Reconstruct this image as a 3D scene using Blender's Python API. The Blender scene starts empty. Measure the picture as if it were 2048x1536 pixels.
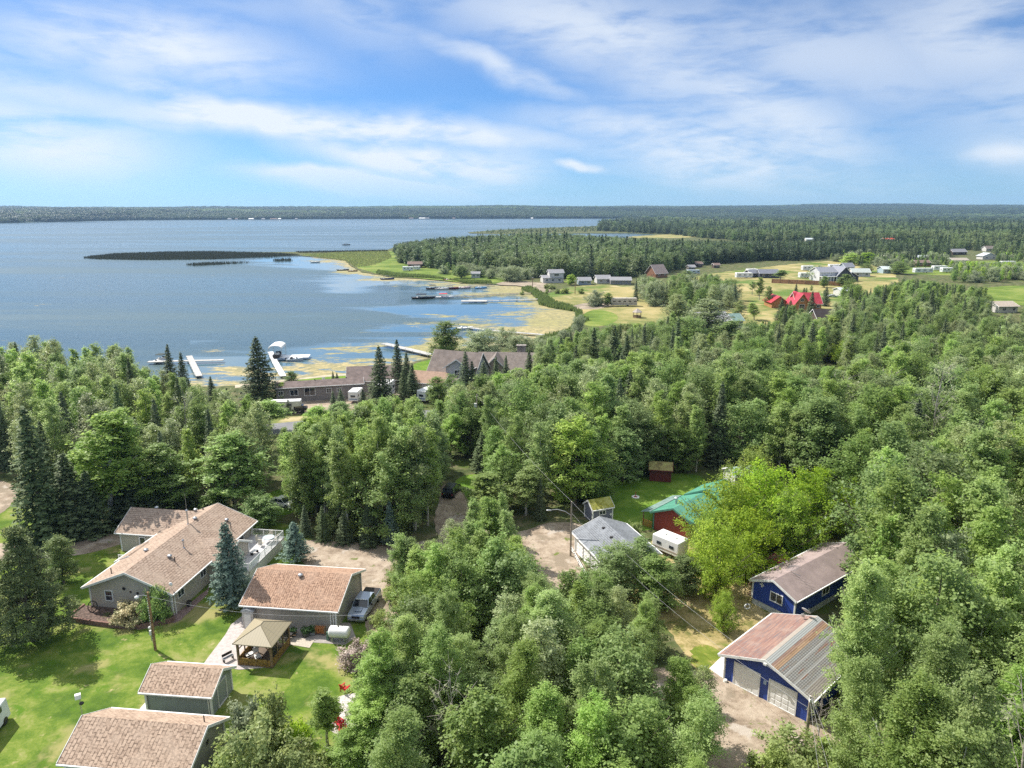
import bpy, math, random
import numpy as np
from mathutils import Vector, Matrix
from mathutils.geometry import tessellate_polygon

# ---------------------------------------------------------------- camera, sky, sun, exposure
C = bpy.context.scene.collection
SC = bpy.context.scene
FPX, H, PITCH = 1420.0, 45.0, math.radians(13.8)
cam_d = bpy.data.cameras.new("camera")
cam_d.sensor_width = 36; cam_d.lens = FPX / 2048 * 36
cam_d.clip_start = 0.5; cam_d.clip_end = 30000
cam = bpy.data.objects.new("camera", cam_d); C.objects.link(cam)
cam.location = (0, 0, H); cam.rotation_euler = (math.radians(90) - PITCH, 0, 0)
SC.camera = cam
SC.view_settings.view_transform = 'Standard'
try: SC.view_settings.look = 'None'
except Exception: pass
SC.view_settings.exposure = 0.78; SC.view_settings.gamma = 1.0
SC.cycles.max_bounces = 6; SC.cycles.diffuse_bounces = 3; SC.cycles.glossy_bounces = 2
SC.cycles.transmission_bounces = 2; SC.cycles.transparent_max_bounces = 6; SC.cycles.volume_bounces = 0
SC.cycles.use_denoising = False
try: SC.cycles.denoiser = 'OPENIMAGEDENOISE'; SC.cycles.denoising_input_passes = 'RGB_ALBEDO_NORMAL'; SC.cycles.denoising_prefilter = 'ACCURATE'
except Exception: pass
SC.cycles.sample_clamp_indirect = 4.0

SUN_EL = math.radians(47); SUN_V = Vector((-0.83 * math.cos(SUN_EL), 0.558 * math.cos(SUN_EL), math.sin(SUN_EL))).normalized()
sd = bpy.data.lights.new("sun", 'SUN'); sd.energy = 4.7; sd.angle = math.radians(0.53); sd.color = (1.0, 0.945, 0.86)
sun = bpy.data.objects.new("sun", sd); C.objects.link(sun)
sun.rotation_euler = (-SUN_V).to_track_quat('-Z', 'Y').to_euler(); sun.location = SUN_V * 100

class NT:
    """tiny node-tree writer"""
    def __init__(s, t): s.t = t; s.n = t.nodes; s.l = t.links
    def new(s, kind, **kw):
        nd = s.n.new(kind)
        for k, v in kw.items(): setattr(nd, k, v)
        return nd
    def put(s, sock, v):
        if isinstance(v, bpy.types.NodeSocket): s.l.new(v, sock)
        elif v is not None:
            if hasattr(sock, 'default_value') and not isinstance(v, (int, float)) and len(v) == 3 and len(getattr(sock, 'default_value', (0, 0, 0))) == 4: v = (*v, 1)
            sock.default_value = v
    def math(s, op, a, b=0.0, c=None, clamp=False):
        nd = s.new('ShaderNodeMath', operation=op, use_clamp=clamp)
        s.put(nd.inputs[0], a); s.put(nd.inputs[1], b)
        if c is not None: s.put(nd.inputs[2], c)
        return nd.outputs[0]
    def mix(s, f, a, b, mode='MIX'):
        nd = s.new('ShaderNodeMix', data_type='RGBA', blend_type=mode)
        s.put(nd.inputs[0], f); s.put(nd.inputs[6], a); s.put(nd.inputs[7], b)
        return nd.outputs[2]
    def noise(s, vec, scale, detail=3, rough=.5, dist=0.0, out=0):
        nd = s.new('ShaderNodeTexNoise'); s.put(nd.inputs['Vector'], vec)
        nd.inputs['Scale'].default_value = scale; nd.inputs['Detail'].default_value = detail
        nd.inputs['Roughness'].default_value = rough; nd.inputs['Distortion'].default_value = dist
        return nd.outputs[out]
    def ramp(s, f, stops, interp='LINEAR'):
        nd = s.new('ShaderNodeValToRGB'); s.put(nd.inputs[0], f); cr = nd.color_ramp; cr.interpolation = interp
        while len(cr.elements) < len(stops): cr.elements.new(0.5)
        for e, (p, c) in zip(cr.elements, stops):
            e.position = p; e.color = (*c, 1) if not isinstance(c, (int, float)) else (c, c, c, 1)
        return nd.outputs[0]
    def smooth(s, v, a, b, lo=0.0, hi=1.0):
        nd = s.new('ShaderNodeMapRange', interpolation_type='SMOOTHSTEP'); s.put(nd.inputs[0], v)
        for i, x in zip((1, 2, 3, 4), (a, b, lo, hi)): nd.inputs[i].default_value = x
        return nd.outputs[0]
    def obj(s): return s.new('ShaderNodeTexCoord').outputs['Object']
    def mapping(s, vec, scale=(1, 1, 1), rot=(0, 0, 0), loc=(0, 0, 0)):
        nd = s.new('ShaderNodeMapping'); s.put(nd.inputs[0], vec)
        nd.inputs['Scale'].default_value = scale; nd.inputs['Rotation'].default_value = rot; nd.inputs['Location'].default_value = loc
        return nd.outputs[0]
    def xyz(s, vec):
        nd = s.new('ShaderNodeSeparateXYZ'); s.put(nd.inputs[0], vec); return nd.outputs
    def comb(s, x, y, z=0.0):
        nd = s.new('ShaderNodeCombineXYZ'); s.put(nd.inputs[0], x); s.put(nd.inputs[1], y); s.put(nd.inputs[2], z); return nd.outputs[0]
    def bump(s, h, strength=.3, dist=.05):
        nd = s.new('ShaderNodeBump'); nd.inputs['Strength'].default_value = strength; nd.inputs['Distance'].default_value = dist
        s.put(nd.inputs['Height'], h); return nd.outputs[0]

# sky with thin cirrus and an added overhead fill cloud, all by direction (azimuth, elevation)
W = bpy.data.worlds.new("World"); SC.world = W; W.use_nodes = True
W.cycles.sampling_method = 'MANUAL'; W.cycles.sample_map_resolution = 512
n = NT(W.node_tree)
for x in list(n.n): n.n.remove(x)
sky = n.new('ShaderNodeTexSky', sky_type='NISHITA', sun_disc=False)
sky.sun_elevation = SUN_EL; sky.sun_rotation = math.atan2(SUN_V.x, SUN_V.y)
sky.air_density = 0.9; sky.dust_density = 0.1; sky.ozone_density = 3.2; sky.altitude = 700
dirv = n.new('ShaderNodeTexCoord').outputs['Generated']
X = n.xyz(dirv)
az = n.math('MULTIPLY', n.math('ARCTAN2', X[0], X[1]), 57.2958)
el = n.math('MULTIPLY', n.math('ARCSINE', X[2]), 57.2958)
def azel(px, py):
    u, v = (px - 1024) / FPX, (768 - py) / FPX
    d = Vector((u, math.cos(PITCH) + v * math.sin(PITCH), -math.sin(PITCH) + v * math.cos(PITCH))).normalized()
    return math.degrees(math.atan2(d.x, d.y)), math.degrees(math.asin(d.z))
ae = n.comb(az, el)
warp = n.noise(n.mapping(ae, (.10, .10, 1)), 1.0, 4, .6, 0, 1)
wx = n.xyz(warp)
azw = n.math('ADD', az, n.math('MULTIPLY', n.math('SUBTRACT', wx[0], .5), 6.0))
elw = n.math('ADD', el, n.math('MULTIPLY', n.math('SUBTRACT', wx[1], .5), 2.8))
# (pixel x, pixel y, half width deg, half height deg, tilt deg, strength) of the cloud streaks in the photograph
CL = [(300, 95, 10, 2.4, -3, .95), (90, 290, 9, 3.6, -4, .95), (460, 225, 8, .9, -14, 1.0), (700, 252, 17, 1.1, -3, 1.35), (800, 376, 9, .9, -5, 1.9),
      (850, 326, 8, 1.2, -8, 1.4), (960, 345, 5, 2.2, 5, .8), (640, 345, 5, .6, 0, 1.1), (1150, 330, 1.8, .45, -4, 1.3), (1180, 60, 15, 3.2, -14, .75), (1000, 140, 7, .8, -20, .7),
      (1400, 170, 10, 3.2, -20, .5), (1700, 110, 14, 3.4, -14, .55), (1450, 330, 9, 3.4, -14, 1.05), (1650, 360, 12, 1.5, -8, .55), (1990, 60, 8, 4, -10, .6), (1560, 240, 10, 3, -25, .6),
      (2030, 300, 3.4, 1.0, 0, .9), (1250, 245, 9, 1.0, -4, .6), (60, 170, 8, 1.2, -6, .5), (560, 20, 9, 1.2, 0, .3), (700, 30, 6, 2.5, -20, .4), (-700, 200, 18, 5, 5, .8), (2700, 260, 18, 6, -10, .8)]
acc = None
for (px, py, rw, rh, tilt, k) in CL:
    a0, e0 = azel(px, py); t = math.radians(tilt)
    dx = n.math('SUBTRACT', azw, a0); dy = n.math('SUBTRACT', elw, e0)
    u = n.math('ADD', n.math('MULTIPLY', dx, math.cos(t) / rw), n.math('MULTIPLY', dy, math.sin(t) / rw))
    v = n.math('SUBTRACT', n.math('MULTIPLY', dy, math.cos(t) / rh), n.math('MULTIPLY', dx, math.sin(t) / rh))
    r2 = n.math('ADD', n.math('MULTIPLY', u, u), n.math('MULTIPLY', v, v))
    g = n.math('MULTIPLY', n.math('POWER', 2.718, n.math('MULTIPLY', r2, -1.1)), k)
    acc = g if acc is None else n.math('MAXIMUM', acc, n.math('ADD', g, n.math('MULTIPLY', acc, .35)))
fib = n.noise(n.mapping(ae, (.075, .30, 1), (0, 0, .16)), 1.0, 8, .52, .7)
fine = n.noise(n.mapping(ae, (.35, 1.3, 1), (0, 0, .2)), 1.0, 6, .6, .4)
fb = n.math('ADD', n.math('MULTIPLY', fib, 1.5), n.math('MULTIPLY', fine, .55))
cl = n.math('MULTIPLY', acc, n.smooth(fb, .56, 1.18, .12, 1.0))
veil = n.math('MULTIPLY', n.smooth(n.noise(n.mapping(ae, (.035, .12, 1), (0, 0, .2)), 1.0, 5, .6, .8), .42, .8), .2)
cl = n.math('MINIMUM', n.math('MAXIMUM', cl, veil), .95)
overhead_fill = n.math('MULTIPLY', n.smooth(el, 19, 36), n.smooth(n.noise(n.mapping(dirv, (1.3, 2.6, 2)), 1.0, 6, .62, .6), .30, .62))  # added bright cloud above the view, lifts the ambient light
cl = n.math('MAXIMUM', cl, n.math('MULTIPLY', overhead_fill, 1.3))
cl = n.math('MULTIPLY', cl, n.smooth(el, -1, 4.0))
hsv = n.new('ShaderNodeHueSaturation'); n.put(hsv.inputs['Color'], sky.outputs[0]); hsv.inputs['Saturation'].default_value = .98; hsv.inputs['Value'].default_value = 1.0
tint = n.mix(1.0, hsv.outputs[0], n.mix(n.smooth(el, 0, 22), (0.44, .72, 1.05), (0.57, .84, 1.07)), 'MULTIPLY')
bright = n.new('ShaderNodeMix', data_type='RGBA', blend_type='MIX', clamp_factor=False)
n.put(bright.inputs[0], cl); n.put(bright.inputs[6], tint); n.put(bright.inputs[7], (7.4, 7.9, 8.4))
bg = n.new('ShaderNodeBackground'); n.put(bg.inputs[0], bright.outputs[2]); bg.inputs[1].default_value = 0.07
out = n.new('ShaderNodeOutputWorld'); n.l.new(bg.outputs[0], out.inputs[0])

# ---------------------------------------------------------------- helpers
def G(px, py, z=0.0):
    """where the photograph's pixel (2048 x 1536) meets the horizontal plane at height z"""
    u, v = (px - 1024) / FPX, (768 - py) / FPX
    dy, dz = math.cos(PITCH) + v * math.sin(PITCH), -math.sin(PITCH) + v * math.cos(PITCH)
    t = (z - H) / dz
    return Vector((u * t, dy * t, z))
def PR(x, y, z):
    z = z - H
    dep = y * math.cos(PITCH) - z * math.sin(PITCH); up = y * math.sin(PITCH) + z * math.cos(PITCH)
    return 1024 + FPX * x / dep, 768 - FPX * up / dep
def height_at(p, top):
    """height above p whose top shows at pixel row top"""
    v = (768 - top) / FPX
    s = (-math.sin(PITCH) + v * math.cos(PITCH)) / (math.cos(PITCH) + v * math.sin(PITCH))
    return H + p[1] * s

EXCL = []      # footprints trees keep out of: (x, y, radius)

def principled(m):
    m.use_nodes = True; return m.node_tree.nodes['Principled BSDF']
MATS = {}
def mat(name, c=(.5, .5, .5), rough=.7, metal=0.0, spec=.3, vary=.12, vscale=1.5, bump=0.0, bscale=20, c2=None, coat=0.0, emit=None):
    """plain painted/solid surface with a little dirt and unevenness"""
    if name in MATS: return MATS[name]
    m = bpy.data.materials.new(name); b = principled(m); t = NT(m.node_tree); o = t.obj()
    f = t.noise(o, vscale, 5, .6)
    c2 = c2 or tuple(max(0, x * (1 - 2.2 * vary)) for x in c)
    t.put(b.inputs['Base Color'], t.mix(t.smooth(f, .3, .72), c2, tuple(min(1, x * (1 + .5 * vary)) for x in c)))
    b.inputs['Roughness'].default_value = rough; b.inputs['Metallic'].default_value = metal
    b.inputs['Specular IOR Level'].default_value = spec; b.inputs['Coat Weight'].default_value = coat
    if bump: t.put(b.inputs['Normal'], t.bump(t.noise(o, bscale, 3), bump))
    if emit: b.inputs['Emission Color'].default_value = (*emit, 1); b.inputs['Emission Strength'].default_value = 1
    MATS[name] = m; return m
def siding(name, c=(.5, .5, .5), step=.2, dark=.62):
    if name in MATS: return MATS[name]
    m = bpy.data.materials.new(name); b = principled(m); t = NT(m.node_tree); o = t.obj(); z = t.xyz(o)[2]
    fr = t.math('FRACT', t.math('DIVIDE', z, step))
    line = t.smooth(fr, .0, .14, 0, 1)
    f = t.noise(t.mapping(o, (1, 1, .3)), 1.2, 5, .6)
    col = t.mix(t.smooth(f, .25, .75), tuple(x * .84 for x in c), c)
    t.put(b.inputs['Base Color'], t.mix(line, tuple(x * dark for x in c), col))
    b.inputs['Roughness'].default_value = .6
    t.put(b.inputs['Normal'], t.bump(fr, .35, .02))
    MATS[name] = m; return m
def shingles(name, c1, c2, c3, axis='x', row=.30, length=.62, worn=.25):
    """laminate shingles; axis = local axis running up the slope"""
    if name in MATS: return MATS[name]
    m = bpy.data.materials.new(name); b = principled(m); t = NT(m.node_tree); o = t.obj(); x = t.xyz(o)
    v = t.comb(x[1], x[0]) if axis == 'x' else t.comb(x[0], x[1])
    br = t.new('ShaderNodeTexBrick'); t.put(br.inputs['Vector'], v)
    br.inputs['Scale'].default_value = 1; br.inputs['Brick Width'].default_value = length; br.inputs['Row Height'].default_value = row
    br.inputs['Mortar Size'].default_value = .045; br.inputs['Mortar Smooth'].default_value = .3; br.offset = .43
    t.put(br.inputs['Color1'], c1); t.put(br.inputs['Color2'], c2); t.put(br.inputs['Mortar'], tuple(k * .55 for k in c2)); br.inputs['Bias'].default_value = -.1
    big = t.noise(o, .55, 5, .62); fine = t.noise(o, 5.0, 4, .7)
    col = t.mix(t.smooth(big, .42, .7), br.outputs[0], c3)
    col = t.mix(t.math('MULTIPLY', t.smooth(fine, .45, .62), worn + .2), col, tuple(k * 1.45 for k in c1))
    t.put(b.inputs['Base Color'], col); b.inputs['Roughness'].default_value = .9; b.inputs['Specular IOR Level'].default_value = .15
    t.put(b.inputs['Normal'], t.bump(br.outputs[1], -.3, .02))
    MATS[name] = m; return m
def ground_mat(name, stops, scale=.3, fine=6.0, rough=.95, bump=.4, patches=None, stretch=(1, 1, 1)):
    """soil, grass or gravel: large patches, middling mottling, fine grain"""
    if name in MATS: return MATS[name]
    m = bpy.data.materials.new(name); b = principled(m); t = NT(m.node_tree); o = t.mapping(t.obj(), stretch)
    a = t.noise(o, scale, 6, .62, .4); c = t.noise(o, fine, 4, .7); d = t.noise(o, fine * .22, 4, .65)
    f = t.math('ADD', t.math('MULTIPLY', a, .62), t.math('ADD', t.math('MULTIPLY', c, .16), t.math('MULTIPLY', d, .22)))
    f = t.smooth(f, .36, .64)
    col = t.ramp(f, stops)
    if patches:
        for (cc, sc, lo, hi, seed) in patches:
            col = t.mix(t.smooth(t.noise(t.mapping(o, loc=(seed, seed, 0)), sc, 4, .6, .3), lo, hi), col, cc)
    t.put(b.inputs['Base Color'], col); b.inputs['Roughness'].default_value = rough; b.inputs['Specular IOR Level'].default_value = .1
    t.put(b.inputs['Normal'], t.bump(t.math('ADD', c, d), bump, .06))
    MATS[name] = m; return m

class MB:
    """collects shapes, links them as ONE mesh object; several materials allowed (self.m = slot)"""
    def __init__(s): s.v = []; s.f = []; s.mi = []; s.m = 0; s.sm = []; s.smooth = False
    def add(s, vs, fs, T=None):
        k = len(s.v)
        if T is not None: vs = [T @ Vector(v) for v in vs]
        s.v += [tuple(v) for v in vs]
        for f in fs: s.f.append([i + k for i in f]); s.mi.append(s.m); s.sm.append(s.smooth)
        return s
    def box(s, cx, cy, cz, sx, sy, sz, rz=0.0, T=None, top=1.0):
        hx, hy, hz = sx / 2, sy / 2, sz / 2; c, n_ = math.cos(rz), math.sin(rz); vs = []
        for z in (-hz, hz):
            k = top if z > 0 else 1.0
            for x, y in ((-hx, -hy), (hx, -hy), (hx, hy), (-hx, hy)):
                x *= k; y *= k; vs.append((cx + x * c - y * n_, cy + x * n_ + y * c, cz + z))
        return s.add(vs, [(0, 3, 2, 1), (4, 5, 6, 7), (0, 1, 5, 4), (1, 2, 6, 5), (2, 3, 7, 6), (3, 0, 4, 7)], T)
    def tube(s, p0, p1, r0, r1=None, n=8, cap=True):
        p0, p1 = Vector(p0), Vector(p1); r1 = r0 if r1 is None else r1
        d = (p1 - p0).normalized(); a = d.orthogonal().normalized(); b = d.cross(a); vs = []
        for p, r in ((p0, r0), (p1, r1)):
            for i in range(n):
                t = 2 * math.pi * i / n; vs.append(p + a * (r * math.cos(t)) + b * (r * math.sin(t)))
        fs = [(i, (i + 1) % n, n + (i + 1) % n, n + i) for i in range(n)]
        if cap: fs += [tuple(range(n - 1, -1, -1)), tuple(range(n, 2 * n))]
        return s.add(vs, fs)
    def prism(s, poly, z0, z1, T=None):
        """poly: (x, y) counter-clockwise"""
        k = len(poly); vs = [(x, y, z0) for x, y in poly] + [(x, y, z1) for x, y in poly]
        fs = [tuple(range(k - 1, -1, -1)), tuple(range(k, 2 * k))] + [(i, (i + 1) % k, k + (i + 1) % k, k + i) for i in range(k)]
        return s.add(vs, fs, T)
    def extr(s, prof, y0, y1, T=None):
        """profile (x, z) extruded along y"""
        k = len(prof); vs = [(x, y0, z) for x, z in prof] + [(x, y1, z) for x, z in prof]
        fs = [tuple(range(k)), tuple(range(2 * k - 1, k - 1, -1))] + [(i, k + i, k + (i + 1) % k, (i + 1) % k) for i in range(k)]
        return s.add(vs, fs, T)
    def lathe(s, prof, cx=0, cy=0, n=16, T=None):
        vs = []; fs = []; k = len(prof)
        for i in range(n):
            t = 2 * math.pi * i / n
            for r, z in prof: vs.append((cx + r * math.cos(t), cy + r * math.sin(t), z))
        for i in range(n):
            j = (i + 1) % n
            for q in range(k - 1): fs.append((i * k + q, j * k + q, j * k + q + 1, i * k + q + 1))
        return s.add(vs, fs, T)
    def ball(s, c, r, n=10, m=7, sq=(1, 1, 1)):
        prof = [(max(1e-4, math.sin(math.pi * i / m)), -math.cos(math.pi * i / m)) for i in range(m + 1)]
        T = Matrix.Translation(c) @ Matrix.Diagonal((r * sq[0], r * sq[1], r * sq[2], 1))
        return s.lathe(prof, n=n, T=T)
    def build(s, name, mats, parent=None, bevel=0.0):
        me = bpy.data.meshes.new(name); me.from_pydata(s.v, [], s.f)
        for m_ in (mats if isinstance(mats, (list, tuple)) else [mats]): me.materials.append(m_)
        me.polygons.foreach_set('material_index', s.mi); me.polygons.foreach_set('use_smooth', s.sm)
        me.update(); o = bpy.data.objects.new(name, me); C.objects.link(o)
        if parent: o.parent = parent
        if bevel:
            bm = o.modifiers.new('bevel', 'BEVEL'); bm.width = bevel; bm.segments = 2; bm.limit_method = 'ANGLE'
        return o

def tag(o, label=None, cat=None, group=None, kind=None):
    if label: o['label'] = label
    if cat: o['category'] = cat
    if group: o['group'] = group
    if kind: o['kind'] = kind
    return o
def thing(name, label, cat, loc=(0, 0, 0), rz=0.0, group=None, excl=None):
    o = bpy.data.objects.new(name, None); o.empty_display_size = .3; C.objects.link(o)
    o.location = loc; o.rotation_euler = (0, 0, rz); tag(o, label, cat, group)
    if excl: EXCL.append((loc[0], loc[1], excl))
    return o
def kids(o): return list(o.children)
def dup(root, loc, rz, label, group=None, scale=None):
    r = root.copy(); C.objects.link(r); r.location = loc; r.rotation_euler = (0, 0, rz); r['label'] = label
    if group: r['group'] = group
    if scale: r.scale = scale if isinstance(scale, tuple) else (scale,) * 3
    for ch in kids(root):
        c = ch.copy(); C.objects.link(c); c.parent = r
        for g in kids(ch):
            d = g.copy(); C.objects.link(d); d.parent = c
    return r
def excl_rect(o, x0, x1, y0, y1, r=2.0):
    M = Matrix.Translation(o.location) @ Matrix.Rotation(o.rotation_euler.z, 4, 'Z')
    nx = max(1, int((x1 - x0) / r)); ny = max(1, int((y1 - y0) / r))
    for i in range(nx + 1):
        for j in range(ny + 1):
            p = M @ Vector((x0 + (x1 - x0) * i / nx, y0 + (y1 - y0) * j / ny, 0)); EXCL.append((p.x, p.y, r))
# ---------------------------------------------------------------- ground, lake, lawns, drives
def rough_edge(pts, step, amp, seed=0, closed=True):
    """subdivide a world polygon and jitter it so that the edge is never ruler-straight"""
    rnd = random.Random(seed); out = []
    for i in range(len(pts) if closed else len(pts) - 1):
        a, b = Vector(pts[i][:2]), Vector(pts[(i + 1) % len(pts)][:2]); L = (b - a).length
        k = max(1, min(60, int(L / step))); nrm = Vector((-(b - a).y, (b - a).x)).normalized() if L > 0 else Vector((0, 0))
        for j in range(k):
            p = a.lerp(b, j / k); w = rnd.uniform(-amp, amp) if j else 0.0
            out.append((p.x + nrm.x * w, p.y + nrm.y * w))
    return out
def smooth_poly(pts, it=2):
    for _ in range(it):
        q = []
        for i in range(len(pts)):
            a, b = Vector(pts[i]), Vector(pts[(i + 1) % len(pts)])
            q += [tuple(a.lerp(b, .25)), tuple(a.lerp(b, .75))]
        pts = q
    return pts
def flat(name, pts, z, m, kind='structure', label=None, cat=None, thick=0.0, parent=None):
    tri = tessellate_polygon([[Vector((x, y, 0)) for x, y in pts]])
    me = bpy.data.meshes.new(name); vs = [(x, y, z) for x, y in pts]; fs = []
    for t in tri:
        a, b, c = (Vector(vs[i]) for i in t)
        fs.append(t if (b - a).cross(c - a).z > 0 else (t[0], t[2], t[1]))
    if thick:
        k = len(vs); vs += [(x, y, z - thick) for x, y in pts]
        ar = sum(pts[i][0] * pts[(i + 1) % k][1] - pts[(i + 1) % k][0] * pts[i][1] for i in range(k))
        for i in range(k):
            j = (i + 1) % k; fs.append((i, k + i, k + j, j) if ar > 0 else (i, j, k + j, k + i))
    me.from_pydata(vs, [], fs); me.materials.append(m); me.update()
    o = bpy.data.objects.new(name, me); C.objects.link(o)
    if kind: o['kind'] = kind
    if parent: o.parent = parent
    return tag(o, label, cat)
def P(*pxy, z=0.0): return [tuple(G(x, y, z)[:2]) for x, y in pxy]
def patch(name, px, z, m, rnd=2, step=1.0, amp=.12, seed=1, label=None, cat=None):
    pts = P(*px)
    if rnd: pts = smooth_poly(pts, rnd)
    return flat(name, rough_edge(pts, step, amp, seed), z, m, 'structure', label, cat)

floor_m = ground_mat('woodland_floor', [(0, (.040, .052, .022)), (.35, (.075, .095, .035)), (.65, (.115, .115, .055)), (1, (.19, .165, .10))], .35, 3.5, patches=[((.085, .12, .03), .12, .54, .66, 7)])
lawn_m = ground_mat('lawn_grass', [(0, (.050, .100, .014)), (.4, (.095, .155, .022)), (.7, (.150, .200, .036)), (1, (.235, .245, .085))], .22, 5.0, bump=.25,
                    patches=[((.27, .25, .10), .17, .54, .68, 3), ((.075, .15, .014), .30, .58, .70, 11), ((.33, .29, .14), .6, .63, .74, 21)])
green_m = ground_mat('mown_green_grass', [(0, (.070, .15, .018)), (.5, (.115, .20, .025)), (1, (.17, .25, .045))], .3, 5.0, bump=.25)
dry_m = ground_mat('dry_yard_grass', [(0, (.11, .12, .035)), (.3, (.25, .205, .085)), (.65, (.36, .285, .14)), (1, (.45, .37, .21))], .35, 6.0, patches=[((.12, .16, .03), .22, .56, .68, 5)])
field_m = ground_mat('dry_field_grass', [(0, (.13, .155, .05)), (.4, (.26, .235, .095)), (1, (.38, .31, .15))], .035, .8, patches=[((.10, .16, .035), .02, .5, .6, 5), ((.42, .35, .2), .05, .6, .68, 15)])
mead_m = ground_mat('meadow_green', [(0, (.075, .12, .022)), (.5, (.13, .19, .035)), (1, (.23, .25, .07))], .04, 1.0)
grav_m = ground_mat('gravel', [(0, (.20, .155, .115)), (.4, (.32, .255, .195)), (1, (.43, .36, .285))], .45, 9.0, bump=.9, patches=[((.245, .20, .15), .22, .52, .62, 9), ((.40, .35, .30), .35, .58, .66, 19), ((.14, .165, .05), .55, .63, .70, 33)])
pave_m = mat('patio_pavers', (.47, .42, .40), .85, vary=.10, vscale=3, bump=.15)
conc_m = mat('pale_concrete', (.62, .60, .58), .85, vary=.08, vscale=2)
asph_m = mat('asphalt', (.20, .20, .215), .9, vary=.1, vscale=.6)

coast = [(-900, 800), (-300, 782), (0, 776), (300, 776), (440, 773), (500, 768), (560, 761), (640, 752), (700, 746), (760, 741), (800, 734), (830, 723), (862, 715), (900, 704), (960, 694),
         (1030, 686), (1092, 671), (1128, 663), (1151, 651), (1162, 636), (1163, 627), (1150, 620), (1131, 617.5), (1097, 613), (1078, 608), (1074, 597), (1062, 585), (1042, 579), (1046, 571),
         (1010, 569), (982, 568), (921, 566), (901, 560), (855, 557), (823, 556), (784, 554), (750, 548), (725, 544), (712, 538), (700, 530), (690, 520), (640, 515), (604, 511), (560, 508.5), (450, 508.5), (400, 505.5), (560, 504),
         (640, 503), (702, 502), (775, 499.5), (800, 490), (1000, 480), (1240, 477), (1330, 472), (1300, 468), (1267, 466.5), (1100, 467), (1000, 468), (940, 466.5), (936, 464.5),
         (1000, 459.5), (1080, 456), (1192, 452), (1230, 444), (1245, 438)]
cw = [tuple(G(x, y)[:2]) for x, y in coast]
near = rough_edge(cw, 4.0, .7, 4, False)
# ground: one sheet from behind the camera to the horizon, with the lake cut out of it
land = [(-9000, -600)] + [(-9000, cw[0][1])] + near[:len(near)] + [(900, 3800), (1500, 9500), (12000, 9500), (12000, -600)]
ground = flat('ground', land, 0.0, floor_m, thick=1.2)

# lake sheet below the bank, with shallow, weedy water near the shore
def water_mesh():
    xs = np.arange(-1500, 2900, 9.0); ys = np.concatenate([np.arange(434.5, 480, 1.2), np.arange(480, 560, 2.2), np.arange(560, 830, 3.0)])
    PX, PY = np.meshgrid(xs, ys); u = (PX - 1024) / FPX; v = (768 - PY) / FPX
    dy = math.cos(PITCH) + v * math.sin(PITCH); dz = -math.sin(PITCH) + v * math.cos(PITCH); t = (-.45 - H) / dz
    co = np.stack([u * t, dy * t, np.full_like(t, -.45)], -1).reshape(-1, 3)
    ny, nx = PX.shape; idx = np.arange(ny * nx).reshape(ny, nx)
    q = np.stack([idx[1:, :-1], idx[1:, 1:], idx[:-1, 1:], idx[:-1, :-1]], -1).reshape(-1, 4)
    # weed amount: painted blobs of floating algae + a belt along the shore
    cx = np.array(cw); seg0 = cx[:-1]; seg1 = cx[1:]
    d = np.full(len(co), 1e9)
    for a, b in zip(seg0, seg1):
        ab = b - a; tt = np.clip(((co[:, :2] - a) @ ab) / (ab @ ab), 0, 1)
        d = np.minimum(d, np.hypot(*(co[:, :2] - (a + tt[:, None] * ab)).T))
    near_bay = ((PX > 380) & (PX < 1180) & (PY > 515)).reshape(-1)
    al = np.where(near_bay, np.exp(-d / 13.0) * .86, np.exp(-d / 2.5) * .3)
    calm = np.where(near_bay, np.exp(-d / 60.0), 0.0)
    A = [(1110, 640, 75, 26, 1.3), (1060, 662, 110, 20, 1.1), (930, 650, 150, 11, .75), (880, 690, 60, 26, 1.1), (840, 700, 40, 14, 1.0), (700, 700, 75, 9, .9), (650, 735, 130, 12, .9), (560, 752, 120, 8, .8),
         (430, 700, 45, 7, .5), (470, 742, 60, 10, .8), (1010, 628, 55, 8, .8), (900, 632, 70, 6, .6), (760, 690, 45, 8, .8), (960, 590, 90, 7, .8), (1010, 580, 60, 8, 1.0), (900, 573, 80, 6, .7), (850, 570, 110, 5, .6),
         (700, 545, 55, 4, 1.0), (770, 560, 70, 5, .9), (650, 523, 45, 3, .8), (1060, 590, 40, 12, .9), (690, 720, 80, 8, .7), (1000, 605, 70, 4, .6), (950, 640, 60, 5, .7)]
    a2 = np.zeros(len(co)); X_, Y_ = PX.reshape(-1), PY.reshape(-1)
    for (x, y, w, h, k) in A: a2 = np.maximum(a2, k * np.exp(-(((X_ - x) / w) ** 2 + ((Y_ - y) / h) ** 2) * .9))
    al = np.clip(np.maximum(al, a2 * .8) + .25 * a2 * (al > .2), 0, 1.2)
    B = [(1000, 560, 260, 12, .9), (640, 640, 150, 30, .35), (980, 625, 230, 26, .9), (700, 575, 100, 22, .7), (820, 660, 220, 20, .8), (700, 700, 200, 25, .8), (560, 730, 150, 20, .8), (430, 720, 120, 18, .5), (660, 530, 60, 10, .7)]
    for (x, y, w, h, k) in B: calm = np.maximum(calm, k * np.exp(-(((X_ - x) / w) ** 2 + ((Y_ - y) / h) ** 2)))
    me = bpy.data.meshes.new('lake_water'); me.vertices.add(len(co)); me.vertices.foreach_set('co', co.ravel())
    me.loops.add(q.size); me.loops.foreach_set('vertex_index', q.ravel().astype(np.int32)); me.polygons.add(len(q))
    me.polygons.foreach_set('loop_start', np.arange(0, q.size, 4, dtype=np.int32)); me.update(calc_edges=True)
    for nm, arr in (('weed', al), ('calm', calm)):
        at = me.attributes.new(nm, 'FLOAT', 'POINT'); at.data.foreach_set('value', arr.astype(np.float32))
    me.update(); return me
wm = bpy.data.materials.new('lake_water'); b = principled(wm); t = NT(wm.node_tree); o = t.obj()
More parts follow.
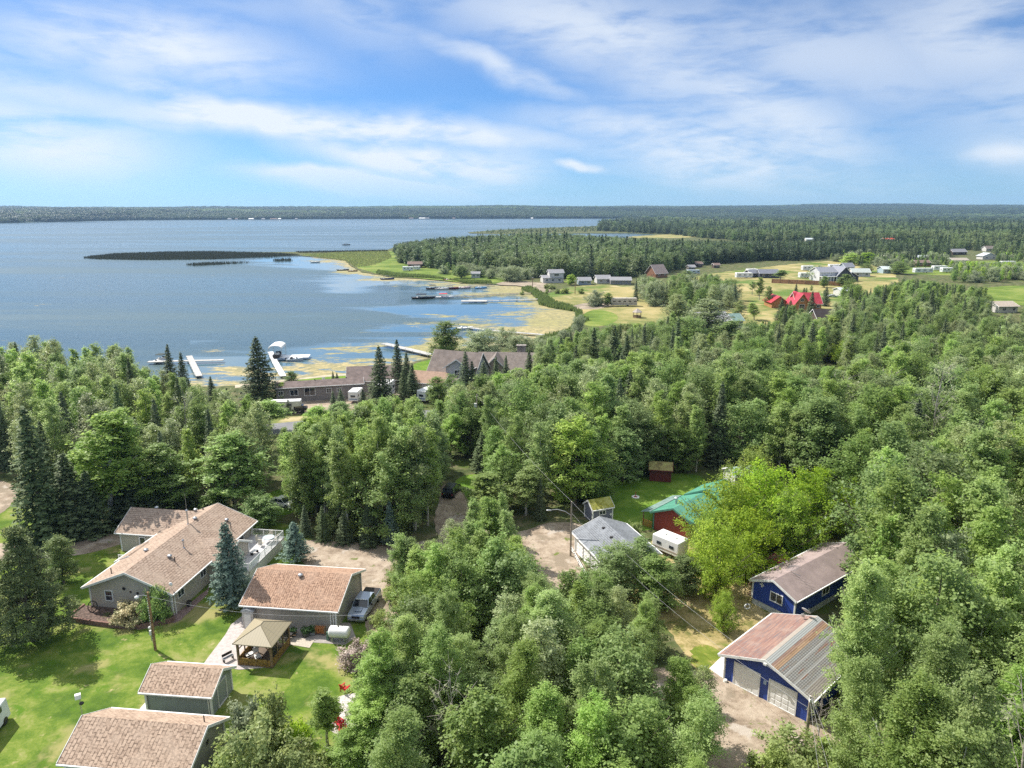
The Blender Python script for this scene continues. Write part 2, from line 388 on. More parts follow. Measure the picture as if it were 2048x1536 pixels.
def attr(t, nm): return t.new('ShaderNodeAttribute', attribute_name=nm).outputs['Fac']
cn = t.noise(t.mapping(o, (.006, .02, 1)), 1.0, 6, .6, .8)
calm = t.smooth(t.math('ADD', attr(t, 'calm'), t.math('MULTIPLY', t.math('SUBTRACT', cn, .5), 1.7)), .38, .60)
streak = t.noise(t.mapping(o, (.0016, .012, 1), (0, 0, -.05)), 1.0, 5, .65, .5)
wn = t.noise(t.mapping(o, (.055, .14, 1)), 1.0, 9, .72, 1.0)
wn2 = t.noise(t.mapping(o, (.5, .9, 1)), 1.0, 4, .7)
weed = t.smooth(t.math('ADD', attr(t, 'weed'), t.math('ADD', t.math('MULTIPLY', t.math('SUBTRACT', wn, .47), 2.6), t.math('MULTIPLY', t.math('SUBTRACT', wn2, .5), .5))), .41, .80)
wcol = t.mix(t.smooth(t.noise(t.mapping(o, (.012, .03, 1), loc=(40, 3, 0)), 1.0, 5, .6), .42, .62), (.43, .35, .18), (.33, .30, .13))
wcol = t.mix(t.smooth(wn2, .42, .62), (.22, .205, .11), wcol)
deep = t.mix(t.smooth(streak, .38, .60), (.038, .070, .078), (.072, .112, .118))
deep = t.mix(calm, deep, (.085, .15, .19))
t.put(b.inputs['Base Color'], t.mix(weed, deep, wcol))
b.inputs['IOR'].default_value = 1.333
rg = t.mix(calm, t.mix(t.smooth(streak, .4, .6), (.12, .12, .12), (.32, .32, .32)), (.05, .05, .05))
rg = t.mix(weed, rg, (.8, .8, .8)); t.put(b.inputs['Roughness'], t.xyz(rg)[0])
t.put(b.inputs['Specular IOR Level'], t.math('SUBTRACT', t.math('ADD', .46, t.math('MULTIPLY', calm, .10)), t.math('MULTIPLY', weed, .34)))
w1 = t.noise(t.mapping(o, (.35, .8, 1), (0, 0, .25)), 1.0, 4, .65); w2 = t.noise(t.mapping(o, (1.2, 2.2, 1)), 1.0, 3, .6)
bp = t.new('ShaderNodeBump'); bp.inputs['Distance'].default_value = .22
t.put(bp.inputs['Height'], t.math('ADD', w1, t.math('MULTIPLY', w2, .4))); t.put(bp.inputs['Strength'], t.math('SUBTRACT', .62, t.math('MULTIPLY', calm, .58)))
t.put(b.inputs['Normal'], bp.outputs[0])
lw = bpy.data.objects.new('lake_water', water_mesh()); lw.data.materials.append(wm); C.objects.link(lw); tag(lw, kind='structure')

# far ridges across the lake and behind the right-hand woods
hill_m = ground_mat('far_hill_woods', [(0, (.020, .036, .020)), (.5, (.030, .050, .028)), (1, (.045, .068, .036))], .01, .05)
def ridge(name, x0, x1, y0, y1, hf, nx=150, ny=14):
    vs = []; fs = []
    for j in range(ny + 1):
        for i in range(nx + 1):
            x = x0 + (x1 - x0) * i / nx; s = j / ny; yb = y0(x) if callable(y0) else y0; y = yb + (y1 - yb) * s
            vs.append((x, y, max(-.5, hf(x, y, s))))
    for j in range(ny):
        for i in range(nx):
            a = j * (nx + 1) + i; fs.append((a, a + 1, a + nx + 2, a + nx + 1))
    me = bpy.data.meshes.new(name); me.from_pydata(vs, [], fs); me.materials.append(hill_m)
    me.polygons.foreach_set('use_smooth', [True] * len(fs)); me.update()
    o = bpy.data.objects.new(name, me); C.objects.link(o); tag(o, kind='structure'); return o
def n1(x, s=0): return math.sin(x * .0011 + s) * .5 + math.sin(x * .0027 + 1.3 * s + 1) * .3 + math.sin(x * .0071 + s * 2) * .2
def shore_y(x): return float(np.interp(x, [-6000, -2300, -1900, -1780, -1700, -869, 0, 500, 1600], [2100, 2200, 2450, 2560, 3230, 3683, 3800, 3830, 3830]))
def hA(x, y, s):
    lat = np.interp(x, [-6000, -2000, 0, 1200, 2600, 5000], [62, 60, 66, 62, 60, 60])
    return (s ** .55) * (lat + 9 * n1(x, 1) + 7 * n1(y * 2 + x, 2)) - .5 * (1 - s)
hills = ridge('hills', -6500, 1700, shore_y, 6600, hA)
def hB(x, y, s): return (s ** .8) * (np.interp(x, [0, 1500, 3500, 7000], [60, 74, 84, 70]) + 8 * n1(x, 3) + 6 * n1(y * 2 - x, 2))
hills2 = ridge('hills', 420, 8500, lambda x: 3600.0 if x > 1200 else 3900, 7200, hB)

# lawns and yards of the brown-roofed property
patch('lawn', [(-260, 1010), (-40, 1000), (60, 1010), (130, 1075), (228, 1085), (240, 1060), (430, 1040), (560, 1040), (640, 1085), (610, 1120), (740, 1200), (735, 1300), (790, 1400), (800, 1700), (700, 2300), (-900, 2300), (-700, 1300)], .012, lawn_m, 1, .8, .15, 3)
patch('gravel_drive', [(-400, 1085), (-100, 1082), (60, 1090), (120, 1080), (160, 1068), (240, 1068), (262, 1082), (205, 1100), (150, 1113), (20, 1120), (-200, 1135), (-420, 1140)], .024, grav_m, 2, .7, .12, 5)
patch('gravel_drive', [(-200, 930), (-40, 950), (20, 965), (40, 985), (10, 1025), (-40, 1045), (-260, 1040)], .024, grav_m, 2, .7, .2, 6)
patch('gravel_drive', [(598, 1078), (700, 1085), (800, 1090), (880, 1075), (960, 1100), (1040, 1110), (1060, 1170), (1000, 1230), (880, 1300), (780, 1340), (735, 1300), (728, 1215), (730, 1180), (640, 1160), (600, 1120), (585, 1100)], .026, grav_m, 2, .7, .15, 7)
patch('gravel_drive', [(872, 1075), (868, 1030), (880, 1000), (878, 975), (900, 965), (925, 985), (935, 1010), (945, 1050), (1000, 1070), (1060, 1060), (1090, 1045), (1160, 1045), (1175, 1060), (1152, 1110), (1178, 1140), (1160, 1180), (1060, 1180), (960, 1110)], .022, grav_m, 2, .7, .12, 8)
patch('lawn', [(905, 965), (930, 948), (980, 950), (1000, 985), (960, 1020), (935, 1000), (925, 980)], .02, green_m, 2, .6, .15, 9)
patch('lawn', [(535, 985), (575, 975), (600, 990), (600, 1020), (560, 1035), (520, 1010)], .018, green_m, 2, .6, .15, 10)
patch('lawn', [(1190, 985), (1230, 960), (1320, 945), (1420, 950), (1400, 1010), (1330, 1060), (1240, 1060), (1215, 1040)], .018, green_m, 2, .6, .2, 12)
patch('dry_yard', [(1330, 1050), (1400, 1040), (1560, 1060), (1700, 1080), (1720, 1160), (1560, 1250), (1470, 1320), (1425, 1370), (1380, 1330), (1330, 1240), (1240, 1210), (1230, 1130), (1300, 1090)], .016, dry_m, 2, .6, .2, 13)
patch('lawn', [(1380, 1300), (1400, 1288), (1425, 1292), (1450, 1312), (1452, 1322), (1418, 1346), (1384, 1334)], .024, ground_mat('patchy_yard_grass', [(0, (.10, .14, .02)), (.45, (.15, .19, .03)), (.7, (.24, .22, .06)), (1, (.36, .29, .14))], .5, 6.0), 2, .25, .5, 14)
patch('gravel_drive', [(1300, 1330), (1400, 1345), (1440, 1345), (1470, 1358), (1600, 1425), (1660, 1450), (1720, 1480), (1640, 1560), (1560, 1750), (1420, 2000), (1200, 1900), (1380, 1600), (1430, 1470), (1400, 1410), (1280, 1380)], .022, grav_m, 2, .5, .15, 15)
patch('gravel_drive', [(1050, 1250), (1140, 1235), (1180, 1225), (1200, 1240), (1150, 1270), (1080, 1310), (1040, 1300)], .018, grav_m, 2, .5, .2, 16)
# patios, paths and pads
flat('patio', rough_edge(P((408, 1327), (452, 1268), (462, 1250), (490, 1228), (540, 1236), (560, 1290), (535, 1335), (478, 1340)), 1, .02), .05, pave_m, thick=.06)
flat('path', rough_edge(P((560, 1280), (690, 1290), (712, 1275), (700, 1245), (560, 1255)), 1, .03), .036, mat('paving_painted_shade', (.33, .30, .28), .9, vary=.1), thick=.04)  # darker copy of the pavers, wall shade put into the colour
flat('concrete_pad', P((575, 1289), (619, 1296.5), (629, 1281), (578, 1274)), .055, mat('gravel_pad', (.46, .41, .34), .9, vary=.12, vscale=8), thick=.08)
flat('concrete_pad', P((1418, 1338), (1447, 1310), (1455, 1330), (1448, 1358)), .05, conc_m, thick=.07)
flat('stone_strip', rough_edge(P((347, 1247), (362, 1240), (416, 1188), (424, 1150), (414, 1180), (346, 1232)), .5, .05), .04, mat('reddish_stones', (.34, .24, .22), .9, vary=.3, vscale=9, bump=.6), thick=.05)
flat('fire_pit_gravel', smooth_poly(P((636, 1430), (650, 1405), (700, 1385), (760, 1390), (800, 1420), (780, 1460), (720, 1480), (665, 1470)), 2), .03, mat('white_stones', (.62, .57, .54), .9, vary=.25, vscale=7, bump=.8), thick=.03)
# lakeside plots
patch('lawn', [(560, 768), (600, 757), (690, 750), (735, 748), (745, 768), (690, 780), (590, 790)], .014, green_m, 1, 2, .3, 20)
patch('beach', [(470, 776), (560, 764), (640, 755), (735, 747), (735, 745), (640, 751.5), (560, 760.5), (470, 770)], .02, mat('beach_sand', (.46, .40, .30), .95, vary=.15, vscale=.4), 0, 2, .3, 21)
patch('lawn', [(820, 731), (850, 721), (900, 712), (925, 735), (905, 765), (850, 765), (825, 750)], .014, green_m, 1, 2, .3, 22)
patch('gravel_drive', [(548, 812), (620, 800), (700, 790), (745, 776), (830, 778), (880, 775), (890, 800), (800, 810), (700, 820), (620, 826), (560, 832)], .02, grav_m, 1, 2, .4, 23)
patch('road', [(440, 858), (560, 846), (640, 838), (760, 826), (900, 818), (1000, 812), (1000, 826), (900, 834), (760, 844), (640, 858), (560, 868), (440, 880)], .016, asph_m, 0, 4, .1, 24)
patch('grass_verge', [(440, 842), (560, 832), (640, 826), (760, 815), (760, 826), (640, 838), (560, 846), (440, 858)], .018, field_m, 0, 3, .2, 25)
# fields, meadows and far plots
patch('field', [(1076, 604), (1100, 582), (1180, 568), (1260, 573), (1330, 572), (1400, 550), (1480, 540), (1640, 522), (1720, 522), (1790, 545), (1800, 570), (1700, 605), (1640, 650), (1500, 660), (1330, 655), (1230, 655), (1175, 645), (1165, 626), (1132, 614)], .02, field_m, 1, 5, 1.0, 30)
patch('lawn', [(1164, 628), (1190, 618), (1230, 625), (1240, 640), (1200, 655), (1160, 650)], .03, mead_m, 2, 3, .5, 31)
patch('field', [(1780, 545), (1900, 552), (2060, 548), (2300, 550), (2300, 530), (2060, 520), (1800, 525)], .022, mead_m, 1, 6, 1.0, 32)
patch('field', [(1900, 590), (1980, 572), (2120, 570), (2200, 590), (2100, 612), (1960, 608)], .022, mead_m, 1, 5, 1.0, 36)
patch('meadow', [(604, 510), (702, 503.5), (784, 502), (830, 530), (980, 552), (1045, 566), (920, 564), (824, 555), (752, 547), (716, 536), (692, 519), (640, 513.5)], .02, mead_m, 0, 5, 1.0, 33)
patch('beach', [(985, 570), (1010, 562), (1050, 563), (1110, 568), (1095, 590), (1066, 585), (1048, 579), (1046, 571)], .03, mat('mud_shore', (.34, .28, .21), .95, vary=.2, vscale=.2), 1, 4, .6, 34)
patch('beach', [(1130, 615), (1180, 604), (1220, 604), (1225, 612), (1180, 620)], .034, mat('mud_shore'), 1, 4, .6, 35)
patch('field', [(1500, 494), (1620, 489), (1780, 486), (1860, 488), (1800, 494), (1620, 500), (1500, 501)], .03, field_m, 1, 10, 2.0, 37)
patch('pond', [(1622, 484), (1690, 482.5), (1700, 486), (1630, 488)], .04, mat('pond_water', (.10, .17, .20), .1, spec=.5), 1, 10, 2, 38)
patch('field', [(1240, 474), (1330, 469), (1420, 466), (1500, 470), (1420, 474), (1300, 477)], .03, field_m, 1, 10, 2.0, 39)
# ---------------------------------------------------------------- buildings
white = mat('white_trim', (.78, .78, .77), .5, vary=.05); offw = mat('off_white_paint', (.66, .65, .62), .6, vary=.07)
glass = mat('window_glass', (.035, .045, .06), .06, spec=.8, vary=.3); dark = mat('dark_metal', (.04, .035, .035), .5)
galv = mat('galvanised_metal', (.55, .56, .58), .35, metal=.8, vary=.1); wood = mat('weathered_wood', (.30, .20, .12), .85, vary=.25, vscale=6, bump=.3)
beige = siding('beige_siding', (.50, .455, .39)); sh_brown = shingles('brown_shingles_front', (.375, .285, .225), (.265, .19, .145), (.335, .26, .205), 'x')
sh_brown_y = shingles('brown_shingles_side', (.375, .285, .225), (.265, .19, .145), (.335, .26, .205), 'y')
sh_rust = shingles('reddish_shingles', (.36, .235, .165), (.25, .15, .105), (.31, .21, .155), 'x', .25, .9, .5)
sh_warm = shingles('terracotta_shingles', (.41, .305, .23), (.27, .19, .14), (.365, .275, .21), 'x', .32, .5, .35)

def frameT(o, off=(0, 0), rz=0.0): return Matrix.Translation((off[0], off[1], 0)) @ Matrix.Rotation(rz, 4, 'Z')
def open_(t, T, W, D, face, u, z, w, h, kind='window', fm=None, gm=None, handle=False, label=None, lites=1):
    """a framed window or door on a wall; face l/r = long walls, f/b = gable walls; returns the part"""
    fm = fm or white; gm = gm or glass
    M = {'f': Matrix.Translation((u, 0, z)), 'b': Matrix.Translation((W - u, D, z)) @ Matrix.Rotation(math.pi, 4, 'Z'),
         'l': Matrix.Translation((0, D - u, z)) @ Matrix.Rotation(-math.pi / 2, 4, 'Z'), 'r': Matrix.Translation((W, u, z)) @ Matrix.Rotation(math.pi / 2, 4, 'Z')}[face]
    M = T @ M; b = MB(); k = .09 if kind != 'door' else .11
    b.box(0, -.05, -h / 2 + k / 2, w, .10, k, T=M); b.box(0, -.05, h / 2 - k / 2, w, .10, k, T=M)
    b.box(-w / 2 + k / 2, -.05, 0, k, .10, h - 2 * k, T=M); b.box(w / 2 - k / 2, -.05, 0, k, .10, h - 2 * k, T=M)
    if kind == 'window':
        for i in range(1, lites + 1): b.box(-w / 2 + w * i / (lites + 1), -.045, 0, .06, .07, h - 2 * k, T=M)
        if lites == 0: b.box(0, -.045, 0, w - 2 * k, .07, .05, T=M)
    f = b.build(kind if kind != 'garage_door' else 'garage_door', fm, t)
    p = MB(); p.box(0, -.02, 0, w - 2 * k, .035, h - 2 * k, T=M)
    if kind == 'garage_door':
        for i in range(4):
            for j in range(4): p.box(-w / 2 + k + (w - 2 * k) * (j + .5) / 4, -.045, -h / 2 + k + (h - 2 * k) * (i + .5) / 4, (w - 2 * k) / 4 - .16, .03, (h - 2 * k) / 4 - .16, T=M)
    p.build('pane' if kind == 'window' else 'door_panel', gm, f)
    if handle: MB().ball(tuple(M @ Vector((w / 2 - .2, -.09, -.05))), .05).build('handle', dark, f)
    if label: f['label'] = label
    return f
def gable(t, W, D, he, hr, wm_, rm, ov=.45, og=.4, off=(0, 0), rz=0.0, base=0.0, trim=None, th=.16, wall='wall', roof='roof', found=None, rx=None, gut=True, corners=True, hel=None):
    """gable-roofed box, ridge along local y; rx = ridge x, hel = (left, right) wall heights"""
    trim = trim or white; T = frameT(t, off, rz); rx = W / 2 if rx is None else rx; hl, hr_ = hel or (he, he)
    b = MB(); b.extr([(0, base), (W, base), (W, hr_), (rx, hr), (0, hl)], 0, D, T); w = b.build(wall, wm_, t)
    if found:
        f = MB(); f.box(W / 2, D / 2, base / 2 + .0, W - .06, D - .06, base + .01, T=T); f.build('foundation', found, w)
    sl, sr = (hr - hl) / rx, (hr - hr_) / (W - rx); e = .02
    el_, er_ = hl - ov * sl, hr_ - ov * sr
    b = MB(); b.extr([(-ov, el_ + e), (rx, hr + e), (W + ov, er_ + e), (W + ov, er_ + e + th), (rx, hr + e + th), (-ov, el_ + e + th)], -og, D + og, T)
    r = b.build(roof, rm, t)
    f = MB()                                           # barge boards and gutters
    for y in (-og - .025, D + og + .025):
        f.extr([(-ov - .02, el_ - .06), (rx, hr - .06), (rx, hr + e + th + .03), (-ov - .02, el_ + e + th + .03)], y - .022, y + .022, T)
        f.extr([(rx, hr - .06), (W + ov + .02, er_ - .06), (W + ov + .02, er_ + e + th + .03), (rx, hr + e + th + .03)], y - .022, y + .022, T)
    if gut:
        f.box(-ov - .09, D / 2, el_ + e + th * .45, .12, D + 2 * og, .13, T=T); f.box(W + ov + .09, D / 2, er_ + e + th * .45, .12, D + 2 * og, .13, T=T)
    f.build('fascia', trim, r)
    if corners:
        for x, h_ in ((0, hl), (W, hr_)):
            for y in (0, D): MB().box(x, y, (base + h_ - .1) / 2, .17, .17, h_ - base - .25, T=T).build('corner_trim', trim, w)
    return w, r, T
def on_roof(T, W, hr, hl, x, y):
    k = hl + (hr - hl) * (x if x < W / 2 else W - x) / (W / 2); return T @ Vector((x, y, k + .15))
def pipe(r, p, h, rad=.06, m=None, name='vent_pipe', cap=False):
    b = MB(); b.tube(p - Vector((0, 0, .12)), p + Vector((0, 0, h)), rad, n=8)
    if cap: b.tube(p + Vector((0, 0, h)), p + Vector((0, 0, h + .05)), rad * 2.1, n=10); b.tube(p + Vector((0, 0, h + .05)), p + Vector((0, 0, h + .2)), rad * 2.1, rad * .8, n=10); b.tube(p - Vector((0, 0, .08)), p + Vector((0, 0, .1)), rad * 2.6, rad * 1.2, n=8)
    return b.build(name, m or dark, r)
def turbine(r, p, name='roof_vent'):
    b = MB(); b.smooth = True; T = Matrix.Translation(p); b.lathe([(.16, -.12), (.16, .14), (.27, .16), (.30, .26), (.22, .38), (.02, .42)], T=T); return b.build(name, galv, r)
def railing(t, pts, z, h=.95, m=None, step=.16, glassy=False, name='railing'):
    b = MB()
    for a, c in zip(pts[:-1], pts[1:]):
        a, c = Vector((*a[:2], z)) if len(a) == 2 else Vector(a), Vector((*c[:2], z)) if len(c) == 2 else Vector(c)
        up = Vector((0, 0, h)); b.tube(a + up, c + up, .045, n=6); b.tube(a + Vector((0, 0, .1)), c + Vector((0, 0, .1)), .03, n=6)
        L = (c - a).length; k = max(1, int(L / step))
        for i in range(k + 1):
            p = a.lerp(c, i / k); post = i % max(1, int(1.9 / step)) == 0 or i == k
            if glassy and not post: continue
            b.tube(p, p + up, .05 if post else .016, n=5)
    r = b.build(name, m or white, t)
    if glassy:
        g = MB()
        for a, c in zip(pts[:-1], pts[1:]):
            a, c = Vector((*a[:2], z)), Vector((*c[:2], z)); d = (c - a).normalized(); nrm = Vector((-d.y, d.x, 0)) * .008
            g.add([a + nrm + Vector((0, 0, .14)), c + nrm + Vector((0, 0, .14)), c + nrm + Vector((0, 0, h - .05)), a + nrm + Vector((0, 0, h - .05)),
                   a - nrm + Vector((0, 0, .14)), c - nrm + Vector((0, 0, .14)), c - nrm + Vector((0, 0, h - .05)), a - nrm + Vector((0, 0, h - .05))],
                  [(0, 1, 2, 3), (7, 6, 5, 4), (0, 4, 5, 1), (3, 2, 6, 7), (0, 3, 7, 4), (1, 5, 6, 2)])
        gm = MATS.get('railing_glass')
        if not gm:
            gm = bpy.data.materials.new('railing_glass'); bb = principled(gm); bb.inputs['Base Color'].default_value = (.75, .82, .85, 1); bb.inputs['Alpha'].default_value = .28; bb.inputs['Roughness'].default_value = .05; MATS['railing_glass'] = gm
        g.build('glass_panel', gm, r)
    return r

# --- long brown-roofed house ------------------------------------------------
A8 = math.radians(-8)
hs = thing('ranch_house', 'long beige house with brown shingle roof, side wing and raised white deck', 'house', (-48.6, 73.75, 0), A8); excl_rect(hs, -7, 15.5, -3, 22, 2)
w, r, T = gable(hs, 10.1, 18.6, 3.1, 5.15, beige, sh_brown, .55, .55, base=0, found=conc_m)
_, r2, T2 = gable(hs, 6.9, 11.0, 2.95, 4.72, beige, sh_brown_y, .45, .5, off=(-6.2, 20.6), rz=-math.pi / 2, wall='wing_wall', roof='wing_roof')
gable(hs, 5.6, 6.8, 2.9, 4.35, beige, shingles('brown_shingles_cross', (.375, .285, .225), (.265, .19, .145), (.335, .26, .205), 'y'), .35, .4, off=(5.6, 13.2), rz=-math.pi / 2, wall='cross_wall', roof='cross_roof')
gable(hs, 3.0, 3.4, 2.75, 3.5, beige, sh_brown, .35, .3, off=(-1.0, 6.4), wall='entry_wall', roof='entry_roof')
open_(hs, T, 10.1, 18.6, 'f', 2.35, 1.95, 1.0, 1.35, lites=0); open_(hs, T, 10.1, 18.6, 'r', 1.7, 2.0, 1.3, 1.05); open_(hs, T, 10.1, 18.6, 'r', 6.3, 2.0, 1.3, 1.05)
open_(hs, T, 10.1, 18.6, 'r', 15.2, 1.75, 2.0, 2.0, 'door', handle=True, gm=glass)
open_(hs, T2, 6.9, 11.0, 'r', 3.2, 1.25, .95, 2.1, 'door', handle=True); open_(hs, T2, 6.9, 11.0, 'f', 3.4, 1.9, 1.4, 1.0)
open_(hs, T2, 6.9, 11.0, 'r', 5.6, 1.7, 1.2, 1.0)
R_ = lambda x, y: on_roof(T, 10.1, 5.15, 3.1, x, y)
pipe(r, R_(4.65, 12.6), 1.9, .09, galv, 'chimney_pipe', True); b = MB(); p = R_(4.65, 12.6); b.tube(p + Vector((0, 0, 1.9)), p + Vector((.02, 0, 4.3)), .02, n=5); b.build('antenna', galv, r)
pipe(r, R_(7.1, 7.6), .95, .08, galv, 'chimney_pipe', True)
for x, y in ((7.9, 4.5), (9.2, 14.9), (2.3, .9)): pipe(r, R_(x, y), .75, .055)
for x, y in ((3.4, 5.7), (4.9, 13.8), (7.0, 4.9), (7.9, 16.2)): turbine(r, R_(x, y))
for x, y in ((3.0, 3.0), (3.3, 9.0)): turbine(r2, on_roof(T2, 6.9, 4.72, 2.95, x, y))
pipe(r2, on_roof(T2, 6.9, 4.72, 2.95, 2.5, 9.6), .7, .08)
b = MB(); p = R_(10.0, .3); b.tube(p, p + Vector((.1, -.1, .45)), .03); b.smooth = True; b.ball(tuple(p + Vector((.12, -.15, .62))), .24, sq=(1, .45, 1)); b.build('roof_dish', white, r)
for x, z, s in ((4.35, 3.0, .22), (5.15, 2.65, .13), (6.0, 2.55, .16)):
    b = MB()
    for k in range(7):
        a = k * math.pi / 7; b.tube((x - s * math.cos(a), -.06, z - s * math.sin(a)), (x + s * math.cos(a), -.05, z + s * math.sin(a)), .02, n=4)
    b.build('wall_ornament', dark, w)
for q_ in ((10.25, .35, 1.4, .1, .1, 2.8), (-.12, .2, 1.4, .09, .09, 2.7)): MB().box(*q_).build('downspout', white, hs)
dk = MB(); dk.box(12.55, 13.35, 1.28, 4.85, 9.6, .16); dk.build('deck_floor', mat('deck_boards', (.52, .51, .52), .7, vary=.08, vscale=2), hs)
sk = MB(); sk.box(14.93, 13.35, .6, .1, 9.5, 1.2); sk.box(12.5, 18.1, .6, 4.8, .1, 1.2); sk.box(12.5, 8.6, .6, 4.7, .1, 1.2); sk.build('deck_skirt', offw, hs)
railing(hs, [(10.25, 18.08), (14.9, 18.08)], 1.36, .95); railing(hs, [(14.9, 18.08), (14.9, 8.65)], 1.36, .95, glassy=True, name='glass_railing')
railing(hs, [(14.9, 8.62), (13.7, 8.62)], 1.36, .95)
st = MB()
for i in range(6): st.box(12.9, 8.4 - .28 * i, 1.2 - .2 * i, 1.3, .3, .06)
st.build('deck_steps', offw, hs)
railing(hs, [(12.3, 8.5, 1.3), (12.3, 6.7, .1)], 0, .9, name='stair_railing'); railing(hs, [(13.6, 8.5, 1.3), (13.6, 6.7, .1)], 0, .9, name='stair_railing')
pc = MB(); pc.box(-2.7, 9.6, .42, 3.1, 6.6, .12); pc.box(-2.7, 9.6, .18, 2.9, 6.4, .36); pc.build('porch', conc_m, hs)
railing(hs, [(-2.9, 6.4), (-2.9, 10.2), (-4.1, 10.2)], .48, .9, name='porch_railing'); railing(hs, [(-1.3, 11.5), (-3.4, 12.8)], .48, .9, name='porch_railing')

# brick planter along the gable wall
hm = hs.matrix_basis if hs.matrix_basis != Matrix.Identity(4) else Matrix.Translation(hs.location) @ Matrix.Rotation(A8, 4, 'Z')
hm = Matrix.Translation(hs.location) @ Matrix.Rotation(A8, 4, 'Z')
def HW(x, y, z=0.0): return hm @ Vector((x, y, z))
pl = thing('brick_planter', 'low red-brown brick planter bed along the shaded gable wall of the long house', 'planter', hs.location, A8)
b = MB(); prof = [(-1.1, .0), (-1.1, -2.6), (2.0, -2.9), (5.0, -3.1), (8.0, -3.0), (9.8, -1.9), (10.9, -1.1)]
for (x0, y0), (x1, y1) in zip(prof[:-1], prof[1:]):
    d = Vector((x1 - x0, y1 - y0)); b.box((x0 + x1) / 2, (y0 + y1) / 2, .28, d.length + .2, .22, .56, math.atan2(d.y, d.x))
b.build('brick_wall', mat('planter_brick', (.26, .15, .12), .9, vary=.25, vscale=5, bump=.5), pl)
flat('planter_soil', [(-1.1, 0), (-1.1, -2.6), (2, -2.9), (5, -3.1), (8, -3), (9.8, -1.9), (10.9, -1.1), (10.2, -.02), (0, -.02)], .42, mat('planter_soil', (.16, .11, .09), .95, vary=.3, vscale=4), None, parent=pl)
wg = thing('wagon_wheel', 'old dark spoked wagon wheel leaning on the beige gable wall', 'wheel', HW(.9, -1.15, 1.02), A8)
b = MB(); N = 22
for i in range(N):
    a0, a1 = 2 * math.pi * i / N, 2 * math.pi * (i + 1) / N; q = lambda a, r_: Vector((r_ * math.cos(a), .12 + .22 * math.sin(a), r_ * math.sin(a)))
    b.tube(q(a0, .58), q(a1, .58), .055, n=5)
b.build('rim', dark, wg); b = MB()
for i in range(11): a0 = 2 * math.pi * i / 11; b.tube(q(a0, .05), q(a0, .57), .028, n=5)
b.build('spoke', wood, wg)['label'] = 'wheel spokes'; MB().tube((0, -.02, 0), (0, .26, 0), .1).build('hub', dark, wg)
hr_ = thing('hose_reel', 'round black hose reel against the sunless side wall of the long house', 'hose reel', HW(10.75, 2.1, .45), A8)
b = MB(); b.tube((-.15, 0, 0), (.15, 0, 0), .36, n=16); b.build('coil', dark, hr_); b = MB(); b.tube((-.2, 0, 0), (.22, 0, 0), .08); b.box(-.2, 0, -.2, .06, .3, .5); b.box(.2, 0, -.2, .06, .3, .5); b.build('stand', galv, hr_)

# deck furniture
def chair(name, label, x, y, z, rz, m, group):
    t = thing(name, label, 'chair', HW(x, y, z), A8 + rz, group); b = MB(); b.box(0, 0, .42, .5, .5, .06); b.build('seat', m, t)
    b = MB(); b.box(0, .27, .75, .5, .06, .62); b.build('backrest', m, t)
    for sx in (-.22, .22):
        for sy in (-.22, .22): MB().tube((sx, sy, 0), (sx, sy, .4), .022, n=5).build('leg', m, t)
        MB().tube((sx * 1.2, -.24, .62), (sx * 1.2, .27, .62), .03, n=5).build('armrest', m, t)
    return t
tb = thing('patio_table', 'pale round patio table in the sunny far corner of the white deck', 'table', HW(13.6, 16.4, 1.36), A8)
MB().tube((0, 0, .7), (0, 0, .74), .75, n=24).build('table_top', mat('pale_blue_glass', (.55, .66, .70), .15, spec=.6), tb)
for k in range(4): a = k * math.pi / 2 + .7; MB().tube((.6 * math.cos(a), .6 * math.sin(a), 0), (.45 * math.cos(a), .45 * math.sin(a), .7), .025, n=5).build('leg', white, tb)
cream = mat('cream_sling', (.62, .58, .48), .7)
chair('patio_chair', 'cream sling chair between the round deck table and the house wall', 12.35, 16.0, 1.36, 1.6, cream, 'cream chairs round the deck table')
chair('patio_chair', 'cream sling chair behind the round deck table, by the far railing', 13.3, 17.5, 1.36, 0, cream, 'cream chairs round the deck table')
chair('patio_chair', 'cream sling chair beside the round deck table, by the glass railing', 14.5, 16.7, 1.36, -1.6, cream, 'cream chairs round the deck table')
chair('patio_chair', 'cream sling chair on the near side of the round deck table', 13.1, 15.2, 1.36, 3.3, cream, 'cream chairs round the deck table')
chair('dark_chair', 'black metal chair in the shade against the house wall, farther of two', 11.0, 14.6, 1.36, 1.6, dark, 'black deck chairs')
chair('dark_chair', 'black metal chair in the shade against the house wall, nearer of two', 11.0, 13.2, 1.36, 1.7, dark, 'black deck chairs')
bn = thing('deck_bench', 'small white slatted bench in the middle of the white deck', 'bench', HW(13.3, 13.0, 1.36), A8 + 1.35)
b = MB(); [b.box(0, -.2 + .13 * i, .45, 1.3, .1, .04) for i in range(4)]; b.build('seat', white, bn)
for sx in (-.5, .5): MB().box(sx, 0, .21, .06, .4, .43).build('leg', dark, bn)

